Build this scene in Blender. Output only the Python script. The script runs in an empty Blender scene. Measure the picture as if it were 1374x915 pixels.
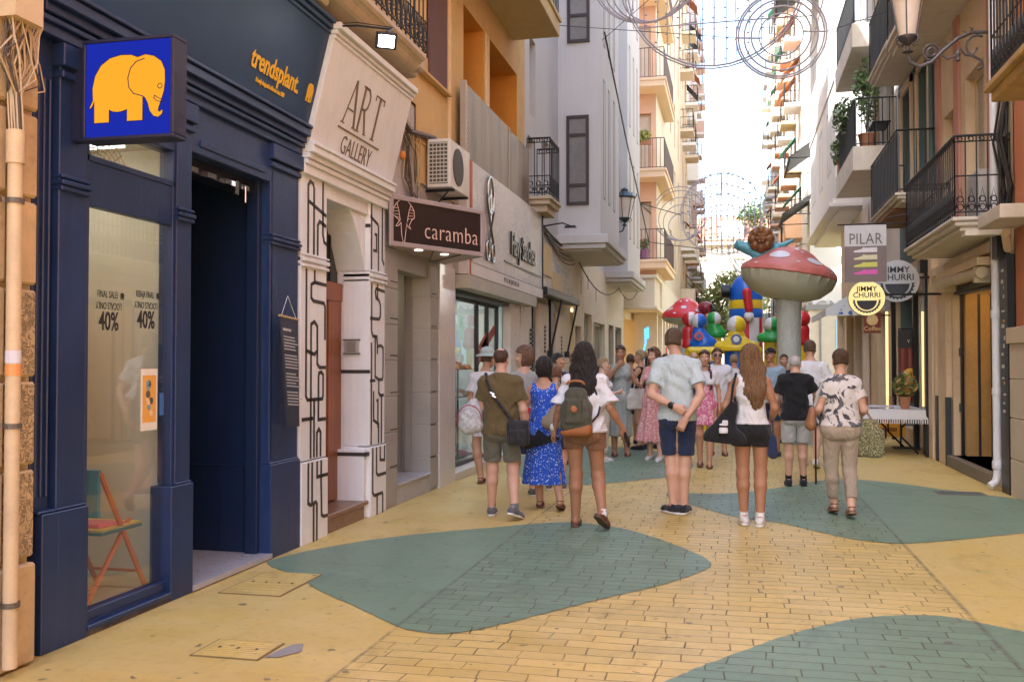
import bpy, bmesh, math, random
import numpy as np
from mathutils import Vector, Matrix
PI = math.pi
SC = bpy.context.scene
COL = SC.collection
random.seed(7)
# ---------------------------------------------------------------- camera geometry (street runs along +Y)
FPX, CX, CY, CAMZ = 1300.0, 687.0, 457.5, 1.5
PSI = math.atan((985 - CX) / FPX)
TILT = math.atan(30.5 / FPX * math.cos(PSI))
_r = Vector((math.cos(PSI), math.sin(PSI), 0))
_f = Vector((-math.sin(PSI) * math.cos(TILT), math.cos(PSI) * math.cos(TILT), math.sin(TILT)))
_u = _r.cross(_f)
def ray(px, py): return _f + _r * ((px - CX) / FPX) - _u * ((py - CY) / FPX)
def onX(px, py, x):
    d = ray(px, py); k = x / d.x; return Vector((x, k * d.y, CAMZ + k * d.z))
def onY(px, py, y):
    d = ray(px, py); k = y / d.y; return Vector((k * d.x, y, CAMZ + k * d.z))
def onZ(px, py, z=0.0):
    d = ray(px, py); k = (z - CAMZ) / d.z; return Vector((k * d.x, k * d.y, z))
# ---------------------------------------------------------------- materials
MATS = {}
def _new(name):
    m = bpy.data.materials.new(name); m.use_nodes = True
    nt = m.node_tree; nt.nodes.clear()
    out = nt.nodes.new('ShaderNodeOutputMaterial')
    return m, nt, out
class NB:
    def __init__(s, nt): s.nt = nt
    def n(s, t, **kw):
        n = s.nt.nodes.new(t)
        for k, v in kw.items():
            if k.startswith('i_'): 
                key = k[2:]; key = int(key) if key.isdigit() else key.replace('_', ' ')
                s.set(n, key, v)
            else: setattr(n, k, v)
        return n
    def set(s, n, key, v):
        sock = n.inputs[key]
        if isinstance(v, bpy.types.NodeSocket): s.nt.links.new(v, sock)
        elif isinstance(v, bpy.types.Node): s.nt.links.new(v.outputs[0], sock)
        else:
            if sock.type == 'RGBA' and len(v) == 3: v = (*v, 1)
            sock.default_value = v
    def pos(s, scale=(1, 1, 1), obj=False):
        src = s.n('ShaderNodeTexCoord').outputs['Object'] if obj else s.n('ShaderNodeNewGeometry').outputs['Position']
        m = s.n('ShaderNodeMapping'); s.nt.links.new(src, m.inputs[0]); m.inputs['Scale'].default_value = scale
        return m.outputs[0]
    def noise(s, vec, scale, detail=4, rough=.55, dist=0):
        n = s.n('ShaderNodeTexNoise'); s.nt.links.new(vec, n.inputs['Vector'])
        n.inputs['Scale'].default_value = scale; n.inputs['Detail'].default_value = detail
        n.inputs['Roughness'].default_value = rough; n.inputs['Distortion'].default_value = dist
        return n.outputs['Fac']
    def ramp(s, fac, a, b, ca=(0, 0, 0), cb=(1, 1, 1), const=False):
        r = s.n('ShaderNodeValToRGB'); s.nt.links.new(fac, r.inputs[0])
        e = r.color_ramp.elements; e[0].position = a; e[1].position = b
        e[0].color = (*ca, 1); e[1].color = (*cb, 1)
        if const: r.color_ramp.interpolation = 'CONSTANT'
        return r.outputs[0]
    def mix(s, fac, a, b, mode='MIX'):
        m = s.n('ShaderNodeMix', data_type='RGBA', blend_type=mode)
        s.set(m, 0, fac); s.set(m, 6, a); s.set(m, 7, b)
        return m.outputs[2]
    def math(s, op, a, b=0.0, c=0.0):
        m = s.n('ShaderNodeMath', operation=op); s.set(m, 0, a); s.set(m, 1, b); s.set(m, 2, c)
        return m.outputs[0]
    def bump(s, h, strength=.3, dist=.01):
        b = s.n('ShaderNodeBump'); s.set(b, 'Height', h); b.inputs['Strength'].default_value = strength
        b.inputs['Distance'].default_value = dist
        return b.outputs[0]
def sc(c, k): return tuple(min(1, x * k) for x in c)
def M(name, col=(.5, .5, .5), rough=.7, metal=0, var=.12, scale=2.5, bump=.15, bs=90, bd=.004, obj=False,
      dirt=0.0, dirtcol=(.12, .09, .06), spec=.5, coat=0, sheen=0, streak=0, sub=0):
    if name in MATS: return MATS[name]
    m, nt, out = _new(name); b = NB(nt)
    v = b.pos(obj=obj)
    p = b.n('ShaderNodeBsdfPrincipled')
    n1 = b.noise(v, scale, 5, .6); n2 = b.noise(v, scale * 9, 4, .6)
    f = b.math('ADD', b.math('MULTIPLY', n1, .65), b.math('MULTIPLY', n2, .35))
    c = b.ramp(f, .3, .7, sc(col, 1 - var), sc(col, 1 + var))
    if streak:
        vs = b.pos((14, 14, .6), obj=obj); ns = b.noise(vs, 1.0, 4, .6)
        c = b.mix(b.math('MULTIPLY', b.ramp(ns, .45, .8), streak), c, sc(col, .45))
    if dirt:
        nd = b.noise(v, scale * .7, 8, .7, .4)
        c = b.mix(b.math('MULTIPLY', b.ramp(nd, .5, .72), dirt), c, dirtcol)
    b.set(p, 'Base Color', c)
    b.set(p, 'Roughness', b.math('ADD', b.math('MULTIPLY', n2, .2), rough - .1))
    p.inputs['Metallic'].default_value = metal
    p.inputs['Specular IOR Level'].default_value = spec
    if coat: p.inputs['Coat Weight'].default_value = coat
    if sheen: p.inputs['Sheen Weight'].default_value = sheen
    if bump:
        h = b.math('ADD', b.noise(v, bs, 3), b.math('MULTIPLY', n2, .8))
        b.set(p, 'Normal', b.bump(h, bump, bd))
    nt.links.new(p.outputs[0], out.inputs[0])
    MATS[name] = m; return m
def custom(name, fn):
    if name in MATS: return MATS[name]
    m, nt, out = _new(name); b = NB(nt); fn(b, nt, out); MATS[name] = m; return m
def emit(name, col, s):
    def f(b, nt, out):
        e = b.n('ShaderNodeEmission'); b.set(e, 'Color', col); e.inputs[1].default_value = s
        nt.links.new(e.outputs[0], out.inputs[0])
    return custom(name, f)
def glass(name='shop_glass', tint=(1, 1, 1), ior=1.5, extra=0.0):
    def f(b, nt, out):
        t = b.n('ShaderNodeBsdfTransparent'); b.set(t, 'Color', tint)
        g = b.n('ShaderNodeBsdfGlossy'); g.inputs['Roughness'].default_value = .01
        lw = b.n('ShaderNodeLayerWeight'); lw.inputs[0].default_value = .5
        sch = b.math('ADD', .04 + extra, b.math('MULTIPLY', .9, b.math('POWER', lw.outputs['Facing'], 4.5)))
        mx = b.n('ShaderNodeMixShader'); b.set(mx, 0, b.math('MINIMUM', sch, 1.0))
        nt.links.new(t.outputs[0], mx.inputs[1]); nt.links.new(g.outputs[0], mx.inputs[2])
        nt.links.new(mx.outputs[0], out.inputs[0])
    return custom(name, f)
# ---------------------------------------------------------------- mesh building
ORI = {}
class MB:
    def __init__(s): s.v = []; s.f = []; s.m = []
    def add(s, vs, fs, m=0):
        o = len(s.v); s.v += [tuple(v) for v in vs]; s.f += [tuple(i + o for i in f) for f in fs]
        s.m += [m] * len(fs) if isinstance(m, int) else list(m)
        return s
    def box(s, x0, x1, y0, y1, z0, z1, m=0):
        if x0 > x1: x0, x1 = x1, x0
        if y0 > y1: y0, y1 = y1, y0
        if z0 > z1: z0, z1 = z1, z0
        vs = [(x0, y0, z0), (x1, y0, z0), (x1, y1, z0), (x0, y1, z0), (x0, y0, z1), (x1, y0, z1), (x1, y1, z1), (x0, y1, z1)]
        return s.add(vs, [(0, 3, 2, 1), (4, 5, 6, 7), (0, 1, 5, 4), (1, 2, 6, 5), (2, 3, 7, 6), (3, 0, 4, 7)], m)
    def hexa(s, bot, top, m=0):      # two matching loops
        n = len(bot); vs = list(bot) + list(top)
        fs = [tuple(range(n))[::-1], tuple(range(n, 2 * n))] + [(i, (i + 1) % n, n + (i + 1) % n, n + i) for i in range(n)]
        return s.add(vs, fs, m)
    def prism(s, pts, o, u, w, n, t, m=0):   # 2d polygon pts in frame o,u,w extruded along n by t
        o, u, w, n = map(Vector, (o, u, w, n))
        a = [o + u * p[0] + w * p[1] for p in pts]; b = [q + n * t for q in a]
        return s.hexa(a, b, m)
    def quad(s, a, b, c, d, m=0): return s.add([a, b, c, d], [(0, 1, 2, 3)], m)
    def tube(s, pts, r, n=8, m=0, cap=True, closed=False):
        pts = [Vector(p) for p in pts]; rs = r if isinstance(r, (list, tuple)) else [r] * len(pts)
        N = len(pts); vs = []; up = None
        for i, p in enumerate(pts):
            if closed: d = pts[(i + 1) % N] - pts[i - 1]
            else: d = pts[min(i + 1, N - 1)] - pts[max(i - 1, 0)]
            if d.length < 1e-9: d = Vector((0, 0, 1))
            d.normalize()
            if up is None:
                up = Vector((0, 0, 1)) if abs(d.z) < .9 else Vector((1, 0, 0))
            a = d.cross(up)
            if a.length < 1e-6: a = d.orthogonal()
            a.normalize(); b = a.cross(d).normalized(); up = b
            for k in range(n):
                t = 2 * PI * k / n; vs.append(p + (a * math.cos(t) + b * math.sin(t)) * rs[i])
        fs = []
        for i in range(N if closed else N - 1):
            j = (i + 1) % N
            for k in range(n): fs.append((i * n + k, i * n + (k + 1) % n, j * n + (k + 1) % n, j * n + k))
        if cap and not closed: fs += [tuple(range(n)), tuple(range((N - 1) * n, N * n))[::-1]]
        return s.add(vs, fs, m)
    def lathe(s, prof, c, n=24, m=0, sx=1, sy=1, axis='z'):
        vs = []; c = Vector(c)
        for r, z in prof:
            for k in range(n):
                t = 2 * PI * k / n; x, y = r * math.cos(t) * sx, r * math.sin(t) * sy
                vs.append(c + (Vector((x, y, z)) if axis == 'z' else Vector((x, -z, y)) if axis == 'y' else Vector((z, x, y))))
        fs = [(i * n + k, i * n + (k + 1) % n, (i + 1) * n + (k + 1) % n, (i + 1) * n + k) for i in range(len(prof) - 1) for k in range(n)]
        fs += [tuple(range(n))[::-1], tuple(range((len(prof) - 1) * n, len(prof) * n))]
        return s.add(vs, fs, m)
    def ribbon(s, pts, w, o, u, wv, n, t, m=0, closed=False):   # flat stroke along 2-d polyline in a plane
        P = [Vector((p[0], p[1])) for p in pts]; N = len(P); L = []; R = []
        for i in range(N):
            if closed: d0, d1 = P[i] - P[i - 1], P[(i + 1) % N] - P[i]
            else: d0 = P[i] - P[i - 1] if i else P[1] - P[0]; d1 = P[i + 1] - P[i] if i < N - 1 else d0
            d0 = d0.normalized(); d1 = d1.normalized()
            n0, n1 = Vector((-d0.y, d0.x)), Vector((-d1.y, d1.x)); nn = n0 + n1
            nn = nn.normalized() if nn.length > 1e-6 else n0
            k = min(1 / max(nn.dot(n0), .4), 2) * w / 2
            L.append(P[i] + nn * k); R.append(P[i] - nn * k)
        for i in range(N if closed else N - 1):
            j = (i + 1) % N
            s.prism([L[i], R[i], R[j], L[j]], o, u, wv, n, t, m)
        return s
    def text(s, txt, o, u, w, size, t=.003, bold=0, xs=1.0, align='CENTER', m=0, space=1.0):
        cu = bpy.data.curves.new('t', 'FONT'); cu.body = txt; cu.size = size; cu.offset = bold * size
        cu.align_x = align; cu.align_y = 'CENTER'; cu.extrude = t / 2; cu.resolution_u = 3; cu.space_character = space
        ob = bpy.data.objects.new('t', cu); COL.objects.link(ob)
        dg = bpy.context.evaluated_depsgraph_get(); dg.update()
        me = bpy.data.meshes.new_from_object(ob.evaluated_get(dg))
        o, u, w = Vector(o), Vector(u).normalized(), Vector(w).normalized(); n = u.cross(w)
        vs = [o + u * v.co.x * xs + w * v.co.y + n * (v.co.z + t / 2) for v in me.vertices]
        s.add(vs, [tuple(p.vertices) for p in me.polygons], m)
        bpy.data.objects.remove(ob); bpy.data.curves.remove(cu); bpy.data.meshes.remove(me)
        return s
    def seg(s):
        s.cuts = getattr(s, 'cuts', []) + [(len(s.v), len(s.f))]; return s
    def build_segs(s, name, mats, parent=None, **k):
        c = [(0, 0)] + [q for q in getattr(s, 'cuts', []) if q[1] > 0] + [(len(s.v), len(s.f))]; out = []
        for (v0, f0), (v1, f1) in zip(c[:-1], c[1:]):
            if f1 <= f0: continue
            m = MB(); m.v = s.v[v0:v1]; m.f = [tuple(i - v0 for i in f) for f in s.f[f0:f1]]; m.m = s.m[f0:f1]; out.append(m.build(name, mats, parent, **k))
        return out
    def build(s, name, mats, parent=None, bevel=0, smooth=False, loc=None):
        if not isinstance(mats, (list, tuple)): mats = [mats]
        if parent is not None: o = Vector(ORI[parent.name])
        elif loc is not None: o = Vector(loc)
        else:
            A = np.array(s.v); o = Vector(((A[:, 0].min() + A[:, 0].max()) / 2, (A[:, 1].min() + A[:, 1].max()) / 2, A[:, 2].min()))
        me = bpy.data.meshes.new(name)
        me.from_pydata([tuple(Vector(v) - o) for v in s.v], [], s.f)
        for mt in mats: me.materials.append(mt)
        me.polygons.foreach_set('material_index', s.m)
        bm = bmesh.new(); bm.from_mesh(me)
        bmesh.ops.recalc_face_normals(bm, faces=bm.faces)
        if bevel:
            es = [e for e in bm.edges if len(e.link_faces) == 2 and e.calc_face_angle(0) > .6]
            bmesh.ops.bevel(bm, geom=es, offset=bevel, segments=1, affect='EDGES', clamp_overlap=True)
        bm.to_mesh(me); bm.free()
        if smooth:
            me.polygons.foreach_set('use_smooth', [True] * len(me.polygons))
            try: me.set_sharp_from_angle(angle=math.radians(40))
            except Exception: pass
        ob = bpy.data.objects.new(name, me); COL.objects.link(ob)
        if parent is not None: ob.parent = parent
        else: ob.location = o
        ORI[ob.name] = tuple(o)
        return ob
def tag(o, label=None, cat=None, group=None, kind=None):
    for k, v in (('label', label), ('category', cat), ('group', group), ('kind', kind)):
        if v: o[k] = v
    return o
def thing(name, label, cat, loc, group=None):
    o = bpy.data.objects.new(name, None); COL.objects.link(o); o.location = loc; o.empty_display_size = .1
    ORI[o.name] = tuple(loc)
    return tag(o, label, cat, group)
def copy_tree(o, parent=None):
    c = o.copy(); COL.objects.link(c)
    if parent is not None: c.parent = parent
    ORI[c.name] = ORI[o.name]
    for ch in list(o.children): copy_tree(ch, c)
    return c
def holed(mb, axis, c, a0, a1, z0, z1, holes, depth, sgn, m=0, mr=None):
    """wall face at axis=c spanning a,z with rectangular holes and reveals going inward (sgn along axis)"""
    mr = m if mr is None else mr
    P = (lambda a, z, d=0: (c + sgn * d, a, z)) if axis == 'x' else (lambda a, z, d=0: (a, c + sgn * d, z))
    As = sorted({a0, a1, *[h[0] for h in holes], *[h[1] for h in holes]}); Zs = sorted({z0, z1, *[h[2] for h in holes], *[h[3] for h in holes]})
    As = [a for a in As if a0 <= a <= a1]; Zs = [z for z in Zs if z0 <= z <= z1]
    for i in range(len(As) - 1):
        for j in range(len(Zs) - 1):
            am, zm = (As[i] + As[i + 1]) / 2, (Zs[j] + Zs[j + 1]) / 2
            if any(h[0] < am < h[1] and h[2] < zm < h[3] for h in holes): continue
            mb.quad(P(As[i], Zs[j]), P(As[i + 1], Zs[j]), P(As[i + 1], Zs[j + 1]), P(As[i], Zs[j + 1]), m)
    for h in holes:
        b0, b1, y0, y1 = h[:4]; d = h[4] if len(h) > 4 else depth
        for q in (((b0, y0), (b1, y0)), ((b1, y0), (b1, y1)), ((b1, y1), (b0, y1)), ((b0, y1), (b0, y0))):
            mb.quad(P(*q[0]), P(*q[1]), P(*q[1], d), P(*q[0], d), mr)
def abox(mb, axis, c0, c1, a0, a1, z0, z1, m=0):
    if axis == 'x': mb.box(c0, c1, a0, a1, z0, z1, m)
    else: mb.box(a0, a1, c0, c1, z0, z1, m)
def window(root, axis, c, sgn, a0, a1, z0, z1, frame, pane, mull=(), trans=(), fw=.05, name='window', blind=None):
    """frame sits from c inward (sgn) by .05, pane behind"""
    mb = MB(); d = sgn * .05
    abox(mb, axis, c, c + d, a0, a0 + fw, z0, z1); abox(mb, axis, c, c + d, a1 - fw, a1, z0, z1)
    abox(mb, axis, c, c + d, a0 + fw, a1 - fw, z0, z0 + fw); abox(mb, axis, c, c + d, a0 + fw, a1 - fw, z1 - fw, z1)
    for t in mull: a = a0 + (a1 - a0) * t; abox(mb, axis, c, c + d * .9, a - fw / 2, a + fw / 2, z0 + fw, z1 - fw)
    for t in trans: z = z0 + (z1 - z0) * t; abox(mb, axis, c, c + d * .8, a0 + fw, a1 - fw, z - fw / 2, z + fw / 2)
    w = mb.build(name, frame, root)
    p = MB(); abox(p, axis, c + d * .5, c + d * .6, a0 + fw, a1 - fw, z0 + fw, z1 - fw); p.build('pane', pane, w)
    if blind:
        q = MB(); abox(q, axis, c + d * 1.6, c + d * 1.7, a0, a1, z0 + (z1 - z0) * .0, z1)
        q.build('curtain', blind, w)
    return w
def railing(mb, pts, z0, z1, sp=.12, r=.009, bot=.06, scroll=False, m=0, sh=.35, top=.016):
    """vertical-bar railing along plan polyline pts"""
    for i in range(len(pts) - 1):
        a, b = Vector((*pts[i], 0)), Vector((*pts[i + 1], 0)); L = (b - a).length; n = max(1, round(L / sp)); d = (b - a) / n
        up = Vector((0, 0, 1)); u = (b - a).normalized()
        mb.tube([a + up * z1, b + up * z1], top, 6, m); mb.tube([a + up * (z0 + bot), b + up * (z0 + bot)], r * 1.2, 5, m)
        for k in range(n + 1):
            p = a + d * k; mb.tube([p + up * z0, p + up * z1], r, 5, m)
            if scroll and k < n:
                s = d.length
                for zz, rr in ((z0 + bot + s * .42, s * .36), (z0 + bot + s * 1.2, s * .34), (z1 - s * .33, s * .27)):
                    c = p + d * .5 + up * zz
                    mb.tube([c + u * rr * math.cos(t * PI / 4) * (1 - t * .04) + up * rr * math.sin(t * PI / 4) * (1 - t * .04) for t in range(10)], r * .75, 4, m)
                mb.tube([p + up * (z0 + bot), p + d * .5 + up * (z0 + bot + s * 2.3), p + d + up * (z0 + bot)], r * .8, 4, m)
        if scroll: mb.tube([a + up * (z0 + sh), b + up * (z0 + sh)], r, 4, m); mb.tube([a + up * (z1 - sp * .6), b + up * (z1 - sp * .6)], r, 4, m)
    return mb
# ================================================================= ground
def ground_mat(name, col, col2):
    def f(b, nt, out):
        v = b.pos(); p = b.n('ShaderNodeBsdfPrincipled')
        sx = b.n('ShaderNodeSeparateXYZ'); nt.links.new(v, sx.inputs[0])
        band = b.math('MULTIPLY', b.math('GREATER_THAN', sx.outputs[0], -1.88), b.math('LESS_THAN', sx.outputs[0], 1.36))
        wob = b.n('ShaderNodeTexNoise'); nt.links.new(v, wob.inputs['Vector']); wob.inputs['Scale'].default_value = 1.6
        vm = b.n('ShaderNodeVectorMath', operation='MULTIPLY_ADD'); nt.links.new(wob.outputs['Color'], vm.inputs[0])
        vm.inputs[1].default_value = (.09, .05, 0); nt.links.new(v, vm.inputs[2])
        br = b.n('ShaderNodeTexBrick'); nt.links.new(vm.outputs[0], br.inputs['Vector'])
        br.offset = .42; br.squash = 1.45; br.squash_frequency = 3; br.offset_frequency = 2
        br.inputs['Scale'].default_value = 1; br.inputs['Mortar Size'].default_value = .0048; br.inputs['Mortar Smooth'].default_value = .25
        br.inputs['Brick Width'].default_value = .235; br.inputs['Row Height'].default_value = .122; br.inputs['Bias'].default_value = 0
        br.inputs['Color1'].default_value = (.87, .87, .88, 1); br.inputs['Color2'].default_value = (1.10, 1.09, 1.08, 1); br.inputs['Mortar'].default_value = (1, 1, 1, 1)
        joint = b.math('MULTIPLY', br.outputs['Fac'], band)
        big = b.noise(v, .9, 6, .6); fine = b.noise(v, 14, 5, .65); mid = b.noise(v, 3.1, 6, .62, .3)
        vy = b.pos((.5, 3.0, 1)); scuff = b.noise(vy, 2.2, 6, .7)
        c = b.mix(b.ramp(b.math('ADD', b.math('MULTIPLY', big, .5), b.math('MULTIPLY', mid, .5)), .36, .64), col, col2)
        c = b.mix(b.math('MULTIPLY', band, .8), c, b.mix(1.0, c, br.outputs['Color'], 'MULTIPLY'))
        c = b.mix(b.math('MULTIPLY', b.ramp(scuff, .5, .75), .45), c, sc(col, 1.25))
        c = b.mix(b.math('MULTIPLY', b.ramp(fine, .52, .78), .4), c, sc(col, .5))
        stn = b.ramp(b.noise(b.pos((1, .6, 1)), 1.7, 9, .72, 1.0), .54, .66)
        c = b.mix(b.math('MULTIPLY', stn, .48), c, sc(col, .55))
        chip = b.ramp(b.noise(v, 21, 6, .72), .61, .65)
        c = b.mix(b.math('MULTIPLY', b.math('MULTIPLY', chip, b.ramp(mid, .45, .6)), .7), c, (.26, .24, .21))
        spots = b.ramp(b.noise(v, 9.5, 2, .4), .705, .725)
        c = b.mix(b.math('MULTIPLY', spots, .75), c, (.10, .085, .07))
        # worn paint at the joints: darker in patches
        jm = b.ramp(b.noise(v, 2.6, 5, .7), .32, .62)
        c = b.mix(b.math('MULTIPLY', joint, b.math('ADD', b.math('MULTIPLY', jm, .72), .22)), c, (.09, .07, .045))
        # worn strip along the drain joint and beside the walls
        edge = b.math('SUBTRACT', 1, b.math('MINIMUM', b.math('MULTIPLY', b.math('ABSOLUTE', b.math('ADD', sx.outputs[0], 1.88)), 55), 1))
        edge2 = b.math('SUBTRACT', 1, b.math('MINIMUM', b.math('MULTIPLY', b.math('ABSOLUTE', b.math('SUBTRACT', sx.outputs[0], 1.36)), 40), 1))
        ed = b.math('MULTIPLY', b.math('MAXIMUM', edge, edge2), b.ramp(b.noise(v, 6, 5, .7), .3, .6))
        c = b.mix(b.math('MULTIPLY', ed, .85), c, (.07, .06, .05))
        # long expansion joints in the side bands
        fr = b.math('FRACT', b.math('MULTIPLY', sx.outputs[1], 1 / 3.4)); cr = b.math('LESS_THAN', fr, .0022)
        cr = b.math('MULTIPLY', cr, b.math('SUBTRACT', 1, band))
        c = b.mix(b.math('MULTIPLY', cr, .5), c, (.08, .06, .05))
        b.set(p, 'Base Color', c)
        rg = b.math('ADD', .33, b.math('MULTIPLY', mid, .25)); rg = b.math('ADD', rg, b.math('MULTIPLY', joint, .25))
        b.set(p, 'Roughness', rg); p.inputs['Specular IOR Level'].default_value = .45
        h = b.math('SUBTRACT', b.math('MULTIPLY', b.noise(v, 60, 4, .6), .25), b.math('MULTIPLY', joint, 1.2))
        h = b.math('ADD', h, b.math('MULTIPLY', mid, .6))
        b.set(p, 'Normal', b.bump(h, .55, .006))
        nt.links.new(p.outputs[0], out.inputs[0])
    return custom(name, f)
YEL = ground_mat('yellow_paint', (.57, .41, .115), (.63, .485, .205))
TEAL = ground_mat('teal_paint', (.145, .235, .155), (.185, .27, .195))
g = MB(); g.quad((-90, -30, 0), (90, -30, 0), (90, 260, 0), (-90, 260, 0))
tag(g.build('ground', YEL, loc=(0, 0, 0)), kind='structure')
def smooth_poly(P, n=5):
    P = [Vector(p) for p in P]; N = len(P); out = []
    for i in range(N):
        p0, p1, p2, p3 = P[i - 1], P[i], P[(i + 1) % N], P[(i + 2) % N]
        for k in range(n):
            t = k / n
            out.append(.5 * ((2 * p1) + (p2 - p0) * t + (2 * p0 - 5 * p1 + 4 * p2 - p3) * t * t + (3 * p1 - p0 - 3 * p2 + p3) * t ** 3))
    return out
PA = [(-3.42, 6.7), (-3.4, 6.99), (-3.27, 7.33), (-3.0, 7.8), (-2.61, 8.23), (-2.16, 8.61), (-1.74, 8.96), (-1.45, 9.05), (-1.03, 8.86), (-.66, 8.41), (-.32, 7.85), (-.2, 7.55), (-.18, 7.33), (-.29, 7.02), (-.52, 6.6), (-.86, 6.12), (-1.15, 5.68), (-1.39, 5.34), (-1.56, 5.19), (-1.74, 5.2), (-1.91, 5.3), (-2.26, 5.62), (-2.66, 5.97), (-3.04, 6.37)]
PB = [(-.75, 11.5), (-.47, 11.4), (-.05, 11.48), (.47, 12.07), (1.06, 12.96), (1.45, 13.22), (1.95, 12.93), (2.37, 12.44), (2.83, 11.94), (3.1, 11.57), (3.3, 10.4), (3.1, 9.85), (2.52, 9.42), (1.95, 8.98), (1.54, 8.7), (1.29, 8.6), (1.01, 8.72), (.73, 9.03), (.43, 9.45), (-.04, 9.8), (-.35, 10.3), (-.7, 10.9)]
PC = [(-.6, 4.2), (-.33, 4.64), (-.17, 4.91), (.05, 5.25), (.29, 5.59), (.51, 5.86), (.74, 6.06), (.96, 6.17), (1.2, 6.2), (1.39, 6.08), (1.57, 5.94), (2.4, 5.3), (3.0, 4.3), (2.4, 3.0), (.8, 2.6), (-.4, 3.2)]
PD = [(-1.75, 11.9), (-1.2, 12.5), (-.75, 13.2), (-.6, 14.6), (-1.0, 16.0), (-1.8, 17.2), (-2.9, 17.6), (-3.38, 16.4), (-3.2, 14.0), (-2.7, 12.4), (-2.2, 11.8)]
PE = [(1.2, 18.5), (2.3, 19.2), (3.0, 21), (2.2, 23), (.6, 22.5), (.3, 20)]
PF = [(-3.2, 24), (-1.6, 25), (-.6, 28), (-1.8, 31), (-3.2, 31.5), (-3.4, 27)]
for i, P in enumerate((PA, PB, PC, PD, PE, PF)):
    q = MB(); rj = random.Random(i); S = [s_ + Vector((rj.uniform(-.006, .006), rj.uniform(-.006, .006), 0)) for s_ in smooth_poly([(*p, .004) for p in P], 14)]; q.add(S, [tuple(range(len(S)))])
    ob = q.build('painted_ground', TEAL, loc=(0, 0, 0)); tag(ob, kind='structure')
# inspection covers let into the paving
def cover(x0, x1, y0, y1, label, colr, slots=3, patch=None):
    q = MB(); q.box(x0 - .012, x1 + .012, y0 - .012, y1 + .012, .001, .0055)
    r = q.build('manhole_cover', M('cover_joint', (.20, .14, .06), .9), None); tag(r, label, 'cover', 'inspection covers in the paving')
    p = MB(); p.box(x0, x1, y0, y1, .002, .0085)
    for k in range(1, 9): 
        t = y0 + (y1 - y0) * k / 9; p.box(x0 + .03, x1 - .03, t - .004, t + .004, .0085, .0105)
    for k in range(slots): t = x0 + (x1 - x0) * (k + .7) / (slots + .4); p.box(t - .007, t + .007, (y0 + y1) / 2 - .012, (y0 + y1) / 2 + .012, .0105, .012, 1)
    p.build('lid', [colr, M('slot_dark', (.05, .04, .03), .9)], r)
cy = YEL
a = onZ(318, 885); b_ = onZ(412, 872); cover(-2.72, -2.36, 4.52, 4.80, 'small square painted cover with three slots, near the bottom edge', cy)
cover(-3.28, -2.86, 5.78, 6.42, 'larger yellow painted cover outside the dark doorway', cy, 4)
cover(2.28, 2.78, 11.9, 12.2, 'grey metal cover at the step of the shuttered doorway', M('cover_grey', (.13, .14, .14), .5, metal=.4), 5)
q = MB(); q.add([(-2.34, 4.56, .005), (-2.27, 4.58, .005), (-2.2, 4.7, .005), (-2.25, 4.83, .005), (-2.3, 4.8, .005), (-2.33, 4.66, .005)], [(0, 1, 2, 3, 4, 5)])
tag(q.build('worn_paint_patch', M('bare_grey', (.27, .26, .25), .8, dirt=.4, scale=8), loc=(0, 0, 0)), kind='structure')

# ================================================================= common materials
NAVY = M('navy_paint', (.014, .034, .112), .40, var=.28, streak=.4, bump=.3, bs=40, scale=1.5, dirt=.22, dirtcol=(.07, .08, .12))
NAVYSH = M('navy_shade', (.004, .007, .02), .5, var=.25)  # navy darkened so the doorway's shade lies in the colour
WHITEP = M('white_paint', (.74, .76, .79), .55, var=.05, streak=.16, bump=.15, dirt=.12, dirtcol=(.4, .37, .33))
DARKL = M('black_line', (.035, .03, .03), .5, var=.1, bump=0)
OCHRE = M('ochre_render', (.60, .385, .15), .85, var=.1, dirt=.25, scale=1.2, streak=.15)
SUNWARM = M('sunwarm_render', (.62, .27, .045), .8, var=.1, scale=1.5)  # sun-lit warmth of the recess walls is put into this orange
LILAC = M('lilac_render', (.53, .515, .505), .85, var=.05, streak=.10, scale=1.2)
BEIGE = M('beige_render', (.60, .53, .43), .85, var=.07, streak=.15, dirt=.15)
IRON = M('wrought_iron', (.025, .027, .03), .45, metal=.3, var=.2, bump=0)
CONC = M('concrete', (.42, .38, .32), .85, var=.15, dirt=.5, streak=.3)
STONEB = M('balcony_stone', (.52, .43, .32), .85, var=.12, dirt=.45, scale=2, streak=.2)
GREYT = M('grey_tile', (.33, .31, .29), .45, var=.06, dirt=.2)
DARKINT = M('dark_interior', (.03, .03, .035), .8, bump=0)
CREAMI = M('cream_interior', (.62, .60, .50), .7, bump=0, var=.04)
BLACKM = M('black_metal', (.02, .02, .022), .4, metal=.5, bump=0, var=.1)
CHROME = M('chrome', (.7, .7, .72), .18, metal=1, bump=0, var=.03)
GL = glass()
DARKGL = glass('dark_glass', (.55, .56, .57), extra=.03)
WIN_IN = M('window_dark', (.05, .05, .055), .25, bump=0, var=.3, scale=1.5)
CURT = M('net_curtain', (.55, .53, .50), .9, bump=0, var=.15, scale=4)
def pane_mat(name, col, r=.12):
    return M(name, col, r, bump=0, var=.25, scale=1.1, spec=.6)
PANE = pane_mat('window_pane', (.10, .105, .11)); PANEL = pane_mat('light_pane', (.20, .195, .19))
XL = -3.47
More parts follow.
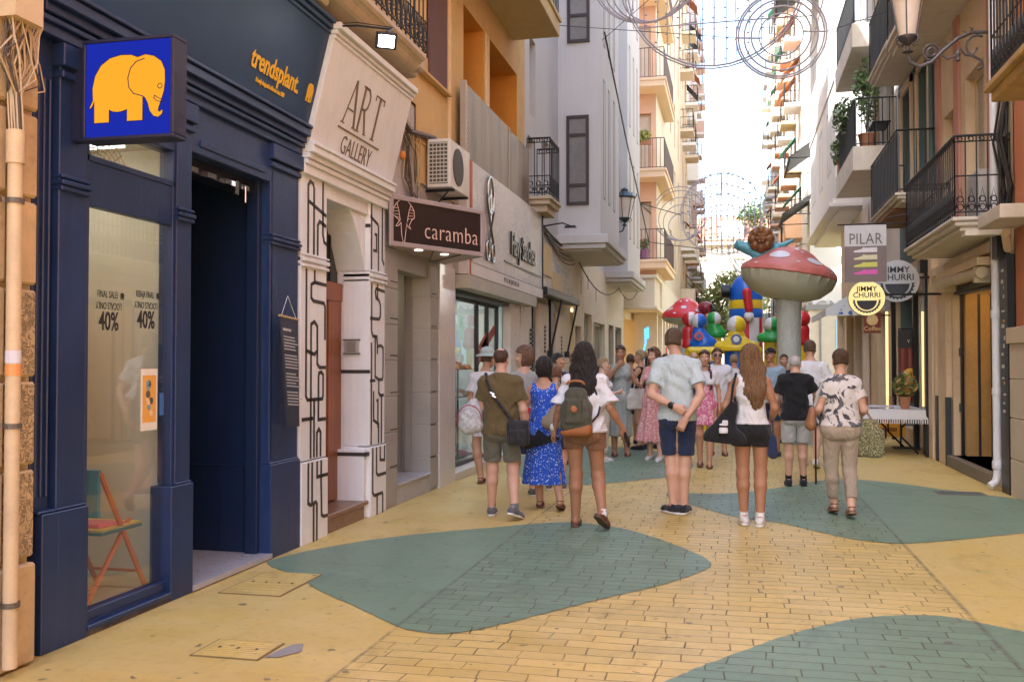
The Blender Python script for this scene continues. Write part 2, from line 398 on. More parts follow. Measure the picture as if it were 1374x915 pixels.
# ================================================================= far left stone building
r = thing('stone_building', 'ochre building of grooved rusticated stone blocks with downpipe, at the photo\'s left edge', 'building', (-3.47, 1.5, 0))
def stone_mat(name, col, worm):
    def f(b, nt, out):
        v = b.pos(); p = b.n('ShaderNodeBsdfPrincipled'); n1 = b.noise(v, 2.3, 8, .65); n2 = b.noise(v, 26, 5, .6)
        c = b.mix(b.ramp(n1, .3, .72), sc(col, .72), sc(col, 1.15)); c = b.mix(b.math('MULTIPLY', b.ramp(n2, .55, .75), .35), c, (.16, .11, .06))
        h = b.noise(v, 40, 4, .6)
        if worm:
            w = b.noise(v, 19, 2, .5, 2.2); w = b.ramp(b.math('ABSOLUTE', b.math('SUBTRACT', w, .5)), .015, .06)
            c = b.mix(b.math('MULTIPLY', b.math('SUBTRACT', 1, w), .6), c, sc(col, .35)); h = b.math('ADD', b.math('MULTIPLY', h, .2), w)
        b.set(p, 'Base Color', c); b.set(p, 'Roughness', .9); b.set(p, 'Normal', b.bump(h, .8 if worm else .35, .02 if worm else .006))
        nt.links.new(p.outputs[0], out.inputs[0])
    return custom(name, f)
ST, STW = stone_mat('smooth_stone', (.54, .40, .23), False), stone_mat('vermiculated_stone', (.52, .40, .24), True)
mb = MB(); mb.box(-9, -3.49, -6, 4.26, 0, 19, 0)
zs = [0, .52, .98, 1.42, 1.88, 2.32, 2.76, 3.2, 3.64, 4.08, 4.52, 4.96, 5.4]
for j in range(len(zs) - 1):
    ys = [-5.6, -4.4, -3.2, -2.0, -.8, .4, 1.6, 2.8, 4.03] if j else [-6, 4.24]
    for i in range(len(ys) - 1):
        mb.box(-3.5, -3.435 - (.0 if j else -.02), ys[i] + .012, ys[i + 1] - .012, zs[j] + .014, zs[j + 1] - .014, 0)
    if j:
        mb.box(-3.5, -3.44, 4.042, 4.24, zs[j] + .014, zs[j + 1] - .014, 1 if j in (1, 2, 3) else 0)
mb.build('wall', [ST, STW], r, bevel=.012)
# downpipe
dp = thing('downpipe', 'cream painted downpipe fixed to the stone wall beside the navy shop', 'pipe', (-3.37, 3.95, 0))
CP = M('cream_pipe', (.58, .45, .29), .55, dirt=.25, scale=5)
P0 = onX(15, 700, -3.37)
py = P0.y
mb = MB(); mb.tube([(-3.37, py, .05), (-3.37, py, 2.52)], .034, 14); mb.tube([(-3.37, py, 2.46), (-3.37, py, 2.62)], .043, 14); mb.build('pipe', CP, dp, smooth=True)
mb = MB()
for z in (.35, 1.2, 2.28): mb.lathe([(.037, z - .012), (.044, z - .012), (.044, z + .012), (.037, z + .012)], (-3.37, py, 0), 14); mb.box(-3.44, -3.40, py - .07, py - .05, z - .012, z + .012)
mb.build('pipe_clip', M('old_steel', (.15, .13, .11), .6, metal=.6), dp)
mb = MB(); mb.lathe([(.0355, 1.50), (.0362, 1.50), (.0362, 1.56), (.0355, 1.56)], (-3.37, py, 0), 14, 0); mb.lathe([(.0355, 1.44), (.0363, 1.44), (.0363, 1.495), (.0355, 1.495)], (-3.37, py, 0), 14, 1)
mb.build('sticker', [M('sticker_white', (.6, .6, .7), .5, bump=0), M('sticker_orange', (.7, .3, .1), .5, bump=0)], dp)
# cable bundle & junction box
jb = MB(); A = onX(8, 40, -3.40); jb.box(-3.46, -3.33, A.y - .02, A.y + .17, 3.16, 3.75); jb.build('x', CP)
o = bpy.data.objects['x']; o.name = 'junction_box'; ORI['junction_box'] = ORI['x']
tag(o, 'cream junction box high on the stone wall with cables looping below', 'box')
cb = MB(); random.seed(3)
for k in range(26):
    y0 = A.y + random.uniform(.0, .17); y1 = py + random.uniform(-.02, .03); zt = random.uniform(3.0, 3.2); lo = random.uniform(2.85, 3.0); x = -3.42 + random.uniform(0, .05)
    sway = random.uniform(-.16, .16)
    cb.tube([(x, y0, zt + .1), (x + .01, y0 + sway * .5, (zt + lo) / 2 + .05), (x + .02, (y0 + y1) / 2 + sway, lo), (x, y1 + .02, 2.8), (x + .03, y1, 2.62)], random.uniform(.003, .006), 5, 0 if k % 3 else 1)
for k in range(14):
    yy = A.y + .2 + random.uniform(0, .06); cb.tube([(-3.43, yy, 4.6), (-3.42 + random.uniform(0, .02), yy + random.uniform(-.02, .02), 3.7), (-3.42, yy + random.uniform(-.03, .02), 3.2), (-3.4, py + random.uniform(0, .05), 2.85), (-3.38, py, 2.6)], random.uniform(.004, .007), 5, k % 2)
tag(cb.build('cable_bundle', [M('cable_tan', (.45, .35, .22), .7, bump=0), M('cable_dark', (.08, .06, .05), .7, bump=0)], smooth=True), 'tangled tan and dark cables hanging below the junction box', 'cable')

# ================================================================= navy shop
NS = thing('clothing_shop', 'navy blue shop front with a tall display window and dark open doorway', 'shop', (-3.5, 5.8, 0))
w = MB()
Y0, Y1 = 4.262, 7.37
# pilaster 1 (stepped return) – 2 – 3, plinths proud
def pil(ya, yb, zt=3.22, z0=0.0, ret=0.0):
    w.box(-3.62, XL - .02, ya, yb, .73, zt)
    w.box(-3.62, XL + .005, ya - .012, yb + .006, z0, .72)
    w.box(-3.61, XL - .008, ya - .006, yb + .004, .72, .735)
    w.box(-3.62, XL + .003, ya - .005, yb + .005, 2.42, 2.445); w.box(-3.62, XL + .012, ya - .01, yb + .01, 2.45, 2.475); w.box(-3.62, XL + .003, ya - .005, yb + .005, 2.485, 2.505)
    w.box(-3.62, XL + .005, ya - .008, yb + .008, 3.02, 3.06); w.box(-3.62, XL + .02, ya - .02, yb + .02, 3.08, 3.20)
w.box(-3.72, -3.60, Y0, 4.50, 0, 3.3); w.box(-3.66, -3.565, 4.285, 4.42, .02, 3.3); w.box(-3.64, -3.53, 4.31, 4.45, .72, 3.25)
w.box(-3.64, XL + .004, 4.33, 4.46, 0, .72); w.box(-3.62, XL - .012, 4.32, 4.455, .72, .735)
pil(4.46, 4.69); pil(5.575, 5.75); w.box(-3.62, XL + .005, 5.50, 5.575, 0, .72); 
for k in range(3): w.box(-3.56, -3.522 + .006 * k, 4.34 + .035 * k, 4.35 + .035 * k, .8, 3.0)
pil(6.86, 7.355)
w.box(-3.62, -3.49, 6.88, 6.9, .75, 3.0)
# beams over window and door
w.box(-3.62, -3.50, 4.69, 5.575, 2.86, 3.22); w.box(-3.62, -3.49, 5.75, 6.86, 2.90, 3.22)
w.box(-3.6, -3.475, 4.72, 5.50, 3.10, 3.2)
w.box(-3.495, -3.48, 5.85, 6.76, 2.95, 3.0); 
# architrave cornice steps
for z0, z1, x in ((3.21, 3.27, -3.46), (3.27, 3.30, -3.435), (3.31, 3.36, -3.42), (3.36, 3.42, -3.385), (3.425, 3.45, -3.365)):
    w.box(-3.7, x, Y0, Y1 - .003, z0, z1)
# window stall riser / sill
w.box(-3.62, -3.50, 4.69, 5.575, 0.02, .075); w.box(-3.60, -3.455, 4.69, 5.50, .03, .062)
w.build('frame', NAVY, NS, bevel=.005)
d = MB(); d.box(-3.58, -3.47, 4.69, 5.54, 0, .03); d.build('sill', M('worn_sill', (.05, .05, .06), .7, dirt=.6, dirtcol=(.3, .25, .18), scale=8), NS)
# fascia leaning outwards
fz0, fz1, fx0, fx1 = 3.452, 4.20, -3.415, -3.225
mb = MB(); mb.hexa([(-3.6, Y0, fz0), (fx0, Y0, fz0), (fx0, Y1, fz0), (-3.6, Y1, fz0)], [(-3.6, Y0, fz1), (fx1, Y0, fz1), (fx1, Y1, fz1), (-3.6, Y1, fz1)])
mb.box(-3.6, fx1 + .012, Y0, Y1, fz1 + .0, fz1 + .03); mb.box(-3.6, fx1 + .03, Y0, Y1 + .004, fz1 + .04, fz1 + .08); mb.box(-3.6, fx1 + .055, Y0, Y1 + .006, fz1 + .085, fz1 + .12)
mb.build('fascia', M('navy_fascia', (.020, .056, .135), .55, var=.18, streak=.15, scale=1.2), NS, bevel=.004)
fn = Vector((fz1 - fz0, 0, -(fx1 - fx0))).normalized(); fu = Vector((0, 1, 0)); fw_ = fn.cross(fu) * 1.0
fw_ = Vector((fx1 - fx0, 0, fz1 - fz0)).normalized()
def fpt(px, py, ya, x0=fx0, z0=fz0, x1=fx1, z1=fz1):
    """ray onto the leaning fascia plane"""
    n = Vector((z1 - z0, 0, -(x1 - x0))).normalized(); d = ray(px, py); c = Vector((0, 0, CAMZ)); p0 = Vector((x0, 0, z0))
    return c + d * ((p0 - c).dot(n) / d.dot(n))
YT = M('yellow_lettering', (.80, .47, .03), .5, bump=0, var=.04)
t = MB(); pa, pb = fpt(331, 65, 0), fpt(406, 125, 0)
o = (pa + pb) / 2 + fn * .003
t.text('trendsplant.', o, fu, fw_, .205, .004, .018, .60 * (pb.y - pa.y) / .72, m=0)
pe = fpt(415, 125, 0) + fn * .003
EL = [(0, .55), (.02, .8), (.15, .95), (.35, 1), (.5, .97), (.62, 1), (.85, .92), (1, .7), (.99, .4), (.97, .12), (.9, 0), (.8, .05), (.82, .14), (.88, .18), (.84, .35), (.78, .3), (.74, .38), (.7, .36), (.7, 0), (.46, 0), (.46, .2), (.36, .24), (.24, .2), (.24, 0), (.04, 0), (.04, .4)]
t.prism([((a - .5) * .105, (b - .5) * .15) for a, b in EL], pe, fu, fw_, fn, .004)
ps = fpt(362, 118, 0) + fn * .003
t.text('Friendly designed in Alicante since 2009', ps, fu, fw_, .047, .004, .012, .60, m=0)
t.build('lettering', YT, NS)
# window: panel above glass, transom, glass
W = (4.70, 5.51)
mb = MB(); mb.box(-3.56, -3.505, 4.70, 5.57, 2.38, 2.63); mb.box(-3.58, -3.50, 4.70, 5.57, 2.63, 2.665)
mb.box(-3.57, -3.50, 4.70, 4.725, .075, 2.86); mb.box(-3.555, -3.50, 5.545, 5.572, .075, 2.86); mb.box(-3.57, -3.498, 4.70, 5.57, .075, .13)
wf = mb.build('window_frame', NAVY, NS, bevel=.004)
p = MB(); p.box(-3.545, -3.535, 4.725, 5.548, .13, 2.38); p.box(-3.545, -3.535, 4.725, 5.548, 2.665, 2.86); p.build('pane', glass('display_glass', extra=.07), wf)
# window lettering (dark vinyl on the glass)
VIN = M('vinyl_black', (.02, .02, .02), .6, bump=0)
t = MB()
for (ca, cb_, s) in ((146, 430, 1.0), (196, 428, .92)):
    c = onX(ca, cb_, -3.531); c.x = -3.532
    t.text('40%', c - Vector((0, 0, .01)), (0, 1, 0), (0, 0, 1), .15, .002, .02, .72)
    t.text('LOCALS ONLY', c + Vector((0, 0, .085)), (0, -1, 0), (0, 0, -1), .058, .002, .0, .62)
    t.text('FINAL SALE/' if s == 1.0 else 'REBAJA FINAL/', c + Vector((0, -.01, .148)), (0, 1, 0), (0, 0, 1), .058, .002, .0, .62 if s == 1.0 else .5)
    t.prism([((a - .5) * .035, (b - .5) * .04) for a, b in EL], c + Vector((0, .125, .148)), (0, 1, 0), (0, 0, 1), (1, 0, 0), .002)
t.build('window_lettering', VIN, wf)
pt = MB(); c0 = onX(200, 536, -3.530)
pt.box(-3.532, -3.529, c0.y - .085, c0.y + .085, c0.z - .19, c0.z + .19, 0); pt.box(-3.5288, -3.528, c0.y - .07, c0.y + .07, c0.z - .14, c0.z + .15, 1)
for k in range(9):
    a = c0.y + random.uniform(-.05, .05); z = c0.z + random.uniform(-.1, .12); pt.lathe([(random.uniform(.012, .028), -.0005), (.002, .0008)], (-3.5275, a, z), 9, 2 + k % 3, axis='x')
pt.build('poster', [M('poster_white', (.75, .72, .66), .5, bump=0), M('poster_orange', (.75, .38, .08), .5, bump=0), M('poster_dark', (.1, .08, .08), .5, bump=0), M('poster_teal', (.2, .35, .4), .5, bump=0), M('poster_peach', (.8, .55, .35), .5, bump=0)], wf)
pt = MB(); c0 = onX(217, 542, -3.530); pt.box(-3.532, -3.529, c0.y - .022, c0.y + .022, c0.z - .07, c0.z + .07); pt.build('sticker', M('sticker_blue', (.05, .15, .4), .5, bump=0), wf)
# display space and doorway interior
i_ = MB()
i_.box(-4.62, -4.60, 4.35, 5.72, .0, 3.0, 0); i_.box(-4.6, -3.6, 4.35, 4.37, 0, 3, 0); i_.box(-4.6, -3.56, 5.655, 5.685, 0, 3, 0); i_.box(-4.6, -3.6, 4.37, 5.65, 2.9, 2.92, 0)
i_.box(-4.6, -3.575, 4.37, 5.65, .02, .11, 1)
i_.box(-4.45, -4.43, 4.75, 5.1, 1.0, 2.1, 2); i_.box(-4.45, -4.43, 5.16, 5.5, 1.0, 2.1, 2)
i_.build('display_space', [CREAMI, M('beige_floor', (.42, .36, .26), .5), M('poster_back', (.72, .70, .66), .6, bump=0)], NS)
lp = MB(); lp.box(-4.4, -3.75, 4.5, 5.4, 2.86, 2.89); lp.build('ceiling_lamp', emit('added_display_light', (1, .93, .78), .75), NS)  # glowing panel added to light the display; no fitting is seen
tr = MB()
for k in range(15): a = k / 14 * PI; tr.tube([(-3.62, 4.95, 2.60), (-3.62, 4.95 + .3 * math.cos(a), 2.6 + .3 * math.sin(a) * .85)], .003, 4)
for q in range(8): tr.tube([(-3.62, 4.95 + (.04 + q * .035) * math.cos(k * PI / 12), 2.6 + (.04 + q * .035) * .85 * math.sin(k * PI / 12)) for k in range(13)], .003, 4)
tr.build('wicker_lampshade', M('wicker', (.45, .33, .16), .8), NS)
i_ = MB()
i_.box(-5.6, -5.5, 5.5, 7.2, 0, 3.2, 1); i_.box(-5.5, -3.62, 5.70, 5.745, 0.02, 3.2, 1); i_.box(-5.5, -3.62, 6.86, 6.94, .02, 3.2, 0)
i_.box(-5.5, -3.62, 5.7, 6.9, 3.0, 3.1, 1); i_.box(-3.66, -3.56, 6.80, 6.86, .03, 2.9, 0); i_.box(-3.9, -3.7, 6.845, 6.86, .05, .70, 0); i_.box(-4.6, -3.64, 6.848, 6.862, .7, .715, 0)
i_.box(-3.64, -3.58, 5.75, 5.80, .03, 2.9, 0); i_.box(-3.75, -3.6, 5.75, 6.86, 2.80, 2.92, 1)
i_.build('doorway', [M('navy_jamb', (.008, .02, .062), .4, var=.2), NAVYSH], NS, bevel=.004)
i_ = MB(); i_.box(-5.5, -3.455, 5.752, 6.86, .01, .045); i_.build('threshold', M('grey_marble', (.38, .38, .41), .3, dirt=.15), NS)
mb = MB()
for k in range(4): mb.box(-3.60, -3.575, 5.85 + k * .24, 5.97 + k * .24, 2.80 - .0 * k, 2.835); mb.seg()
mb.box(-3.59, -3.56, 6.45, 6.50, 2.74, 2.84); mb.tube([(-3.56, 6.6, 2.82), (-3.56, 6.6, 2.7)], .006, 6); mb.build_segs('shutter_track', CHROME, NS)
# body of the shop behind
mb = MB(); mb.box(-9, -5.62, Y0, Y1, 0, 4.3); mb.box(-5.62, -3.72, Y0, 4.34, 0, 4.3); mb.box(-5.6, -3.64, 6.95, 7.36, 0, 4.3); mb.box(-5.6, -3.63, 4.35, 6.95, 3.12, 4.3); mb.build('back_wall', M('plain_wall', (.4, .38, .35), .9), NS)

# lightbox
SB = thing('lightbox_sign', 'square backlit sign of a yellow elephant on blue, hung by the navy shop window', 'sign', (-3.1, 4.55, 2.7))
yf = 4.52
A, B = onY(110, 55, yf), onY(232, 183, yf)
x0, x1, z0, z1 = A.x, B.x, B.z, A.z
mb = MB(); mb.box(x0, x1, yf, yf + .13, z0, z0 + .02); mb.box(x0, x1, yf, yf + .13, z1 - .02, z1); mb.box(x0, x0 + .02, yf, yf + .13, z0 + .02, z1 - .02); mb.box(x1 - .02, x1, yf, yf + .13, z0 + .02, z1 - .02); mb.box(x0 + .02, x1 - .02, yf + .11, yf + .13, z0 + .02, z1 - .02)
mb.box(x0 - .09, x0, yf + .03, yf + .10, z0 + .01, z1 - .03)
mb.build('case', M('navy_case', (.018, .02, .05), .4), SB, bevel=.004)
mb = MB(); mb.box(x0 + .02, x1 - .02, yf + .012, yf + .11, z0 + .02, z1 - .02); mb.build('light_panel', emit('sign_blue', (.010, .020, .30), .22), SB)
def zc(pts): # zoomed crop coordinates -> unit square of the panel
    return [((a - 344) / 328, (520 - b) / 345) for a, b in pts]
S = [x1 - x0 - .04, z1 - z0 - .04]; so = Vector((x0 + .02, yf + .010, z0 + .02))
body = [(372, 385), (370, 340), (380, 295), (403, 257), (438, 233), (480, 224), (520, 226), (545, 236), (575, 228), (607, 236), (636, 257), (650, 290), (651, 330), (647, 365), (640, 388), (634, 405), (627, 425), (625, 437), (632, 440), (637, 433), (643, 437), (640, 449), (625, 460), (607, 455), (592, 435), (585, 408), (575, 387), (566, 380), (566, 468), (505, 468), (505, 425), (490, 430), (470, 433), (450, 430), (437, 423), (437, 469), (378, 469), (378, 388), (372, 405), (363, 416), (359, 411), (367, 395)]
mb = MB(); mb.prism([(a * S[0], b * S[1]) for a, b in zc(body)], so, (1, 0, 0), (0, 0, 1), (0, -1, 0), .002)
mb.build('elephant', emit('sign_yellow', (.93, .38, .025), .19), SB)
mb = MB()
ol = zc(body); mb.ribbon([(a * S[0], b * S[1]) for a, b in ol], .0035, so, (1, 0, 0), (0, 0, 1), (0, -1, 0), .003, closed=True)
mb.ribbon([(a * S[0], b * S[1]) for a, b in zc([(572, 243), (540, 252), (518, 275), (508, 310), (512, 345), (530, 368), (566, 380)])], .005, so, (1, 0, 0), (0, 0, 1), (0, -1, 0), .003)
c = zc([(631, 347)])[0]; mb.ribbon([((c[0] + .026 * math.cos(k * PI / 6)) * S[0], (c[1] + .026 * math.sin(k * PI / 6)) * S[1]) for k in range(12)], .004, so, (1, 0, 0), (0, 0, 1), (0, -1, 0), .003, closed=True)
mb.ribbon([(a * S[0], b * S[1]) for a, b in zc([(645, 405), (622, 402), (608, 390), (611, 380), (622, 388), (645, 400)])], .004, so, (1, 0, 0), (0, 0, 1), (0, -1, 0), .003, closed=True)
mb.build('outline', M('outline_dark', (.02, .012, .05), .5, bump=0), SB)

# chair in the window
CH = thing('folding_chair', 'wooden folding chair painted orange, blue and yellow inside the display window', 'chair', (-4.0, 5.0, .11))
cx, cyy = -3.78, 5.16
OR = M('chair_orange', (.50, .13, .04), .45)
for sx in (-1, 1):
    mb = MB(); x = cx + sx * .17; mb.tube([(x, cyy + .28, .11), (x, cyy - .17, .98)], .017, 6); mb.build('leg', OR, CH)
    mb = MB(); x = cx + sx * .15; mb.tube([(x, cyy - .26, .11), (x, cyy + .14, .62)], .017, 6); mb.build('leg', OR, CH)
mb = MB(); mb.tube([(cx - .17, cyy + .22, .23), (cx + .17, cyy + .22, .23)], .011, 6); mb.tube([(cx - .15, cyy - .19, .2), (cx + .15, cyy - .19, .2)], .011, 6); mb.build('stretcher', OR, CH)
mb = MB(); mb.box(cx - .19, cx + .19, cyy - .18, cyy + .22, .555, .575, 0); mb.box(cx - .19, cx + .19, cyy - .18, cyy + .22, .577, .592, 1); mb.build('seat', [M('chair_teal', (.06, .16, .2), .5), M('chair_yellow', (.75, .50, .05), .5)], CH, bevel=.004)
mb = MB(); mb.box(cx - .17, cx + .17, cyy - .19, cyy - .165, .68, 1.0); mb.build('backrest', M('chair_blue', (.05, .22, .36), .5), CH)
mb = MB(); CH.location.z = .11; CH.scale.z = .86; mb.hexa([(cx - .15, cyy - .1, .526), (cx + .13, cyy - .12, .526), (cx + .16, cyy + .1, .526), (cx - .12, cyy + .12, .526)], [(cx - .14, cyy - .09, .542), (cx + .12, cyy - .11, .55), (cx + .15, cyy + .09, .544), (cx - .11, cyy + .11, .537)])
tag(mb.build('folded_cloth', M('pink_cloth', (.70, .16, .18), .8), bevel=.003), 'folded pink cloth lying on the seat of the folding chair', 'cloth')

# hanging notice board on pilaster 3
HB = thing('hanging_banner', 'narrow dark notice with white text lines, hung slanting from a string on the navy pilaster', 'notice', (-3.4, 7.1, 1.9))
bt = onX(386, 428, -3.42); 
TL, TR, BR, BL = onX(374, 424, -3.425), onX(398, 430, -3.425), onX(400, 572, -3.40), onX(384, 573, -3.40)
mb = MB(); mb.hexa([TL, TR, BR, BL], [p + Vector((.012, 0, 0)) for p in (TL, TR, BR, BL)]); mb.build('sheet', M('banner_dark', (.03, .035, .06), .35), HB)
mb = MB(); mb.tube([TL + Vector((.01, -.01, .005)), TR + Vector((.01, .01, .005))], .009, 8); mb.build('rod', M('pale_wood', (.5, .35, .18), .6), HB)
S0 = onX(386, 397, -3.44); mb = MB(); mb.tube([TL + Vector((.01, .02, 0)), S0, TR + Vector((.01, -.02, 0))], .002, 4); mb.build('string', WHITEP, HB)
mb = MB(); u = (TR - TL); dn = (BL - TL)
for k, (t0, wd) in enumerate([(.10, .5)] + [(.17 + .028 * j, .75 + .1 * ((j * 7) % 3)) for j in range(24) if j % 6 != 5]):
    c = TL + u * .10 + dn * t0 + (u * 0) + Vector((.0135, 0, 0)); e = c + u * min(.82, wd * .9 - .06 * (k % 3)); h = dn.normalized() * (.02 if k == 0 else .009)
    mb.quad(c, e, e + h, c + h)
mb.build('printed_lines', M('print_grey', (.45, .45, .47), .6, bump=0), HB)

# floodlight on arm
FL = thing('floodlight', 'lit LED floodlight on a long thin arm above the white fascia', 'lamp', (-3.3, 7.3, 4.33))
e0 = onX(432, 36, -3.3); e1 = onX(527, 40, -2.72); hd = onX(518, 55, -2.72)
mb = MB(); mb.tube([e0, e0 + (e1 - e0) * .5 + Vector((0, 0, .02)), e1], .009, 8); mb.tube([e0 + Vector((0, 0, .015)), e0 + (e1 - e0) * .5 + Vector((0, 0, .045)), e1 + Vector((0, 0, .015))], .004, 6); mb.build('arm', BLACKM, FL, smooth=True)
n = Vector((.45, -.75, -.5)).normalized(); u = n.cross(Vector((0, 0, 1))).normalized(); wv = u.cross(n) * 1
def oriented_box(mb, c, u, w, n, a, b, d, m=0):
    q = [c + u * sx * a + w * sy * b for sx, sy in ((-1, -1), (1, -1), (1, 1), (-1, 1))]; mb.hexa([p - n * d for p in q], [p + n * d for p in q], m)
mb = MB(); oriented_box(mb, hd, u, wv, n, .085, .065, .02); mb.tube([e1, hd + wv * .07], .01, 6); mb.build('housing', BLACKM, FL, bevel=.004)
mb = MB(); oriented_box(mb, hd + n * .0225, u, wv, n, .062, .046, .002); mb.build('led_panel', emit('led', (.85, .93, 1), 9), FL)

# ================================================================= ochre upper building (over the shops)
OB = thing('ochre_building', 'ochre rendered building with deep sun-warmed window recesses above the shops', 'building', (-3.5, 10, 4))
mb = MB()
holes = [(12.26, 13.33, 4.6, 6.25), (13.66, 15.5, 4.6, 6.25)]
holed(mb, 'x', -3.47, 10.3, 16.1, 3.55, 19.5, holes, .9, -1, 0, 1)
mb.box(-9, -4.6, 4.27, 16.1, 3.2, 19.5, 0)
for h in holes: mb.box(-4.38, -4.36, h[0], h[1], 4.6, 6.25, 1)
holed(mb, 'x', -3.47, 4.27, 10.3, 4.40, 19.5, [(6.9, 7.9, 4.75, 7.0)], .2, -1, 0)
mb.box(-4.6, -3.48, 16.08, 16.1, 3.0, 19.5, 0); mb.box(-4.6, -3.47, 4.27, 16.1, 19.45, 19.5, 0); mb.box(-4.58, -3.5, 4.3, 16.0, 4.3, 4.4, 0)
for k in range(4):
    for y in (5.6, 8.0, 12.3, 14.4): mb.box(-3.5, -3.45, y - .65, y + .65, 8.2 + 3.1 * k, 8.3 + 3.1 * k, 1)
mb.build('wall', [OCHRE, SUNWARM], OB)
mb = MB(); mb.box(-3.52, -3.50, 12.3, 13.3, 4.6, 6.2); 
mb = MB(); mb.box(-3.49, -3.445, 10.74, 11.44, 4.84, 7.6); mb.build('cladding_panel', M('brown_panel', (.12, .055, .045), .8, bs=200, bump=.4), OB)
mb = MB(); mb.box(-3.5, -3.40, 10.3, 11.5, 4.80, 4.838); mb.box(-3.48, -3.455, 10.2, 11.5, 4.0, 4.03); mb.build('ledge', OCHRE, OB, bevel=.005)
mb = MB(); mb.box(-3.6, -3.45, 13.40, 13.6, 5.0, 6.25); mb.box(-3.5, -3.44, 11.55, 11.62, 3.9, 7); mb.build('pillar', M('pale_ochre', (.68, .48, .26), .8, dirt=.2), OB, bevel=.006)
for h in holes:
    window(OB, 'x', -4.30, -1, h[0] + .15, h[1] - .1, 4.7, 6.2, M('brown_frame', (.10, .07, .055), .5), PANE, mull=(.5,))
for k in range(4):
    for y in (5.6, 8.0, 12.3, 14.4):
        if k: window(OB, 'x', -3.455, -1, y - .5, y + .5, 8.4 + 3.1 * (k - 1), 10.4 + 3.1 * (k - 1), M('brown_frame', (.10, .07, .055), .5), PANE, mull=(.5,))
def perf(b, nt, out):
    v = b.pos(); p = b.n('ShaderNodeBsdfPrincipled'); sx = b.n('ShaderNodeSeparateXYZ'); nt.links.new(v, sx.inputs[0])
    a = b.math('ADD', b.math('SINE', b.math('MULTIPLY', b.math('ADD', sx.outputs[1], sx.outputs[2]), 95)), b.math('SINE', b.math('MULTIPLY', b.math('SUBTRACT', sx.outputs[1], sx.outputs[2]), 95)))
    hole = b.ramp(a, .15, .3); n = b.noise(b.pos((1, 3, .6)), 1.3, 4)
    c = b.mix(b.ramp(n, .35, .65), (.13, .075, .035), (.32, .20, .10)); c = b.mix(hole, c, (.04, .028, .02))
    b.set(p, 'Base Color', c); p.inputs['Roughness'].default_value = .45; p.inputs['Metallic'].default_value = .1
    nt.links.new(p.outputs[0], out.inputs[0])
PERF = custom('perforated_metal', perf)
mb = MB(); mb.box(-3.36, -3.345, 11.95, 14.35, 3.98, 5.10, 0); mb.box(-3.36, -3.345, 14.37, 15.85, 3.98, 5.08, 0); mb.box(-3.40, -3.33, 11.86, 11.95, 3.98, 5.12, 1); mb.box(-3.5, -3.34, 15.85, 15.87, 3.98, 5.1, 1)
mb.box(-3.5, -3.35, 11.9, 15.85, 3.95, 3.98, 1); mb.box(-3.37, -3.335, 14.34, 14.38, 3.98, 5.10, 1)
mb.build('perforated_screen', [PERF, M('bronze_post', (.36, .28, .2), .5, metal=.3)], OB)
mb = MB(); mb.box(-3.6, -2.70, 9.8, 15.2, 6.72, 6.95, 0); mb.box(-3.6, -2.67, 9.8, 15.23, 6.95, 7.02, 0); mb.build('balcony_slab', M('olive_render', (.47, .38, .20), .8, dirt=.15), OB, bevel=.01)
mb = MB(); railing(mb, [(-2.72, 9.8), (-2.72, 15.18), (-3.45, 15.18)], 7.02, 8.0, .13); mb.build('railing', IRON, OB)
mb = MB(); mb.box(-3.6, -2.72, 9.8, 15.2, 10.0, 10.2); mb.box(-3.6, -2.72, 9.8, 15.2, 13.2, 13.4); mb.box(-3.6, -2.72, 9.8, 15.2, 16.4, 16.6); mb.build('balcony_slab', OCHRE, OB)
# stone balcony over the gallery
BS = MB(); ye = 9.45
prof = [(-3.6, 4.42), (-3.10, 4.42), (-3.07, 4.46), (-3.05, 4.50), (-2.99, 4.52), (-2.99, 4.60), (-3.6, 4.60)]
BS.prism([(x, z) for x, z in prof], (0, 5.3, 0), (1, 0, 0), (0, 0, 1), (0, 1, 0), ye - .25 - 5.3)
R = [(-3.6 + (x + 3.6), z) for x, z in prof]
# rounded far end
for k in range(8):
    a0, a1 = k * PI / 16, (k + 1) * PI / 16
    def pp(a, p): rr = (p[0] + 3.25) ; return (-3.25 + rr * math.cos(a), ye - .25 + max(rr, 0) * math.sin(a), p[1]) if p[0] > -3.25 else (p[0], ye - .25 + 0 * a, p[1])
BS.box(-3.6, -3.16, ye - .26, ye, 4.43, 4.60); BS.box(-3.2, -3.05, ye - .26, ye - .10, 4.45, 4.60)
BS.box(-3.55, -3.15, 7.0, 7.2, 4.36, 4.42); BS.box(-3.55, -3.15, 5.9, 6.1, 4.36, 4.42)
BS.build('stone_balcony', STONEB, OB, bevel=.02)
mb = MB(); railing(mb, [(-3.03, 5.3), (-3.03, ye - .1), (-3.46, ye - .1)], 4.60, 5.55, .13, .008, scroll=True); mb.build('balcony_railing', IRON, OB)

# ================================================================= art gallery front
AG = thing('gallery', 'white gallery front covered in a black maze of lines, with a wooden door', 'shop', (-3.5, 8.35, 0))
AY0, AY1 = 7.375, 9.34
w = MB()
def wp(ya, yb, xo=0):
    w.box(-3.75, XL - .004 + xo, ya, yb, .69, 3.1); w.box(-3.75, XL + .012 + xo, ya - 0, yb + .012, 0, .68); w.box(-3.75, XL + .018 + xo, ya, yb + .02, 2.30, 2.325); w.box(-3.75, XL + .022 + xo, ya, yb + .022, 2.345, 2.38); w.box(-3.75, XL + .018 + xo, ya, yb + .02, 2.395, 2.41)
wp(7.375, 7.89); wp(8.92, 9.34)
w.box(-3.82, -3.6, 8.93, 9.33, 0, 3.2); w.box(-4.15, -3.6, 7.38, 7.6, 0, 3.2)
w.box(-4.15, XL - .02, 7.89, 8.92, 2.95, 3.2)
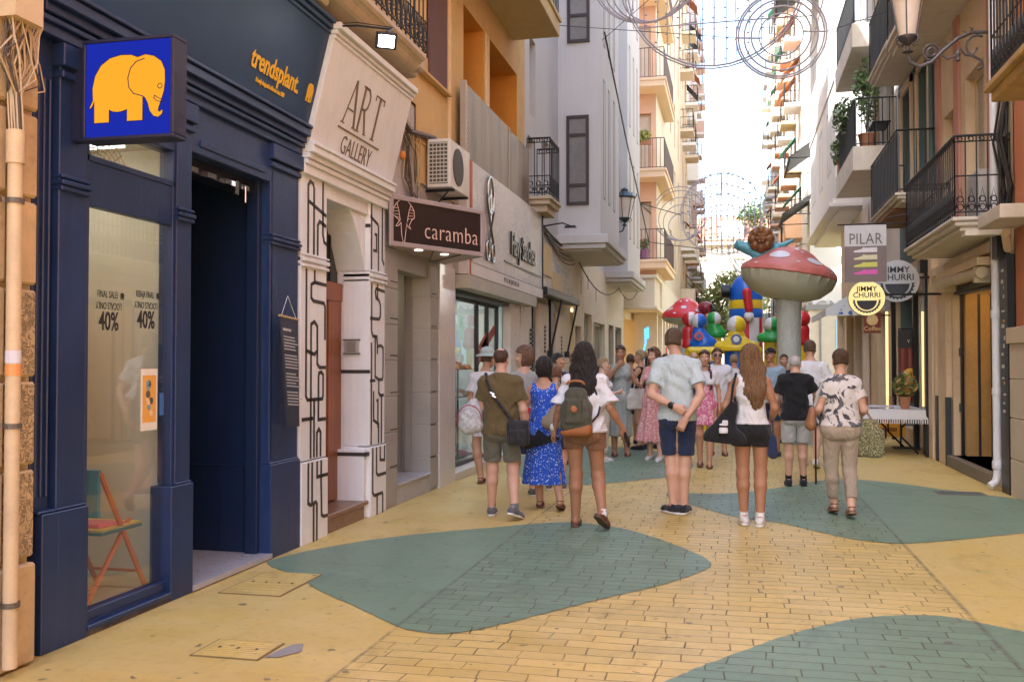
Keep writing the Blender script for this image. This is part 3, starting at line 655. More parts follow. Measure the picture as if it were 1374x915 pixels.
# arched soffit wedge
for k in range(6):
    t0, t1 = k / 6, (k + 1) / 6
    w.hexa([(-4.15, 8.92 - .42 * (1 - math.sqrt(1 - (1 - t0) ** 2)) * 0 - .42 * t0, 2.95 - .55 * math.sqrt(max(0, 1 - t0)) * (1 - t0)), (-3.52, 8.92 - .42 * t0, 2.95 - .55 * math.sqrt(max(0, 1 - t0)) * (1 - t0)), (-3.52, 8.92 - .42 * t1, 2.95 - .55 * math.sqrt(max(0, 1 - t1)) * (1 - t1)), (-4.15, 8.92 - .42 * t1, 2.95 - .55 * math.sqrt(max(0, 1 - t1)) * (1 - t1))],
           [(-4.15, 8.92 - .42 * t0, 2.96), (-3.52, 8.92 - .42 * t0, 2.96), (-3.52, 8.92 - .42 * t1, 2.96), (-4.15, 8.92 - .42 * t1, 2.96)])
for z0, z1, x in ((3.07, 3.15, -3.44), (3.15, 3.19, -3.42), (3.195, 3.24, -3.40), (3.24, 3.30, -3.365), (3.30, 3.33, -3.35)): w.box(-3.9, x, AY0, AY1 + .012, z0, z1)
w.box(-3.80, -3.50, 8.84, 8.93, 0, .66)
w.build('frame', WHITEP, AG, bevel=.005)
gz0, gz1, gx0, gx1 = 3.332, 4.17, -3.40, -3.19
mb = MB(); mb.hexa([(-3.6, AY0, gz0), (gx0, AY0, gz0), (gx0, AY1, gz0), (-3.6, AY1, gz0)], [(-3.6, AY0, gz1), (gx1, AY0, gz1), (gx1, AY1, gz1), (-3.6, AY1, gz1)])
mb.box(-3.6, gx1 + .012, AY0, AY1 + .01, gz1, gz1 + .03); mb.box(-3.6, gx1 + .03, AY0, AY1 + .02, gz1 + .035, gz1 + .07); mb.box(-3.6, gx1 + .06, AY0, AY1 + .03, gz1 + .075, gz1 + .13)
mb.build('fascia', WHITEP, AG, bevel=.004)
gn = Vector((gz1 - gz0, 0, -(gx1 - gx0))).normalized(); gw = Vector((gx1 - gx0, 0, gz1 - gz0)).normalized()
BR_ = M('sign_brown', (.16, .12, .09), .6, bump=0)
gp = lambda px, py: fpt(px, py, 0, gx0, gz0, gx1, gz1) + gn * .002
mb = MB()
def serif(strokes, thin, thick, ser, px, py, hh, wscale, o):
    for P, wd in strokes: mb.ribbon([(a * wscale, b * hh) for a, b in P], wd, o, fu, gw, gn, .004)
c = gp(488, 157); H = .40
A_ = [([(0, 0), (.42, 1)], .014), ([(.42, 1), (.84, 0)], .034), ([(.16, .34), (.66, .34)], .012), ([(-.1, 0), (.14, 0)], .010), ([(.7, 0), (.98, 0)], .010)]
R_ = [([(.1, 0), (.1, 1)], .034), ([(.1, .99), (.4, .99), (.55, .88), (.58, .76), (.52, .6), (.38, .51), (.1, .5)], .022), ([(.33, .5), (.68, 0)], .032), ([(-.04, 0), (.24, 0)], .010), ([(-.04, 1), (.2, 1)], .010), ([(.58, 0), (.8, 0)], .010)]
T_ = [([(.35, 0), (.35, 1)], .034), ([(0, .985), (.7, .985)], .014), ([(0, 1), (0, .86)], .012), ([(.7, 1), (.7, .86)], .012), ([(.2, 0), (.5, 0)], .010)]
x = -.42
for G in (A_, R_, T_):
    oo = c + fu * x + gw * (-.15)
    for P, wd in G: mb.ribbon([(a * .30, b * H) for a, b in P], wd, oo, fu, gw, gn, .004)
    x += .30
mb.ribbon([(-.48, -.20), (.50, -.20)], .014, c, fu, gw, gn, .004)
mb.text('GALLERY', c - gw * .335 + fu * .01, fu, gw, .235, .004, -.008, .74)
mb.build('lettering', BR_, AG)
# maze lines: ribbons on the pilasters
mz = MB()
def lines(ylo, yhi, zlo, zhi, P, xs, w_=.030):
    for poly in P: mz.ribbon([(ylo + (yhi - ylo) * a, zlo + (zhi - zlo) * b) for a, b in poly], w_, (xs, 0, 0), (0, 1, 0), (0, 0, 1), (1, 0, 0), .003)
up = [[(.28, 1 - .93), (.28, .62), (.28, .93)], [(.28, .93), (.50, .93), (.50, .06)], [(.28, .80), (.95, .70)], [(.70, .02), (.70, .55), (.95, .58)], [(.78, 1.0), (.78, .62), (.78, .52), (.98, .47)]]
lines(7.40, 7.88, 2.42, 3.07, [[(.22, 0), (.22, .88), (.30, .94), (.42, .92), (.46, .86), (.46, 0)], [(.22, .68), (.98, .56)], [(.62, 0), (.62, .40), (.70, .46), (.98, .42)], [(.84, 1), (.84, .30), (.90, .20), (1, .18)]], XL - .003)
lines(7.40, 7.88, .70, 2.29, [[(.16, 1), (.16, .57), (.5, .55), (.62, .57), (.62, .70), (.5, .725), (.36, .71), (.36, .56)], [(.50, 1), (.50, .935), (1, .93)], [(.50, .935), (.36, .92), (.36, .85), (.45, .835), (.9, .83), (.95, .81), (.95, .63)],
    [(.62, .57), (.62, .50), (.72, .48), (1, .48)], [(.36, .56), (.36, .0)], [(.16, .57), (.16, .33), (.22, .31), (.85, .31), (.88, .33), (.88, .44), (.8, .455), (.7, .45), (.68, .43), (.68, .20), (1, .20)], [(0, .21), (.45, .21)], [(.62, .0), (.62, .13), (.7, .15), (.78, .13), (.78, 0)], [(.5, .31), (.5, .18), (.5, 0)]], XL - .003)
lines(7.40, 7.89, .0, .67, [[(.2, 1), (.2, .50), (.3, .47), (.5, .49), (.55, .46), (.55, 0)], [(.42, 0), (.42, .47)], [(.55, 1), (.55, .8), (1, .8)], [(.72, 1), (.72, .75), (.75, .30), (.85, .27), (1, .27)], [(.35, 1), (.35, .5)]], XL + .013)
mz.seg(); lines(8.93, 9.33, 2.42, 3.07, [[(.08, 1), (.08, 0)], [(0, .80), (.5, .72), (.55, .68), (.55, 0)], [(.82, 1), (.82, .2), (.95, .12)], [(.30, .55), (.42, .55), (.42, .30), (.20, .30)]], XL - .003)
lines(8.93, 9.33, .70, 2.29, [[(.10, 1), (.10, .70), (.2, .67), (.45, .67), (.5, .62), (.5, .56)], [(0, .78), (.6, .78), (.7, .80), (.7, .87), (.6, .90), (.4, .91), (.35, .95), (.4, .97), (1, .96)], [(.5, 1), (.5, .91)], [(.35, .67), (.35, .42), (.6, .40), (.85, .40), (.9, .42), (.9, .60), (.75, .615), (.55, .61)],
    [(.6, .40), (.6, .32), (.7, .30), (.95, .30)], [(.10, .63), (.10, 0)], [(.25, .33), (.25, .15), (.6, .12), (.6, 0)], [(.8, .30), (.8, .05), (.8, 0)], [(0, .395), (.35, .395)], [(.45, .27), (.55, .27), (.55, .10)]], XL - .003)
lines(8.93, 9.34, 0, .67, [[(.1, 1), (.1, .35), (.2, .30), (.75, .30), (.78, .26), (.78, 0)], [(.4, 0), (.4, .30)], [(.35, 1), (.35, .62), (.45, .58), (1, .58)], [(.6, 1), (.6, .8), (.9, .78), (.9, 1)]], XL + .013)
# bands round the jamb (faces the camera)
for z in (2.83, 1.40, .60, 1.97 - .0): 
    if z == 1.97: continue
    mz.box(-3.79, XL - .0, 8.834 if z < .65 else 8.915, 8.93, z, z + .035)
mz.build_segs('maze_lines', DARKL, AG)
# recess: wooden door + transom
WD = M('door_wood', (.26, .085, .03), .4, var=.3, streak=.5)
mb = MB(); X = -3.80
mb.box(X - .05, X, 7.6, 7.72, .18, 2.1); mb.box(X - .05, X + .03, 8.62, 8.93, .18, 2.25); mb.box(X - .05, X + .04, 7.6, 8.93, 2.1, 2.28); mb.box(X - .06, X - .02, 7.72, 8.62, .18, 2.1); mb.box(X - .03, X + .015, 7.74, 8.6, 1.3, 1.38); mb.box(X - .03, X + .015, 7.74, 8.6, .2, .4); mb.box(X - .03, X + .02, 8.08, 8.16, .2, 2.1); mb.box(X - .03, X + .02, 8.48, 8.6, .2, 2.1)
dr = mb.build('door', WD, AG, bevel=.006)
mb = MB(); mb.lathe([(.0, -.03), (.028, -.02), (.03, 0), (.02, .02), (.01, .03)], (X + .03, 8.15, 1.15), 12, axis='x'); mb.build('handle', M('brass', (.6, .4, .15), .3, metal=1, bump=0), dr, smooth=True)
mb = MB(); mb.box(X - .04, X - .02, 7.6, 8.93, 2.28, 3.0); 
for k in range(7): mb.box(X - .02, X, 7.7 + k * .17, 7.72 + k * .17, 2.28, 2.98)
mb.build('transom_window', M('transom_dark', (.025, .03, .03), .3, bump=0), AG)
mb = MB(); mb.box(-4.15, -3.47, 7.9, 8.90, .13, .17); mb.box(-4.12, -3.49, 7.9, 8.84, 0, .13); mb.build('step', M('brown_granite', (.20, .11, .07), .35, var=.3, scale=30), AG, bevel=.006)
mb = MB(); mb.box(-3.73, -3.58, 8.895, 8.921, 1.60, 1.72, 0); mb.box(-3.74, -3.57, 8.89, 8.921, 1.72, 1.735, 1); mb.box(-3.74, -3.57, 8.89, 8.921, 1.585, 1.6, 1)
for k in range(5): mb.box(-3.70, -3.61, 8.888, 8.9, 1.615 + k * .02, 1.622 + k * .02, 1)
mb.build('intercom', [M('intercom_grey', (.45, .44, .42), .4, metal=.3), M('intercom_dark', (.12, .11, .1), .5)], AG)
mb = MB(); mb.box(-9, -4.16, AY0, AY1, 0, 4.3); mb.box(-4.16, -3.62, AY0, 7.6, 0, 3.3); mb.box(-4.16, -3.6, AY0, AY1, 3.2, 4.35); mb.build('back_wall', M('plain_wall', (.4, .38, .35), .9), AG)
# ================================================================= boutique with the wedge sign
BT = thing('boutique', 'narrow grey tiled boutique with a recessed glass door', 'shop', (-3.5, 10.5, 0))
BY0, BY1 = 9.345, 11.86
w = MB()
for ya, yb in ((9.345, 9.72), (10.86, 11.17)):
    n = 7; zb = [0.03 + 2.62 * k / n for k in range(n + 1)]
    for k in range(n): w.box(-3.7, XL, ya, yb, zb[k] + .006, zb[k + 1] - .006)
    w.box(-3.69, XL - .008, ya + .003, yb - .003, 0, 2.7); w.seg()
w.box(-4.5, -3.6, 9.35, 9.70, 0, 2.75); w.box(-3.68, -3.5, 9.72, 10.86, 2.5, 2.9); w.box(-4.3, -3.6, 10.88, 11.15, 0, 2.9)
w.build_segs('pillar', GREYT, BT, bevel=.004)
mb = MB()
for k in range(6):
    mb.seg(); z = .42 + k * .385; mb.box(-3.50, XL + .004, 9.50, 9.715, z, z + .012); mb.box(-3.50, XL + .004, 10.90, 11.08, z - .03, z - .018)
mb.build_segs('inset_strip', BLACKM, BT)
mb = MB(); mb.box(-3.60, XL + .012, 11.19, 11.84, 0, 2.70); mb.build('glossy_panel', M('glossy_white', (.62, .58, .56), .12, var=.12, scale=1.0, bump=0), BT)
mb = MB(); mb.box(-3.9, -3.48, 9.72, 10.86, 0, .20); mb.box(-3.9, -3.46, 9.72, 10.86, .20, .225); mb.build('step', M('grey_marble', (.38, .38, .41), .3, dirt=.15), BT, bevel=.004)
mb = MB(); mb.box(-4.45, -3.78, 10.80, 10.86, .2, 2.6); mb.box(-3.80, -3.74, 9.72, 9.76, .22, 2.5); mb.box(-3.80, -3.74, 10.42, 10.47, .22, 2.5); mb.box(-3.8, -3.74, 9.76, 10.42, 2.4, 2.5); mb.box(-3.79, -3.75, 9.76, 10.42, .22, .27)
dr = mb.build('door', M('steel_frame', (.28, .28, .27), .4, metal=.5), BT)
mb = MB(); mb.box(-3.775, -3.765, 9.76, 10.42, .27, 2.4); mb.box(-3.775, -3.765, 10.47, 10.82, .24, 2.5); mb.build('pane', GL, dr)
mb = MB(); mb.tube([(-3.765, 9.82, 1.42), (-3.70, 9.82, 1.42), (-3.69, 9.82, 1.40), (-3.69, 9.82, 1.12), (-3.70, 9.82, 1.10), (-3.765, 9.82, 1.10)], .012, 8); mb.build('handle', CHROME, dr, smooth=True)
mb = MB(); mb.box(-5.2, -5.18, 9.3, 11.2, .2, 2.8); mb.box(-5.2, -3.9, 10.9, 10.92, .2, 2.8); mb.box(-5.2, -3.8, 9.6, 11, .19, .21, 1); mb.box(-5.2, -3.75, 9.6, 11, 2.6, 2.62)
mb.build('shop_interior', [M('olive_interior', (.42, .38, .24), .8, bump=0), M('beige_floor', (.42, .36, .26), .5)], BT)
mb = MB(); mb.box(-4.9, -4.2, 9.9, 10.6, 2.58, 2.595); mb.build('ceiling_lamp', emit('boutique_light', (1, .85, .6), 1.2), BT)
# mannequin garments behind the door
mb = MB()
for (y, z0, z1, rr) in ((10.02, .95, 1.95, .17), (10.28, 1.05, 1.9, .16)):
    mb.lathe([(rr * 1.1, z0), (rr, z0 + .3), (rr * .72, z0 + .62), (rr * .95, z1 - .12), (rr * .5, z1 - .02), (.03, z1)], (-4.05, y, 0), 14, sx=.6)
mb.build('displayed_garment', M('dark_cloth', (.07, .06, .06), .9), BT, smooth=True)
mb = MB(); mb.box(-9, -5.21, BY0, BY1, 0, 3.9); mb.box(-5.2, -3.65, 9.35, 11.86, 2.72, 3.6); mb.box(-5.2, -4.3, 10.95, 11.85, 0, 2.8); mb.build('back_wall', M('plain_wall', (.4, .38, .35), .9), BT)
mb = MB(); mb.box(-3.66, -3.49, 9.40, 11.86, 2.71, 4.38); mb.build('upper_wall', M('stained_render', (.50, .46, .42), .9, dirt=.6, streak=.4, scale=1.6), BT)
# wedge sign
CS = thing('wedge_sign', 'brown wedge-shaped projecting sign reading caramba with a pink line elephant', 'sign', (-3.1, 10.4, 2.7))
za, zb2 = 2.70, 3.23
A, Bp, C = Vector((-3.43, 9.33, 0)), Vector((-2.77, 10.6, 0)), Vector((-3.43, 11.3, 0))
fd = (Bp - A).normalized(); nrm = Vector((fd.y, -fd.x, 0))
Z = Vector((0, 0, 1))
mb = MB(); mb.hexa([A + Z * za, Bp + Z * za, C + Z * za], [A + Z * zb2, Bp + Z * zb2, C + Z * zb2])
L = (Bp - A).length
def fr(a0, a1, z0, z1, t): mb.hexa([A + fd * a0 + Z * z0, A + fd * a1 + Z * z0, A + fd * a1 + Z * z0 + nrm * t, A + fd * a0 + Z * z0 + nrm * t], [A + fd * a0 + Z * z1, A + fd * a1 + Z * z1, A + fd * a1 + Z * z1 + nrm * t, A + fd * a0 + Z * z1 + nrm * t])
fr(0, L, za - .0, za + .05, .022); fr(0, L, zb2 - .05, zb2, .022); fr(0, .05, za + .05, zb2 - .05, .022); fr(L - .05, L + .02, za + .05, zb2 - .05, .022)
mb.build('case', M('mauve_metal', (.38, .31, .30), .45, metal=.1), CS, bevel=.004)
mb = MB(); fr(.05, L - .05, za + .05, zb2 - .05, .008); mb.build('face', M('dark_brown', (.026, .016, .015), .4), CS)
mb = MB(); o = A + fd * (L * .64) + Z * (za + .20) + nrm * .010
mb.text('caramba', o, fd, Z, .26, .004, -.014, .90, space=1.08)
PKM = M('pink_line', (.70, .48, .40), .5, bump=0)
eo = A + fd * .20 + Z * (za + .27) + nrm * .010
E1 = [(0, .0), (.05, -.16), (.02, -.22), (-.02, -.2), (-.035, -.05), (-.05, .02), (-.10, -.02), (-.125, .03), (-.10, .14), (-.06, .19), (0, .205)]
for sg in (1,):
    mb.ribbon([(-.10, .18), (-.05, .215), (.05, .215), (.10, .18), (.145, .12), (.15, .05), (.11, .02), (.075, -.04), (.10, -.075), (.05, -.05), (.04, -.02), (.01, -.23), (-.02, -.24), (-.01, -.21), (-.03, -.15), (-.04, -.02), (-.08, -.06), (-.11, -.06), (-.06, .0), (-.11, .03), (-.15, .05), (-.145, .12), (-.10, .18)], .007, eo, fd, Z, nrm, .004)
    for s_ in (-1, 1):
        mb.ribbon([(s_ * .10, .18), (s_ * .07, .10), (s_ * .05, .0)], .006, eo, fd, Z, nrm, .004)
        for k in range(4): mb.ribbon([(s_ * (.075 - .007 * k), .13 - .035 * k), (s_ * (.145 - .008 * k), .12 - .028 * k)], .005, eo, fd, Z, nrm, .004)
mb.build('lettering', PKM, CS)
mb = MB(); 
for t, q in ((.35, .25), (.7, .3)):
    c = A + fd * L * t; c = c + (Vector((-3.43, c.y, 0)) - c) * q; mb.lathe([(.045, -.006), (.045, 0)], (c.x, c.y, za - .001), 14)
mb.build('downlight', emit('downlight', (1, .85, .7), 1.2), CS)
mb = MB(); 
for t in (.45, .75):
    a_ = A + fd * L * t; b2 = C + (Bp - C) * t; mb.tube([a_ + Z * (za - .004), Vector((-3.43, (a_.y + C.y) / 2 + .1, za - .004))], .006, 5)
mb.build('soffit_strip', DARKL, CS)
# air conditioner
AC = thing('air_conditioner', 'white air conditioner with a louvred grille above the wedge-shaped sign', 'air conditioner', (-3.2, 10.8, 3.4))
a0 = onX(571, 190, -3.44); x0, x1, y0, y1, z0, z1 = -3.44, -3.16, 10.62, 11.42, 3.52, 4.08
ACW = M('ac_white', (.62, .58, .50), .5, dirt=.15)
mb = MB(); mb.box(x0, x1, y0, y1, z0, z1); mb.build('case', ACW, AC, bevel=.01)
mb = MB()
for k in range(11): z = z0 + .05 + k * .045; mb.box(x0 + .03, x1 - .03, y0 - .012, y0 - .004, z, z + .012)
for k in range(6): x = x0 + .03 + k * .044; mb.box(x - .004, x + .004, y0 - .014, y0 - .010, z0 + .05, z1 - .05)
mb.build('side_grille', M('ac_grille', (.5, .46, .38), .5), AC)
mb = MB(); mb.box(x0 + .03, x1 - .03, y0 - .004, y0 + .0, z0 + .04, z1 - .04); mb.lathe([(.22, -.0), (.22, .008), (.2, .012)], (x1, (y0 + y1) / 2 - .08, (z0 + z1) / 2), 24, axis='x'); mb.build('fan_opening', M('ac_dark', (.07, .06, .05), .7), AC)
mb = MB(); mb.box(x0 - .05, x1 + .02, y0 + .1, y0 + .13, z0 - .035, z0 - .005); mb.box(x0 - .05, x1 + .02, y1 - .13, y1 - .1, z0 - .035, z0 - .005); mb.tube([(-3.46, y0 + .1, z0 - .3), (x1 - .05, y0 + .1, z0 - .03)], .01, 5); mb.build('bracket', BLACKM, AC)
random.seed(11); cb = MB()
for k in range(15):
    y = 9.85 + random.uniform(0, .5); x = -3.47 + random.uniform(0, .03)
    cb.tube([(x, 9.5 + random.uniform(0, .3), 4.15 + random.uniform(-.1, .1)), (x + .02, y, 3.95 + random.uniform(-.15, .1)), (x, y + random.uniform(-.1, .2), 3.5), (x + .02, y + random.uniform(0, .4), 3.3)], random.uniform(.004, .009), 5, k % 2)
cb.tube([(-3.45, 9.45, 4.2), (-3.44, 10.0, 4.02), (-3.44, 10.9, 4.15)], .035, 6, 1); cb.tube([(-3.45, 9.9, 4.0), (-3.44, 10.05, 3.5), (-3.44, 10.1, 3.25)], .016, 6, 1)
tag(cb.build('wall_cables', [MATS['cable_tan'], MATS['cable_dark']], smooth=True), 'dark cables clipped to the stained wall beside the air conditioner', 'cable')
mb = MB(); mb.lathe([(.0, -.05), (.03, -.035), (.035, 0), (.03, .03), (.0, .05)], (-3.44, 9.78, 3.72), 10); tag(mb.build('wall_box', M('box_orange', (.7, .25, .05), .5)), 'small orange junction bulb on the stained wall', 'box')

# ================================================================= salon / shoe shop
SA = thing('shoe_shop', 'shoe shop with a wide window under a marble sign band with metal lettering', 'shop', (-3.5, 14.3, 0))
SY0, SY1 = 11.865, 16.78
mb = MB()
mb.box(-3.6, XL, 15.05, 15.75, 0, 2.45); mb.box(-3.6, XL + .01, 15.77, 16.40, 0, 2.62); mb.box(-3.6, XL, 11.865, 11.90, 0, 2.6); mb.box(-3.8, XL, 11.9, 15.06, 0, .10); mb.box(-3.6, XL - .02, 16.4, 16.78, 0, 2.6)
mb.build('pier', M('pale_stone', (.62, .56, .52), .3, var=.08, scale=1.5, bump=0), SA, bevel=.004)
mb = MB(); mb.box(-3.9, -3.28, 11.87, 16.2, 2.46, 2.63); mb.build('soffit', M('soffit_grey', (.42, .40, .34), .7), SA)
MARB = custom('mural_marble', lambda b, nt, out: (lambda p, v: (b.set(p, 'Base Color', b.mix(b.ramp(b.math('ABSOLUTE', b.math('SUBTRACT', b.noise(v, 2.2, 3, .5, 2.5), .5)), .0, .035), (.52, .50, .48), b.mix(b.ramp(b.noise(v, 1.1, 3), .4, .6), (.36, .34, .33), (.48, .42, .38)))), b.set(p, 'Roughness', .38), nt.links.new(p.outputs[0], out.inputs[0])))(b.n('ShaderNodeBsdfPrincipled'), b.pos((1, .8, 1.2))))
mb = MB(); mb.box(-3.40, -3.30, 12.10, 16.78, 2.80, 4.12); mb.build('sign_band', MARB, SA)
mb = MB(); mb.box(-3.42, -3.285, 12.02, 16.78, 2.64, 2.80); mb.box(-3.6, -3.31, 11.87, 12.0, 2.64, 4.2); mb.build('fascia', M('pale_fascia', (.62, .57, .54), .5), SA)
mb = MB(); mb.box(-3.42, -3.295, 12.0, 12.09, 2.64, 4.12); mb.build('rust_strip', M('rust_strip', (.40, .12, .05), .6), SA)
mb = MB(); mb.box(-3.33, -3.28, 16.775, 16.80, 2.64, 4.1); mb.box(-3.302, -3.284, 12.1, 16.78, 2.795, 2.805)
mb.build('edge_trim', BLACKM, SA)
mb = MB(); o = Vector((-3.295, 15.15, 3.30))
mb.text('Fernando Sánchez'.replace('Fernando', 'Fern.') if 0 else 'Flavy Sanchez', o, (0, 1, 0), (0, 0, 1), .50, .03, .012, .66)
mb.box(-3.295, -3.28, 13.85, 16.6, 3.0, 3.02)
mb.text('PELUQUERIA', (-3.284, 14.3, 2.72), (0, 1, 0), (0, 0, 1), .10, .006, .0, 1.0, space=1.9)
mb.build('lettering', M('dark_steel', (.06, .055, .05), .25, metal=.9, bump=0), SA)
# emblem: scissors and comb
mb = MB(); yc, zc_ = 12.98, 3.4
def ell(y, z, ry, rz, r=.016): mb.tube([(-3.28, y + ry * math.cos(k * PI / 8), z + rz * math.sin(k * PI / 8)) for k in range(16)], r, 6, closed=True)
ell(yc, zc_ + .42, .17, .26); ell(yc, zc_ + .30, .09, .12, .012); ell(yc - .15, zc_ - .36, .09, .13); ell(yc + .15, zc_ - .36, .09, .13)
mb.tube([(-3.275, yc - .12, zc_ - .24), (-3.275, yc + .17, zc_ + .22)], .016, 6); mb.tube([(-3.27, yc + .12, zc_ - .24), (-3.27, yc - .17, zc_ + .22)], .016, 6); mb.box(-3.285, -3.27, yc - .02, yc + .02, zc_ + .05, zc_ + .5)
mb.build('scissors_emblem', M('polished_steel', (.25, .24, .23), .18, metal=1, bump=0), SA)
mb = MB()
for y in (13.75, 14.35, 14.98): mb.box(-3.72, -3.66, y - .025, y + .025, .12, 2.45)
mb.box(-3.72, -3.66, 11.92, 15.0, 2.36, 2.45); mb.box(-3.72, -3.66, 11.92, 15.0, .10, .14); mb.box(-3.72, -3.66, 11.90, 11.94, .1, 2.45); mb.box(-3.66, -3.5, 11.9, 15.05, 2.40, 2.46)
wf = mb.build('window_frame', BLACKM, SA)
mb = MB(); mb.box(-3.695, -3.685, 11.94, 14.98, .14, 2.36); mb.build('pane', GL, wf)
q = MB(); q.quad((-3.683, 14.05, 1.62), (-3.683, 14.05, 1.78), (-3.683, 14.85, 2.12), (-3.683, 14.85, 1.96)); q.quad((-3.683, 13.78, 1.42), (-3.683, 13.78, 1.72), (-3.683, 14.32, 1.98), (-3.683, 14.32, 1.7)); q.build('sale_strip', M('sale_red', (.45, .08, .07), .5, bump=0), wf)
mb = MB(); mb.box(-6.3, -6.28, 11.9, 15.5, 0, 2.8); mb.box(-6.3, -3.7, 11.88, 11.9, 0, 2.8); mb.box(-6.3, -3.7, 15.4, 15.42, 0, 2.8); mb.box(-6.3, -3.66, 11.9, 15.4, 2.55, 2.57); mb.box(-6.3, -3.66, 11.9, 15.4, .08, .10, 1)
mb.build('shop_interior', [M('mint_interior', (.52, .60, .59), .6, bump=0, var=.03), M('pale_floor', (.5, .5, .46), .3)], SA)
mb = MB()
for y in (12.5, 13.6, 14.7):
    mb.box(-5.6, -4.1, y - .09, y + .09, 2.525, 2.54)
mb.build('ceiling_lamp', emit('shop_light', (.97, 1, .98), 2.6), SA)
mb = MB(); mb.box(-9, -6.31, SY0, SY1, 0, 3.9); mb.box(-6.3, -3.6, 15.43, SY1 - .01, 0, 3.9); mb.box(-6.3, -3.42, SY0, SY1, 2.64, 3.95); mb.build('back_wall', M('plain_wall', (.4, .38, .35), .9), SA)
# shoe rack
RK = thing('shoe_rack', 'black metal rack of shoes inside the shoe shop window', 'rack', (-3.96, 13.6, .1))
mb = MB(); ys = (13.15, 14.1); xs = (-4.12, -3.80)
for y in ys:
    for x in xs: mb.box(x - .012, x + .012, y - .012, y + .012, .1, 1.42)
for z in (.16, .62, 1.02, 1.42):
    mb.box(xs[0], xs[1], ys[0], ys[1], z - .012, z)
mb.build('frame', BLACKM, RK)
SHM = [M('shoe_pink', (.55, .10, .25), .5, bump=0), M('shoe_gold', (.5, .33, .12), .35, bump=0), M('shoe_white', (.7, .68, .62), .5, bump=0), M('shoe_tan', (.35, .18, .08), .5, bump=0), M('shoe_purple', (.25, .08, .35), .5, bump=0)]
def shoe_mesh(col, heel):
    mb = MB(); mb.hexa([(-.04, -.12, 0), (.04, -.12, 0), (.035, .02, 0), (-.035, .02, 0)], [(-.025, -.10, .04), (.025, -.10, .04), (.022, .0, .06), (-.022, .0, .06)])
    mb.hexa([(-.035, .02, 0), (.035, .02, 0), (.03, .13, 0 + heel * .3), (-.03, .13, heel * .3)], [(-.025, .02, .06), (.025, .02, .06), (.024, .13, .075 + heel), (-.024, .13, .075 + heel)])
    mb.box(-.015, .015, .10, .125, 0, .06)
    return mb
random.seed(5)
first = None
for zi, z in enumerate((.16, .62, 1.02, 1.42)):
    for k in range(6):
        mb = shoe_mesh(0, random.uniform(0, .05)); a = random.uniform(-.5, .5) + PI / 2
        cx, cy_ = random.choice((-4.02, -3.90)), 13.22 + k * .15
        mb.v = [(cx + x * math.cos(a) - y * math.sin(a), cy_ + x * math.sin(a) + y * math.cos(a), z + .001 + zz * 1.25) for x, y, zz in mb.v]
        ob = mb.build('shoe', SHM[(zi * 2 + k * 3 + k // 2) % 5], bevel=.01)
        shelf = ('bottom', 'second lowest', 'third', 'top')[zi]
        tag(ob, f'shoe on the {shelf} shelf of the black rack in the shop window', 'shoe', f'shoes on the {shelf} shelf')

# ================================================================= corner bar with folded awning
BB = thing('corner_bar', 'small bar front with black piers, lettered beige panels and a mural band', 'shop', (-3.5, 18.8, 0))
mb = MB(); ys = [16.79, 16.98, 18.2, 18.45, 19.9, 20.2, 21.2]
mb.box(-3.7, XL - .06, 16.79, 21.2, 0, 2.75); mb.build('wall', BEIGE, BB)
mb = MB()
for a_, b2 in ((16.82, 17.0), (18.55, 18.8)): mb.box(-3.66, XL, a_, b2, 0, 2.8); mb.seg()
mb.build_segs('pier', BLACKM, BB)
mb = MB(); mb.box(-3.66, XL + .0, 17.3, 18.3, .1, 2.6); mb.seg(); mb.box(-3.66, XL + .0, 19.1, 20.2, .1, 2.5); mb.build_segs('panel', M('cream_panel', (.62, .54, .44), .6), BB, bevel=.01)
mb = MB()
for y, tz in ((17.9, 1.9), (19.7, 1.75), (16.6, 1.8)):
    for k in range(7): mb.box(XL + .002, XL + .008 + (.03 if y == 16.6 else 0), y - .07, y + .07, tz + .25 - k * .075, tz + .30 - k * .075)
    for k in range(4): mb.box(XL + .002, XL + .008 + (.03 if y == 16.6 else 0), y - .07 + .02 * (k % 2), y + .07 - .03 * (k % 2), tz - .42 - k * .07, tz - .38 - k * .07)
mb.build('menu_lettering', DARKL, BB)
MUR = custom('mural_wall', lambda b, nt, out: (lambda p, v: (b.set(p, 'Base Color', b.mix(b.ramp(b.math('ABSOLUTE', b.math('SUBTRACT', b.noise(v, 1.6, 3, .5, 2.5), .5)), .0, .03), (.70, .70, .68), b.mix(b.ramp(b.noise(v, .9, 2), .42, .55), (.30, .33, .36), (.55, .47, .38)))), b.set(p, 'Roughness', .6), nt.links.new(p.outputs[0], out.inputs[0])))(b.n('ShaderNodeBsdfPrincipled'), b.pos((1, .8, 1.2))))
mb = MB(); mb.box(-3.7, XL + .01, 16.81, 21.2, 2.80, 4.0); mb.build('mural_band', MUR, BB)
mb = MB(); mb.box(XL + .01, XL + .03, 17.1, 18.5, 3.15, 3.75); mb.seg(); mb.box(XL + .01, XL + .03, 18.55, 19.6, 2.95, 3.3); mb.build_segs('yellow_board', M('dull_yellow', (.62, .45, .22), .6), BB)
AW = thing('folded_awning', 'folded black awning with two long arms on the bar front', 'awning', (-3.4, 18.5, 2.7))
mb = MB(); mb.box(-3.46, -3.22, 16.85, 20.6, 2.72, 2.86); mb.build('cassette', BLACKM, AW, bevel=.02)
for y in (18.15, 20.05):
    mb = MB(); mb.tube([(-3.25, y + .35, 2.74), (-3.40, y, 1.72)], .022, 6); mb.box(-3.46, -3.36, y - .05, y + .05, 1.62, 1.74); mb.build('arm', BLACKM, AW)

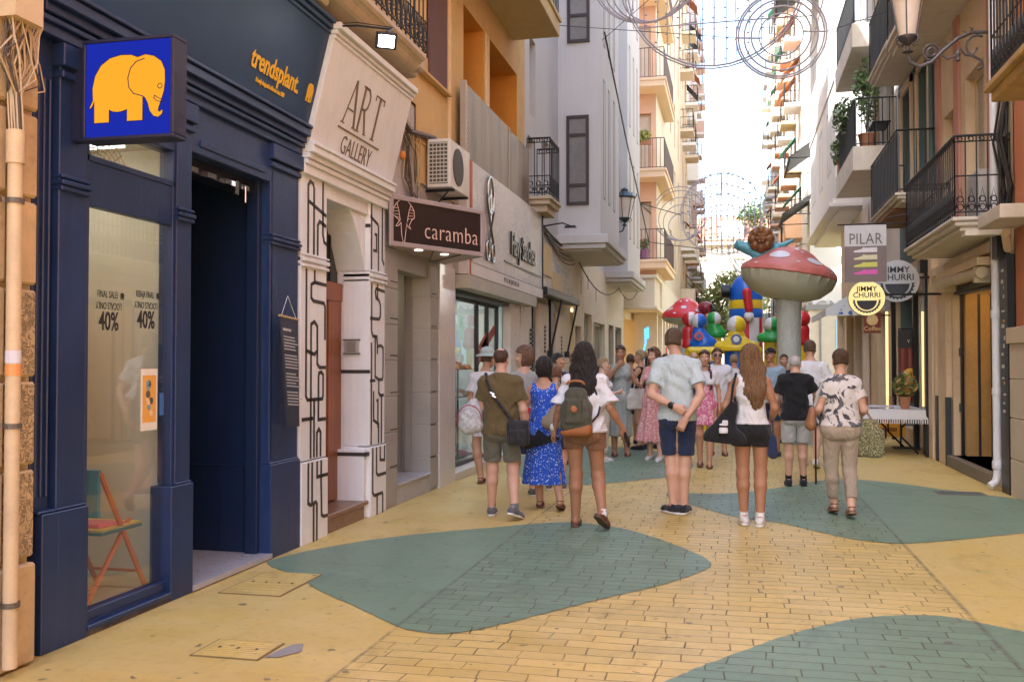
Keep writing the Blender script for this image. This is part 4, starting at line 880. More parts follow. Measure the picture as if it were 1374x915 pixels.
# ================================================================= lilac building
LB = thing('lilac_building', 'pale lilac building with projecting bays and narrow dark windows', 'building', (-3.5, 22, 0))
mb = MB()
LY0, LY1 = 16.11, 31.5
holed(mb, 'x', -3.5, LY0, LY1, 3.98, 19.5, [(16.65, 17.2, 5.9, 7.3), (17.9, 18.5, 5.1, 5.75), (16.5, 17.1, 4.38, 5.5), (18.2, 18.8, 8.2, 9.6), (23.5, 24.1, 5.2, 7.2), (23.5, 24.1, 8.4, 10.4)], .5, -1)
mb.box(-9, -4.1, LY0, LY1, 2.9, 19.5); mb.box(-4.1, -3.5, LY0, LY1, 19.4, 19.5); mb.box(-4.1, -3.5, LY1 - .02, LY1, 0, 19.5); mb.box(-4.2, -3.52, LY0, LY1 - .1, 3.9, 3.98)
def bay(ya, yb, xo, zb):
    mb.box(-4.0, xo, ya, yb, zb + .32, 19.2)
    mb.box(-4.0, xo + .17, ya - .17, yb + .17, zb + .14, zb + .32); mb.box(-4.0, xo + .11, ya - .11, yb + .11, zb + .04, zb + .14); mb.box(-4.0, xo + .02, ya, yb, zb, zb + .04)
bay(19.5, 22.7, -2.62, 3.78); bay(26.9, 30.4, -2.86, 3.72)
# ground-floor beige wall
mb.box(-9, -3.49, 21.2, LY1, 3.5, 4.0, 1)
holed(mb, 'x', -3.47, 21.2, LY1 - .3, 0, 3.95, [(21.5, 22.4, 0, 2.35), (22.8, 24.1, .3, 2.7), (24.4, 26.6, .3, 2.55), (27.4, 28.6, .3, 2.6), (29.0, 30.6, .2, 2.6)], .35, -1, 1)
mb.box(-4.6, -4.4, 21.2, LY1, 0, 3.9, 1)
mb.build('wall', [LILAC, BEIGE], LB, bevel=.01)
DKF = M('plum_frame', (.035, .018, .018), .5, bump=0)
def nwin(x0, x1, y, z0, z1, tr=()): window(LB, 'y', y, 1, x0, x1, z0, z1, DKF, PANEL, trans=tr, fw=.06)
nwin(-3.32, -2.86, 19.45, 4.72, 6.55, (.22, .78)); nwin(-3.30, -2.84, 19.45, 8.05, 9.9, (.3, .8)); nwin(-3.30, -2.84, 19.45, 11.2, 13.0, (.3,))
nwin(-3.5, -3.1, 26.85, 5.2, 7.0, (.3,))
for y in (19.9, 20.7, 21.6): 
    for z in (4.9, 8.1, 11.3): window(LB, 'x', -2.615, -1, y, y + .3, z, z + 2.5 - .4 * (z > 6), DKF, PANE, fw=.04)
for y in (27.3, 28.4, 29.5):
    for z in (5.0, 8.2, 11.4): window(LB, 'x', -2.855, -1, y, y + .34, z, z + 2.3, DKF, PANE, fw=.04)
for y in (24.6, 25.6): 
    for z in (5.0, 8.2, 11.4): window(LB, 'x', -3.49, -1, y, y + .4, z, z + 2.4, DKF, PANE, fw=.05)
for (a, b2, z0, z1) in ((22.8, 24.1, .3, 2.7), (24.4, 26.6, .3, 2.55), (27.4, 28.6, .3, 2.6), (29.0, 30.6, .2, 2.6), (21.5, 22.4, 0.02, 2.35)):
    window(LB, 'x', -3.60, -1, a, b2, z0, z1, M('steel_frame', (.28, .28, .27), .4, metal=.5), DARKGL if a > 22 else PANE, fw=.06, mull=(.5,) if a > 22 else ())
mb = MB(); mb.box(-4.38, -4.37, 22.8, 31, .3, 2.7); mb.build('shop_interior', M('warm_back', (.42, .36, .18), .8, bump=0), LB)
mb = MB(); mb.box(-4.2, -3.9, 23, 26.4, 2.50, 2.52); mb.build('ceiling_lamp', emit('warm_strip', (1, .8, .45), 2), LB)
mb = MB()
for y, z in ((22.3, 3.1), (23.4, 3.3), (24.8, 3.1)): mb.box(-3.472, -3.462, y, y + .05, z, z + .32)
mb.build('wall_slot', DARKL, LB)
bl = MB(); bl.box(-3.6, -3.06, 16.22, 17.15, 4.22, 4.30); bl.box(-3.6, -3.02, 16.18, 17.2, 4.30, 4.36); bl.box(-3.6, -3.12, 16.3, 17.1, 4.10, 4.22); bs = bl.build('balcony', STONEB, LB, bevel=.01)
mb = MB(); railing(mb, [(-3.46, 16.24), (-3.06, 16.24), (-3.06, 17.12), (-3.46, 17.12)], 4.36, 5.36, .12, .009, scroll=True); mb.build('railing', IRON, bs)
# cables sagging below the bays
mb = MB()
def sag(a, b, d, n=8): a, b = Vector(a), Vector(b); return [a + (b - a) * (k / n) - Vector((0, 0, d * 4 * (k / n) * (1 - k / n))) for k in range(n + 1)]
mb.tube(sag((-3.42, 16.9, 4.1), (-3.4, 21.3, 3.9), .1), .022, 5); mb.tube(sag((-3.42, 21.3, 3.9), (-3.1, 26.7, 3.55), .45), .015, 5); mb.tube(sag((-3.1, 26.7, 3.6), (-2.9, 30, 3.7), .3), .012, 5)
for k in range(5): mb.tube(sag((-3.43, 16.9 + k * .2, 4.0), (-3.42, 20 + k * .3, 3.9 - .05 * k), .05 + .05 * k), .009, 5)
tag(mb.build('street_cables', MATS['cable_dark'], smooth=True), 'black cables sagging under the bays of the lilac building', 'cable')
for y, l in ((17.1, 'wall-mounted thin black lamp arm just above the mural'), (19.9, 'thin black lamp arm over the folded awning, farther of the two')):
    mb = MB(); mb.tube([(-3.45, y, 3.95), (-3.0, y + .05, 4.02), (-2.85, y + .05, 3.96)], .014, 6); mb.box(-2.95, -2.75, y - .03, y + .1, 3.93, 3.96)
    tag(mb.build('lamp_arm', BLACKM), l, 'lamp', 'thin lamp arms over the bar')
# ================================================================= street lantern builder
LANT = M('lantern_green', (.035, .06, .07), .4, metal=.4, bump=0); MILK = M('lantern_glass', (.70, .60, .52), .35, bump=0, var=.08, spec=.5)
LIRON = M('lantern_iron', (.10, .09, .095), .5, metal=.4, bump=0)
def lantern(label, base, wall, s=1.0, mat=LANT, group=None, big=False):
    b = Vector(base); t = thing('street_lantern', label, 'street lamp', wall, group)
    mb = MB()     # cage base + roof
    mb.lathe([(.02, 0), (.07, .02), (.03, .05), (.02, .10), (.05, .12), (.10, .17), (.12, .20), (.12, .215)], b, 12, sx=s, sy=s)
    mb.lathe([(.235 * s, .72), (.245 * s, .75), (.21 * s, .78), (.13 * s, .88), (.075 * s, .90), (.08 * s, .95), (.03 * s, .99), (.0, 1.02)], b, 12)
    for k in range(8):
        a = k * PI / 4; mb.tube([b + Vector((.235 * s * math.cos(a), .235 * s * math.sin(a), .76)), b + Vector((.25 * s * math.cos(a), .25 * s * math.sin(a), .83))], .012, 5)
    for k in range(6):
        a = k * PI / 3 + .3; mb.tube([b + Vector((.12 * s * math.cos(a), .12 * s * math.sin(a), .21)), b + Vector((.21 * s * math.cos(a), .21 * s * math.sin(a), .72))], .009, 5)
        mb.tube([b + Vector((.13 * s * math.cos(a) * q, .13 * s * math.sin(a) * q, z)) for q, z in ((1, .21), (1.15, .17), (.95, .12), (.6, .10), (.4, .13))], .008, 5)
    mb.build('frame', mat, t, smooth=True)
    mb = MB(); mb.lathe([(.11 * s, .22), (.20 * s, .72)], b, 12); mb.build('glass', MILK, t, smooth=True)
    w = Vector(wall); d = w - b; d.z = 0; L = d.length; d.normalize(); u = Vector((0, 0, 1)); mb = MB()
    if big:
        r = .022
        P = [b, b + d * .02 - u * .10, b + d * .14 - u * .17, b + d * .28 - u * .12, b + d * .42 + u * .02, b + d * .58 + u * .15, b + d * .74 + u * .21, b + d * (L - .02) + u * .20]
        mb.tube(P, r, 8); mb.tube([b + d * (.28 + .10 * math.cos(a)) + u * (.0 + .10 * math.sin(a)) for a in [k * PI / 6 for k in range(-1, 11)]], .015, 6)
        mb.tube([b + d * (.28 + .05 * math.cos(a)) + u * (.0 + .05 * math.sin(a)) for a in [k * PI / 6 for k in range(0, 12)]], .018, 6)
        mb.tube([b + d * .36 - u * .02, b + d * .46 - u * .10, b + d * .55 - u * .06, b + d * .60 + u * .03, b + d * .66 - u * .06, b + d * .74 - u * .08, b + d * .80 + u * .02], .014, 6)
        mb.tube([b + d * (L - .16 + .13 * math.cos(a)) + u * (.04 + .13 * math.sin(a)) for a in [k * PI / 6 for k in range(2, 9)]] + [b + d * (L - .12) - u * .14, b + d * (L - .10) - u * .22, b + d * (L - .16) - u * .25], .016, 6)
        mb.lathe([(.0, -.13), (.03, -.10), (.02, -.06), (.035, -.02), (.01, .03)], b + d * .58 - u * .02, 8)
        for q in range(6): c = b + d * (.36 + q * .07) + u * (-.02 + q * .045); mb.tube([c, c + d * .04 + u * .05, c + d * .0 + u * .07], [.014, .012, .004], 6)
        mb.box(w.x - .01 * (1 if d.x > 0 else -1), w.x + .03 * (1 if d.x > 0 else -1), w.y - .05, w.y + .05, b.z - .1, b.z + .3)
    else:
        mb.tube([b, b - u * .12 + d * .05, b - u * .16 + d * .18, b - u * .12 + d * (L * .75), b - u * .02 + d * L], .02, 6)
        mb.tube([b + d * (L - .14 + .10 * math.cos(a)) + u * (.10 + .10 * math.sin(a)) for a in [k * PI / 6 for k in range(0, 11)]], .013, 6)
        mb.tube([b + d * L - u * .2, b + d * L + u * .35], .02, 6)
    mb.build('bracket', mat, t, smooth=True)
    return t
YL = 25.0
c = onY(838, 296, YL)
lantern('dark green lantern on a scrolled bracket, on the lilac building', (c.x, YL, c.z - .15), (-3.45, YL, c.z - .15), 1.25)
# ================================================================= peach building
PB_ = thing('peach_building', 'peach and cream building with iron balconies stacked at its corner', 'building', (-4, 40, 0))
PEACH = M('peach_render', (.70, .44, .30), .85, var=.04, scale=.8); CREAM = M('cream_render', (.68, .58, .43), .85, var=.05, scale=.8, streak=.1)
PLIGHT = M('peach_light', (.76, .56, .38), .85, var=.04)
mb = MB(); PY = 34.0; PXO = -2.62
holes = [(-3.35, -2.80, z + .12, z + 2.15) for z in (5.0, 8.1, 11.2, 14.3)]
holed(mb, 'y', PY, -9, PXO, 4.4, 20, holes, .2, 1, 0)
holed(mb, 'x', PXO, PY, 50, 4.4, 20, [(y, y + 1.0, z, z + 2.0) for y in (41.5, 44.5, 47.5) for z in (5.2, 8.3, 11.4, 14.5)], .25, -1, 1)
mb.box(-9, -2.95, 34.4, 50, 0, 20, 1); mb.box(-9, PXO, PY, 50, 19.9, 20, 1); mb.box(-2.95, PXO, 49.9, 50, 0, 20, 1)
mb.build('wall', [PEACH, CREAM], PB_)
for k, z in enumerate((5.0, 8.1, 11.2, 14.3)):
    window(PB_, 'y', PY + .15, 1, -3.33, -2.82, z + .12, z + 2.13, M('cream_frame', (.55, .45, .3), .6), M('cream_shutter', (.62, .55, .46), .7, bump=0), mull=(), fw=.06)
    sl = MB(); sl.box(-3.75, -2.25, PY - 1.0, PY + 4.2, z - .28, z - .02); sl.box(-3.75, -2.20, PY - 1.04, PY + 4.2, z - .08, z + .02); so_ = sl.build('balcony', PLIGHT, PB_, bevel=.01)
    mb = MB(); railing(mb, [(-3.7, PY - .95), (-2.28, PY - .95), (-2.28, PY + 4.15), (-2.6, PY + 4.15)], z, z + 1.05, .13, .011); mb.build('railing', M('brown_iron', (.10, .06, .05), .5, metal=.3, bump=0), so_)
for y in (41.5, 44.5, 47.5):
    for z in (5.2, 8.3, 11.4, 14.5): window(PB_, 'x', PXO - .1, -1, y, y + 1, z, z + 2, M('cream_frame', (.55, .45, .3), .6), PANEL, mull=(.5,), fw=.07)
# ground floor: cornice, openings, warm lit shops
mb = MB()
mb.box(-9, -3.5, 31.52, 34.35, 3.0, 4.4, 0); mb.box(-9, -2.62, 33.9, 34.3, 3.25, 4.38, 0); mb.box(-3.5, -2.5, 31.6, 33.9, 3.35, 4.3, 0); mb.box(-3.5, -2.42, 31.5, 33.95, 3.25, 3.35, 0); mb.box(-3.5, -2.42, 31.5, 33.95, 4.25, 4.36, 0)
mb.box(-2.9, -2.42, 33.9, 44, 3.25, 4.36, 0); mb.box(-3.4, -2.6, 33.95, 34.25, 0, 3.25, 0)
for y in (35.6, 37.2, 38.8, 40.4, 42.0, 44.0): mb.box(-2.9, -2.55, y, y + .55, 0, 3.25, 0)
mb.box(-3.3, -2.7, 44.5, 50, 0, 4.4, 0); mb.box(-4.2, -4.1, 31.5, 34, 0, 3.3, 0)
mb.build('shop_floor', [M('cream_stone', (.72, .62, .47), .7, var=.06)], PB_, bevel=.01)
mb = MB(); mb.box(-2.98, -2.955, 34.3, 44.5, 0, 3.2); mb.box(-4.08, -4.06, 31.6, 33.9, 0, 3.2); mb.build('shop_interior', emit('warm_shop', (1, .55, .2), .16), PB_)  # back panels glow themselves, standing in for lamplight inside
mb = MB(); mb.tube([(-3.02, 33.93, 2.7), (-3.0, 33.93, 2.2), (-3.08, 33.93, 1.9), (-2.98, 33.93, 1.5), (-3.05, 33.93, 1.1)], .035, 6); mb.tube([(-2.93, 33.93, 2.75), (-2.93, 33.93, 2.35)], .045, 6); mb.build('neon_sign', emit('neon_blue', (.12, .5, .9), .35), PB_)
mb = MB(); mb.box(-2.5, -2.46, 36.6, 36.9, 1.0, 2.1); mb.build('red_sign', M('red_sign', (.65, .03, .05), .4, bump=0), PB_)
# plants on balconies
def leaf_clump(mb, c, rad, n, ls, m=0, seed=0, flat=1.0):
    rnd = random.Random(seed); c = Vector(c)
    for _ in range(n):
        d = Vector((rnd.gauss(0, 1), rnd.gauss(0, 1), rnd.gauss(0, 1))).normalized() * (rnd.random() ** .45)
        p = c + Vector((d.x * rad[0], d.y * rad[1], d.z * rad[2]))
        a = Vector((rnd.uniform(-1, 1), rnd.uniform(-1, 1), rnd.uniform(-1, 1) * flat)).normalized(); b = a.orthogonal().normalized(); s = ls * rnd.uniform(.6, 1.4)
        mb.add([p - a * s, p + b * s * .45, p + a * s, p - b * s * .45], [(0, 1, 2, 3)], m + (rnd.random() < .4))
LEAF1 = M('leaf_green', (.095, .16, .05), .6, bump=0, var=.3); LEAF2 = M('leaf_light', (.14, .19, .06), .6, bump=0, var=.3); LEAFY = M('leaf_yellow', (.42, .40, .06), .6, bump=0, var=.2)
WOOD = M('bark', (.12, .08, .05), .9)
def potted(name, label, cat, c, potr, poth, potmat, rad, n, ls, mats, seed, flowers=None, trunk=None, group=None):
    r = thing(name, label, cat, c, group); c = Vector(c)
    mb = MB(); mb.lathe([(potr * .7, 0), (potr, poth * .9), (potr * 1.06, poth * .9), (potr * 1.06, poth), (potr * .85, poth), (potr * .8, poth * .85)], c, 14); mb.build('pot', potmat, r, smooth=True)
    mb = MB(); th = trunk or poth
    mb.tube([c + Vector((0, 0, poth * .8)), c + Vector((.01, .01, th + rad[2] * .8))], .012, 5)
    for k in range(5): a = k * 1.3; mb.tube([c + Vector((0, 0, poth)), c + Vector((rad[0] * .5 * math.cos(a), rad[1] * .5 * math.sin(a), th + rad[2]))], .006, 4)
    mb.build('stem', WOOD, r)
    mb = MB(); leaf_clump(mb, c + Vector((0, 0, th + rad[2] * .9)), rad, n, ls, 0, seed); mb.build('foliage', mats, r)
    if flowers:
        mb = MB(); rn = random.Random(seed)
        for _ in range(16): mb.lathe([(.0, -.03), (.035, 0), (0, .03)], c + Vector((rn.uniform(-1, 1) * rad[0], rn.uniform(-1, 1) * rad[1], th + rad[2] * rn.uniform(.7, 1.9))), 6)
        mb.build('flower', flowers, r)
    return r
PURP = M('pot_purple', (.35, .16, .3), .5); POTW = M('pot_white', (.7, .66, .66), .5); TERR = M('terracotta', (.4, .17, .09), .7)
potted('potted_plant', 'small green plant in a white pot on the lowest peach balcony', 'plant', (-3.52, 33.4, 5.02), .17, .38, POTW, (.16, .16, .2), 160, .06, [LEAF1, LEAF2], 1)
potted('potted_plant', 'pink flowering plant in a lilac pot on the lowest peach balcony', 'plant', (-2.98, 33.3, 5.02), .18, .36, PURP, (.18, .18, .22), 160, .05, [LEAF1, LEAF2], 2, M('flower_pink', (.75, .15, .15), .6, bump=0))
potted('potted_plant', 'white pot with low greenery between two pots on the lowest peach balcony', 'plant', (-3.26, 33.2, 5.02), .16, .36, POTW, (.12, .12, .08), 80, .05, [LEAF1, LEAF2], 3)
r = thing('hanging_plant', 'yellow-green bushy plant in a trough on the second peach balcony railing', 'plant', (-3.1, 33.0, 9.0))
mb = MB(); mb.box(-3.4, -2.7, 32.90, 33.02, 8.92, 9.08); mb.build('trough', TERR, r); mb = MB(); leaf_clump(mb, (-3.05, 32.96, 9.2), (.42, .14, .24), 380, .06, 0, 5); mb.build('foliage', [LEAFY, LEAF2], r)

# ================================================================= further left buildings
def slab_building(name, label, side, x, y0, y1, H, col, storeys, seed, wins=(1.0, 2.0), bal=None, depth=10, z0=0, front=True, balp=.7, ground=None, shut=None):
    """side -1: facade faces +X; side +1: facade faces -X"""
    rn = random.Random(seed); r = thing(name, label, 'building', (x, (y0 + y1) / 2, 0)); s = side
    mb = MB(); holes = []; n = max(1, int((y1 - y0) / 3.0)); st = (y1 - y0) / n
    for f in range(storeys):
        z = 4.4 + f * 3.1
        if z + 2.2 > H - .5: break
        for k in range(n):
            yc = y0 + st * (k + .5); holes.append((yc - .5, yc + .5, z + .1, z + 2.2))
    gh = [(y0 + st * (k + .5) - st * .32, y0 + st * (k + .5) + st * .32, .1, 2.9) for k in range(n)]
    holed(mb, 'x', x, y0, y1, 0, H, holes + gh, .25, s)
    mb.box(x + s * .9, x + s * depth, y0, y1, 0, H)
    mb.box(x, x + s * 1.0, y0, y0 + .02, 0, H); mb.box(x, x + s * 1.0, y1 - .02, y1, 0, H); mb.box(x - s * .12, x + s * 1.0, y0, y1, H - .02, H + .25); mb.box(x - s * .06, x + s * .3, y0, y1, 3.5, 3.75)
    mb.build('wall', col, r)
    fm = M('cream_frame', (.55, .45, .3), .6); dk = M('brown_frame', (.10, .07, .055), .5)
    for i, h in enumerate(holes):
        window(r, 'x', x + s * .12, s, h[0], h[1], h[2], h[3], fm if rn.random() < .5 else dk, rn.choice([PANE, PANEL, CURT]), mull=(.5,), fw=.07)
        if bal and rn.random() < balp:
            sl = MB(); z = h[2] - .1; sl.box(x, x - s * .75, h[0] - .35, h[1] + .35, z - .16, z); so_ = sl.build('balcony', rn.choice(bal), r)
            if rn.random() < .7:
                mb = MB(); railing(mb, [(x, h[0] - .3), (x - s * .72, h[0] - .3), (x - s * .72, h[1] + .3), (x, h[1] + .3)], z, z + 1.0, .22, .012); mb.build('railing', IRON, so_)
            else:
                mb = MB(); xx = sorted((x - s * .72, x - s * .76)); mb.box(xx[0], xx[1], h[0] - .34, h[1] + .34, z, z + .95); xx = sorted((x, x - s * .72)); mb.box(xx[0], xx[1], h[0] - .34, h[0] - .3, z, z + .95); mb.build('parapet', rn.choice(bal), so_)
            if shut and rn.random() < .5:
                mb = MB(); q0, q1 = x - s * .02, x - s * .85; mb.hexa([(q0, h[0] - .3, h[3] + .1), (q0, h[1] + .3, h[3] + .1), (q1, h[1] + .3, h[3] - .85), (q1, h[0] - .3, h[3] - .85)], [(q0, h[0] - .3, h[3] + .13), (q0, h[1] + .3, h[3] + .13), (q1, h[1] + .3, h[3] - .82), (q1, h[0] - .3, h[3] - .82)]); mb.build('sun_blind', rn.choice(shut), r)
    for h in gh: window(r, 'x', x + s * .2, s, h[0], h[1], h[2], h[3], dk, PANE, fw=.08)
    return r
G1 = M('green_blind', (.05, .25, .16), .8, bump=0); O1 = M('rust_blind', (.45, .14, .05), .8, bump=0); BK = M('black_blind', (.02, .02, .022), .7, bump=0)
BW = M('bright_white', (.78, .76, .72), .8, var=.03); PK = M('pinkish_render', (.66, .46, .36), .85, var=.05); GRB = M('grey_render', (.46, .46, .48), .85)
slab_building('apartment_building', 'tall cream apartment building beyond the peach one', -1, -2.75, 50.02, 60, 23, CREAM, 6, 1, bal=[BW, CREAM], shut=[O1])
slab_building('apartment_building', 'white apartment building with grey balconies, second beyond the peach one', -1, -3.0, 60.02, 71, 28, BW, 7, 2, bal=[GRB, BW], shut=[BK])
slab_building('apartment_building', 'pinkish building at the far end of the left side of the street', -1, -3.0, 71.02, 84, 30, PK, 8, 3, bal=[BW, PK])
lantern('iron lantern on a bracket at the far apartment, beside a dark canopy', (-2.35, 52, 3.9), (-2.8, 52, 3.9), 1.6, LIRON)
mb = MB(); mb.hexa([(-2.8, 53, 3.3), (-1.9, 53, 2.9), (-1.9, 57, 2.9), (-2.8, 57, 3.3)], [(-2.8, 53, 3.35), (-1.9, 53, 2.95), (-1.9, 57, 2.95), (-2.8, 57, 3.35)]); mb.box(-1.92, -1.88, 53, 57, 2.55, 2.9)
tag(mb.build('canopy', BK), 'black shop canopy on the far left side of the street', 'canopy')
# end of the street
EB = thing('end_building', 'cream building with a red tiled roof closing the street at its far end', 'building', (0, 112, 0))
mb = MB(); holes = [(x, x + 1.3, z, z + 2.6) for x in range(-16, 17, 4) for z in (1.5, 6.2, 10.5)]
holed(mb, 'y', 110, -24, 26, 0, 15.0, holes, .3, 1); mb.box(-24, 26, 110.6, 122, 0, 15); mb.box(-24.3, 26.3, 109.6, 110.0, 14.6, 15.1); mb.box(-24, 26, 109.8, 110, 5.2, 5.5); mb.box(-24, 26, 109.8, 110, 9.8, 10.0)
mb.build('wall', M('pale_cream', (.40, .35, .30), .85, var=.03), EB)
mb = MB(); mb.hexa([(-24.4, 109.5, 15.1), (26.4, 109.5, 15.1), (26.4, 122, 15.1), (-24.4, 122, 15.1)], [(-22, 113, 18.2), (24, 113, 18.2), (24, 118, 18.2), (-22, 118, 18.2)])
mb.build('roof', M('roof_tile', (.33, .13, .08), .8, var=.2, scale=1.5), EB)
mb = MB(); mb.box(-1.6, 1.2, 109.7, 112, 15.2, 17.2); mb.build('dormer', BW, EB)
for h in holes:
    if abs(h[0]) < 9: window(EB, 'y', 110.15, 1, h[0], h[1], h[2], h[3], BW, PANEL, mull=(.5,), fw=.1)
# trees
def tree(label, x, y, h, cr, n, ls, mats, seed, trunk_h):
    r = thing('street_tree', label, 'tree', (x, y, 0)); rn = random.Random(seed); mb = MB()
    mb.tube([(x, y, 0), (x + .1, y, trunk_h * .5), (x, y, trunk_h), (x + .2, y, h * .8)], [.28, .22, .16, .05], 8)
    blobs = []
    for k in range(9):
        a = rn.uniform(0, 6.28); rr = cr * rn.uniform(.2, .75); z = trunk_h + (h - trunk_h) * rn.uniform(.1, .95)
        c = Vector((x + rr * math.cos(a), y + rr * math.sin(a), z)); blobs.append(c); mb.tube([(x, y, trunk_h * .8), ((x + c.x) / 2, (y + c.y) / 2, (trunk_h + z) / 2), c], [.1, .06, .02], 5)
    mb.build('trunk', WOOD, r)
    mb = MB()
    for c in blobs:
        q = cr * rn.uniform(.32, .5); leaf_clump(mb, c, (q, q, q * .75), n // 9, ls, 0, rn.randint(0, 9999))
    mb.build('crown', mats, r)
LY = M('leaf_sunny', (.34, .38, .12), .6, bump=0, var=.2); LG = M('leaf_far', (.25, .31, .10), .6, bump=0, var=.25)  # both leaf tones raised to stand for sun missing on these crowns
tree('yellow-green tree low in the distance behind the blue inflatable tower', -2.2, 75, 8.6, 3.4, 5200, .16, [LY, LG], 4, 2.5)
tree('yellow-green tree farther back, between the far buildings', .6, 88, 8.2, 3.6, 4200, .17, [LY, LG], 6, 2.5)
tree('tall dark green tree rising beside the right-hand facades at the far end', 4.6, 96, 21.5, 3.6, 5600, .22, [LEAF1, LG], 9, 7)
XR = 3.12
ORR = M('terracotta_render', (.52, .20, .10), .8, var=.1, dirt=.1); CRM = M('cream_wall', (.66, .52, .36), .8, var=.07, dirt=.2, streak=.15)
PSTR = M('salmon_stripe', (.48, .24, .19), .8, var=.06); TEALB = M('teal_render', (.09, .155, .175), .8, var=.08); SCR = M('grey_screen', (.115, .13, .155), .6, var=.08, bump=0)
WHB = M('white_render', (.66, .64, .63), .8, var=.04, streak=.08); SLAB = M('slab_white', (.62, .57, .50), .8, dirt=.2, streak=.15); STN = M('pale_stone_block', (.60, .50, .38), .75, var=.1, dirt=.15)
# terracotta house (nearest)
TH = thing('terracotta_house', 'terracotta orange house with a pale stone base at the photo\'s right edge', 'building', (3.2, 6, 0))
mb = MB(); holed(mb, 'x', XR, -6, 12.0, 0, 14, [(1, 2.6, .1, 2.6), (5.5, 7.1, .1, 2.6), (8.4, 9.5, 4.3, 6.6), (4, 5.1, 4.3, 6.6), (8.4, 9.5, 7.6, 9.9)], .3, 1); mb.box(3.6, 9, -6, 12.0, 0, 14)
mb.box(3.12, 3.6, 11.98, 12.0, 0, 14); mb.build('wall', ORR, TH)
mb = MB(); mb.box(3.08, 3.16, -6, 11.99, 6.9, 7.55); mb.box(3.09, 3.16, -6, 11.99, 9.95, 14); mb.build('upper_wall', WHB, TH)  # unseen pale bands added so the house bounces less warm light
mb = MB()
for z0, z1 in ((0, .42), (.425, .88), (.885, 1.32), (1.325, 1.72)):
    for a, b2 in ((-6, .99), (2.61, 5.49), (7.11, 9.5), (9.505, 12.0)): mb.box(3.05, 3.4, a, b2, z0, z1)
mb.box(3.02, 3.4, 7.11, 12.02, 1.72, 1.90); mb.box(3.02, 3.4, 2.61, 5.49, 1.72, 1.90); mb.build('stone_base', STN, TH, bevel=.008)
for h in ((1, 2.6, .1, 2.6), (5.5, 7.1, .1, 2.6), (8.4, 9.5, 4.3, 6.6), (4, 5.1, 4.3, 6.6), (8.4, 9.5, 7.6, 9.9)): window(TH, 'x', XR + .15, 1, *h, M('cream_frame', (.55, .45, .3), .6), PANE, mull=(.5,), fw=.07)
mb = MB(); mb.box(3.12, 2.42, 7.4, 10.05, 4.0, 4.10, 0); mb.box(3.12, 2.36, 7.36, 10.1, 4.10, 4.17, 0)
mb.hexa([(3.12, 7.5, 3.84), (2.62, 7.5, 3.98), (2.62, 9.9, 3.98), (3.12, 9.9, 3.84)], [(3.12, 7.5, 4.0), (2.5, 7.5, 4.0), (2.5, 9.95, 4.0), (3.12, 9.95, 4.0)])
bs = mb.build('balcony', M('yellowed_slab', (.50, .33, .13), .8, dirt=.6, scale=3), TH, bevel=.01)
mb = MB(); railing(mb, [(3.1, 10.02), (2.42, 10.02), (2.42, 7.4)], 4.17, 5.25, .11, .010, scroll=True, sh=.45); mb.build('railing', IRON, bs)
mb = MB(); a = onX(1345, 252, 3.0); mb.box(2.72, 3.12, 11.0, 11.95, 3.02, 3.17); mb.build('white_beam', SLAB, TH, bevel=.01)
mb = MB(); random.seed(21)
for k in range(9): 
    y = 12.05 + random.uniform(0, .25); mb.tube([(3.1, y, 4.6 + random.random() * .3), (3.06 - random.uniform(0, .08), y + random.uniform(-.2, .2), 4.1), (3.08, y + random.uniform(-.2, .1), 3.5), (3.08, 12.25 + random.uniform(-.05, .05), 2.9), (3.08, 12.3, 2.3)], random.uniform(.012, .028), 6)
mb.box(2.98, 3.12, 12.2, 12.5, 2.72, 3.02); mb.tube([(2.95, 11.7, 2.95), (3.05, 12.0, 2.80)], .05, 8, 1); mb.box(3.04, 3.12, 12.02, 12.34, 0, 2.75)
tag(mb.build('black_cables', [BLACKM, CRM], smooth=False), 'thick black cables and stickered trunking beside the white downpipe', 'cable')
dp = thing('white_downpipe', 'white downpipe between the terracotta house and the cream house', 'pipe', (3.02, 12.5, 0))
WPI = M('white_pipe', (.62, .62, .66), .4, var=.05, bump=0)
mb = MB(); mb.tube([(3.02, 12.45, 5.9), (3.02, 12.45, .18), (3.0, 12.45, .10), (2.93, 12.42, .05)], .045, 12); mb.build('pipe', WPI, dp, smooth=True)
mb = MB(); 
for z in (2.08, .30): mb.lathe([(.05, z - .05), (.058, z - .04), (.058, z + .04), (.05, z + .05)], (3.02, 12.45, 0), 12)
mb.lathe([(.05, 1.12), (.054, 1.13), (.054, 1.2), (.05, 1.21)], (3.02, 12.45, 0), 12)
mb.build('pipe_collar', WPI, dp, smooth=True)
mb = MB()
for k in range(16):
    z = .9 + k * .11 + random.uniform(-.03, .03); w_ = random.uniform(.02, .05); mb.box(3.036, 3.04, 12.1 + random.uniform(0, .1), 12.16 + random.uniform(0, .12), z, z + w_, 1 if k % 7 == 3 else 0)
tag(mb.build('stickers', [M('sticker_pale', (.55, .55, .5), .6, bump=0), MATS['sticker_orange']]), 'torn pale stickers on the black trunking', 'stickers')
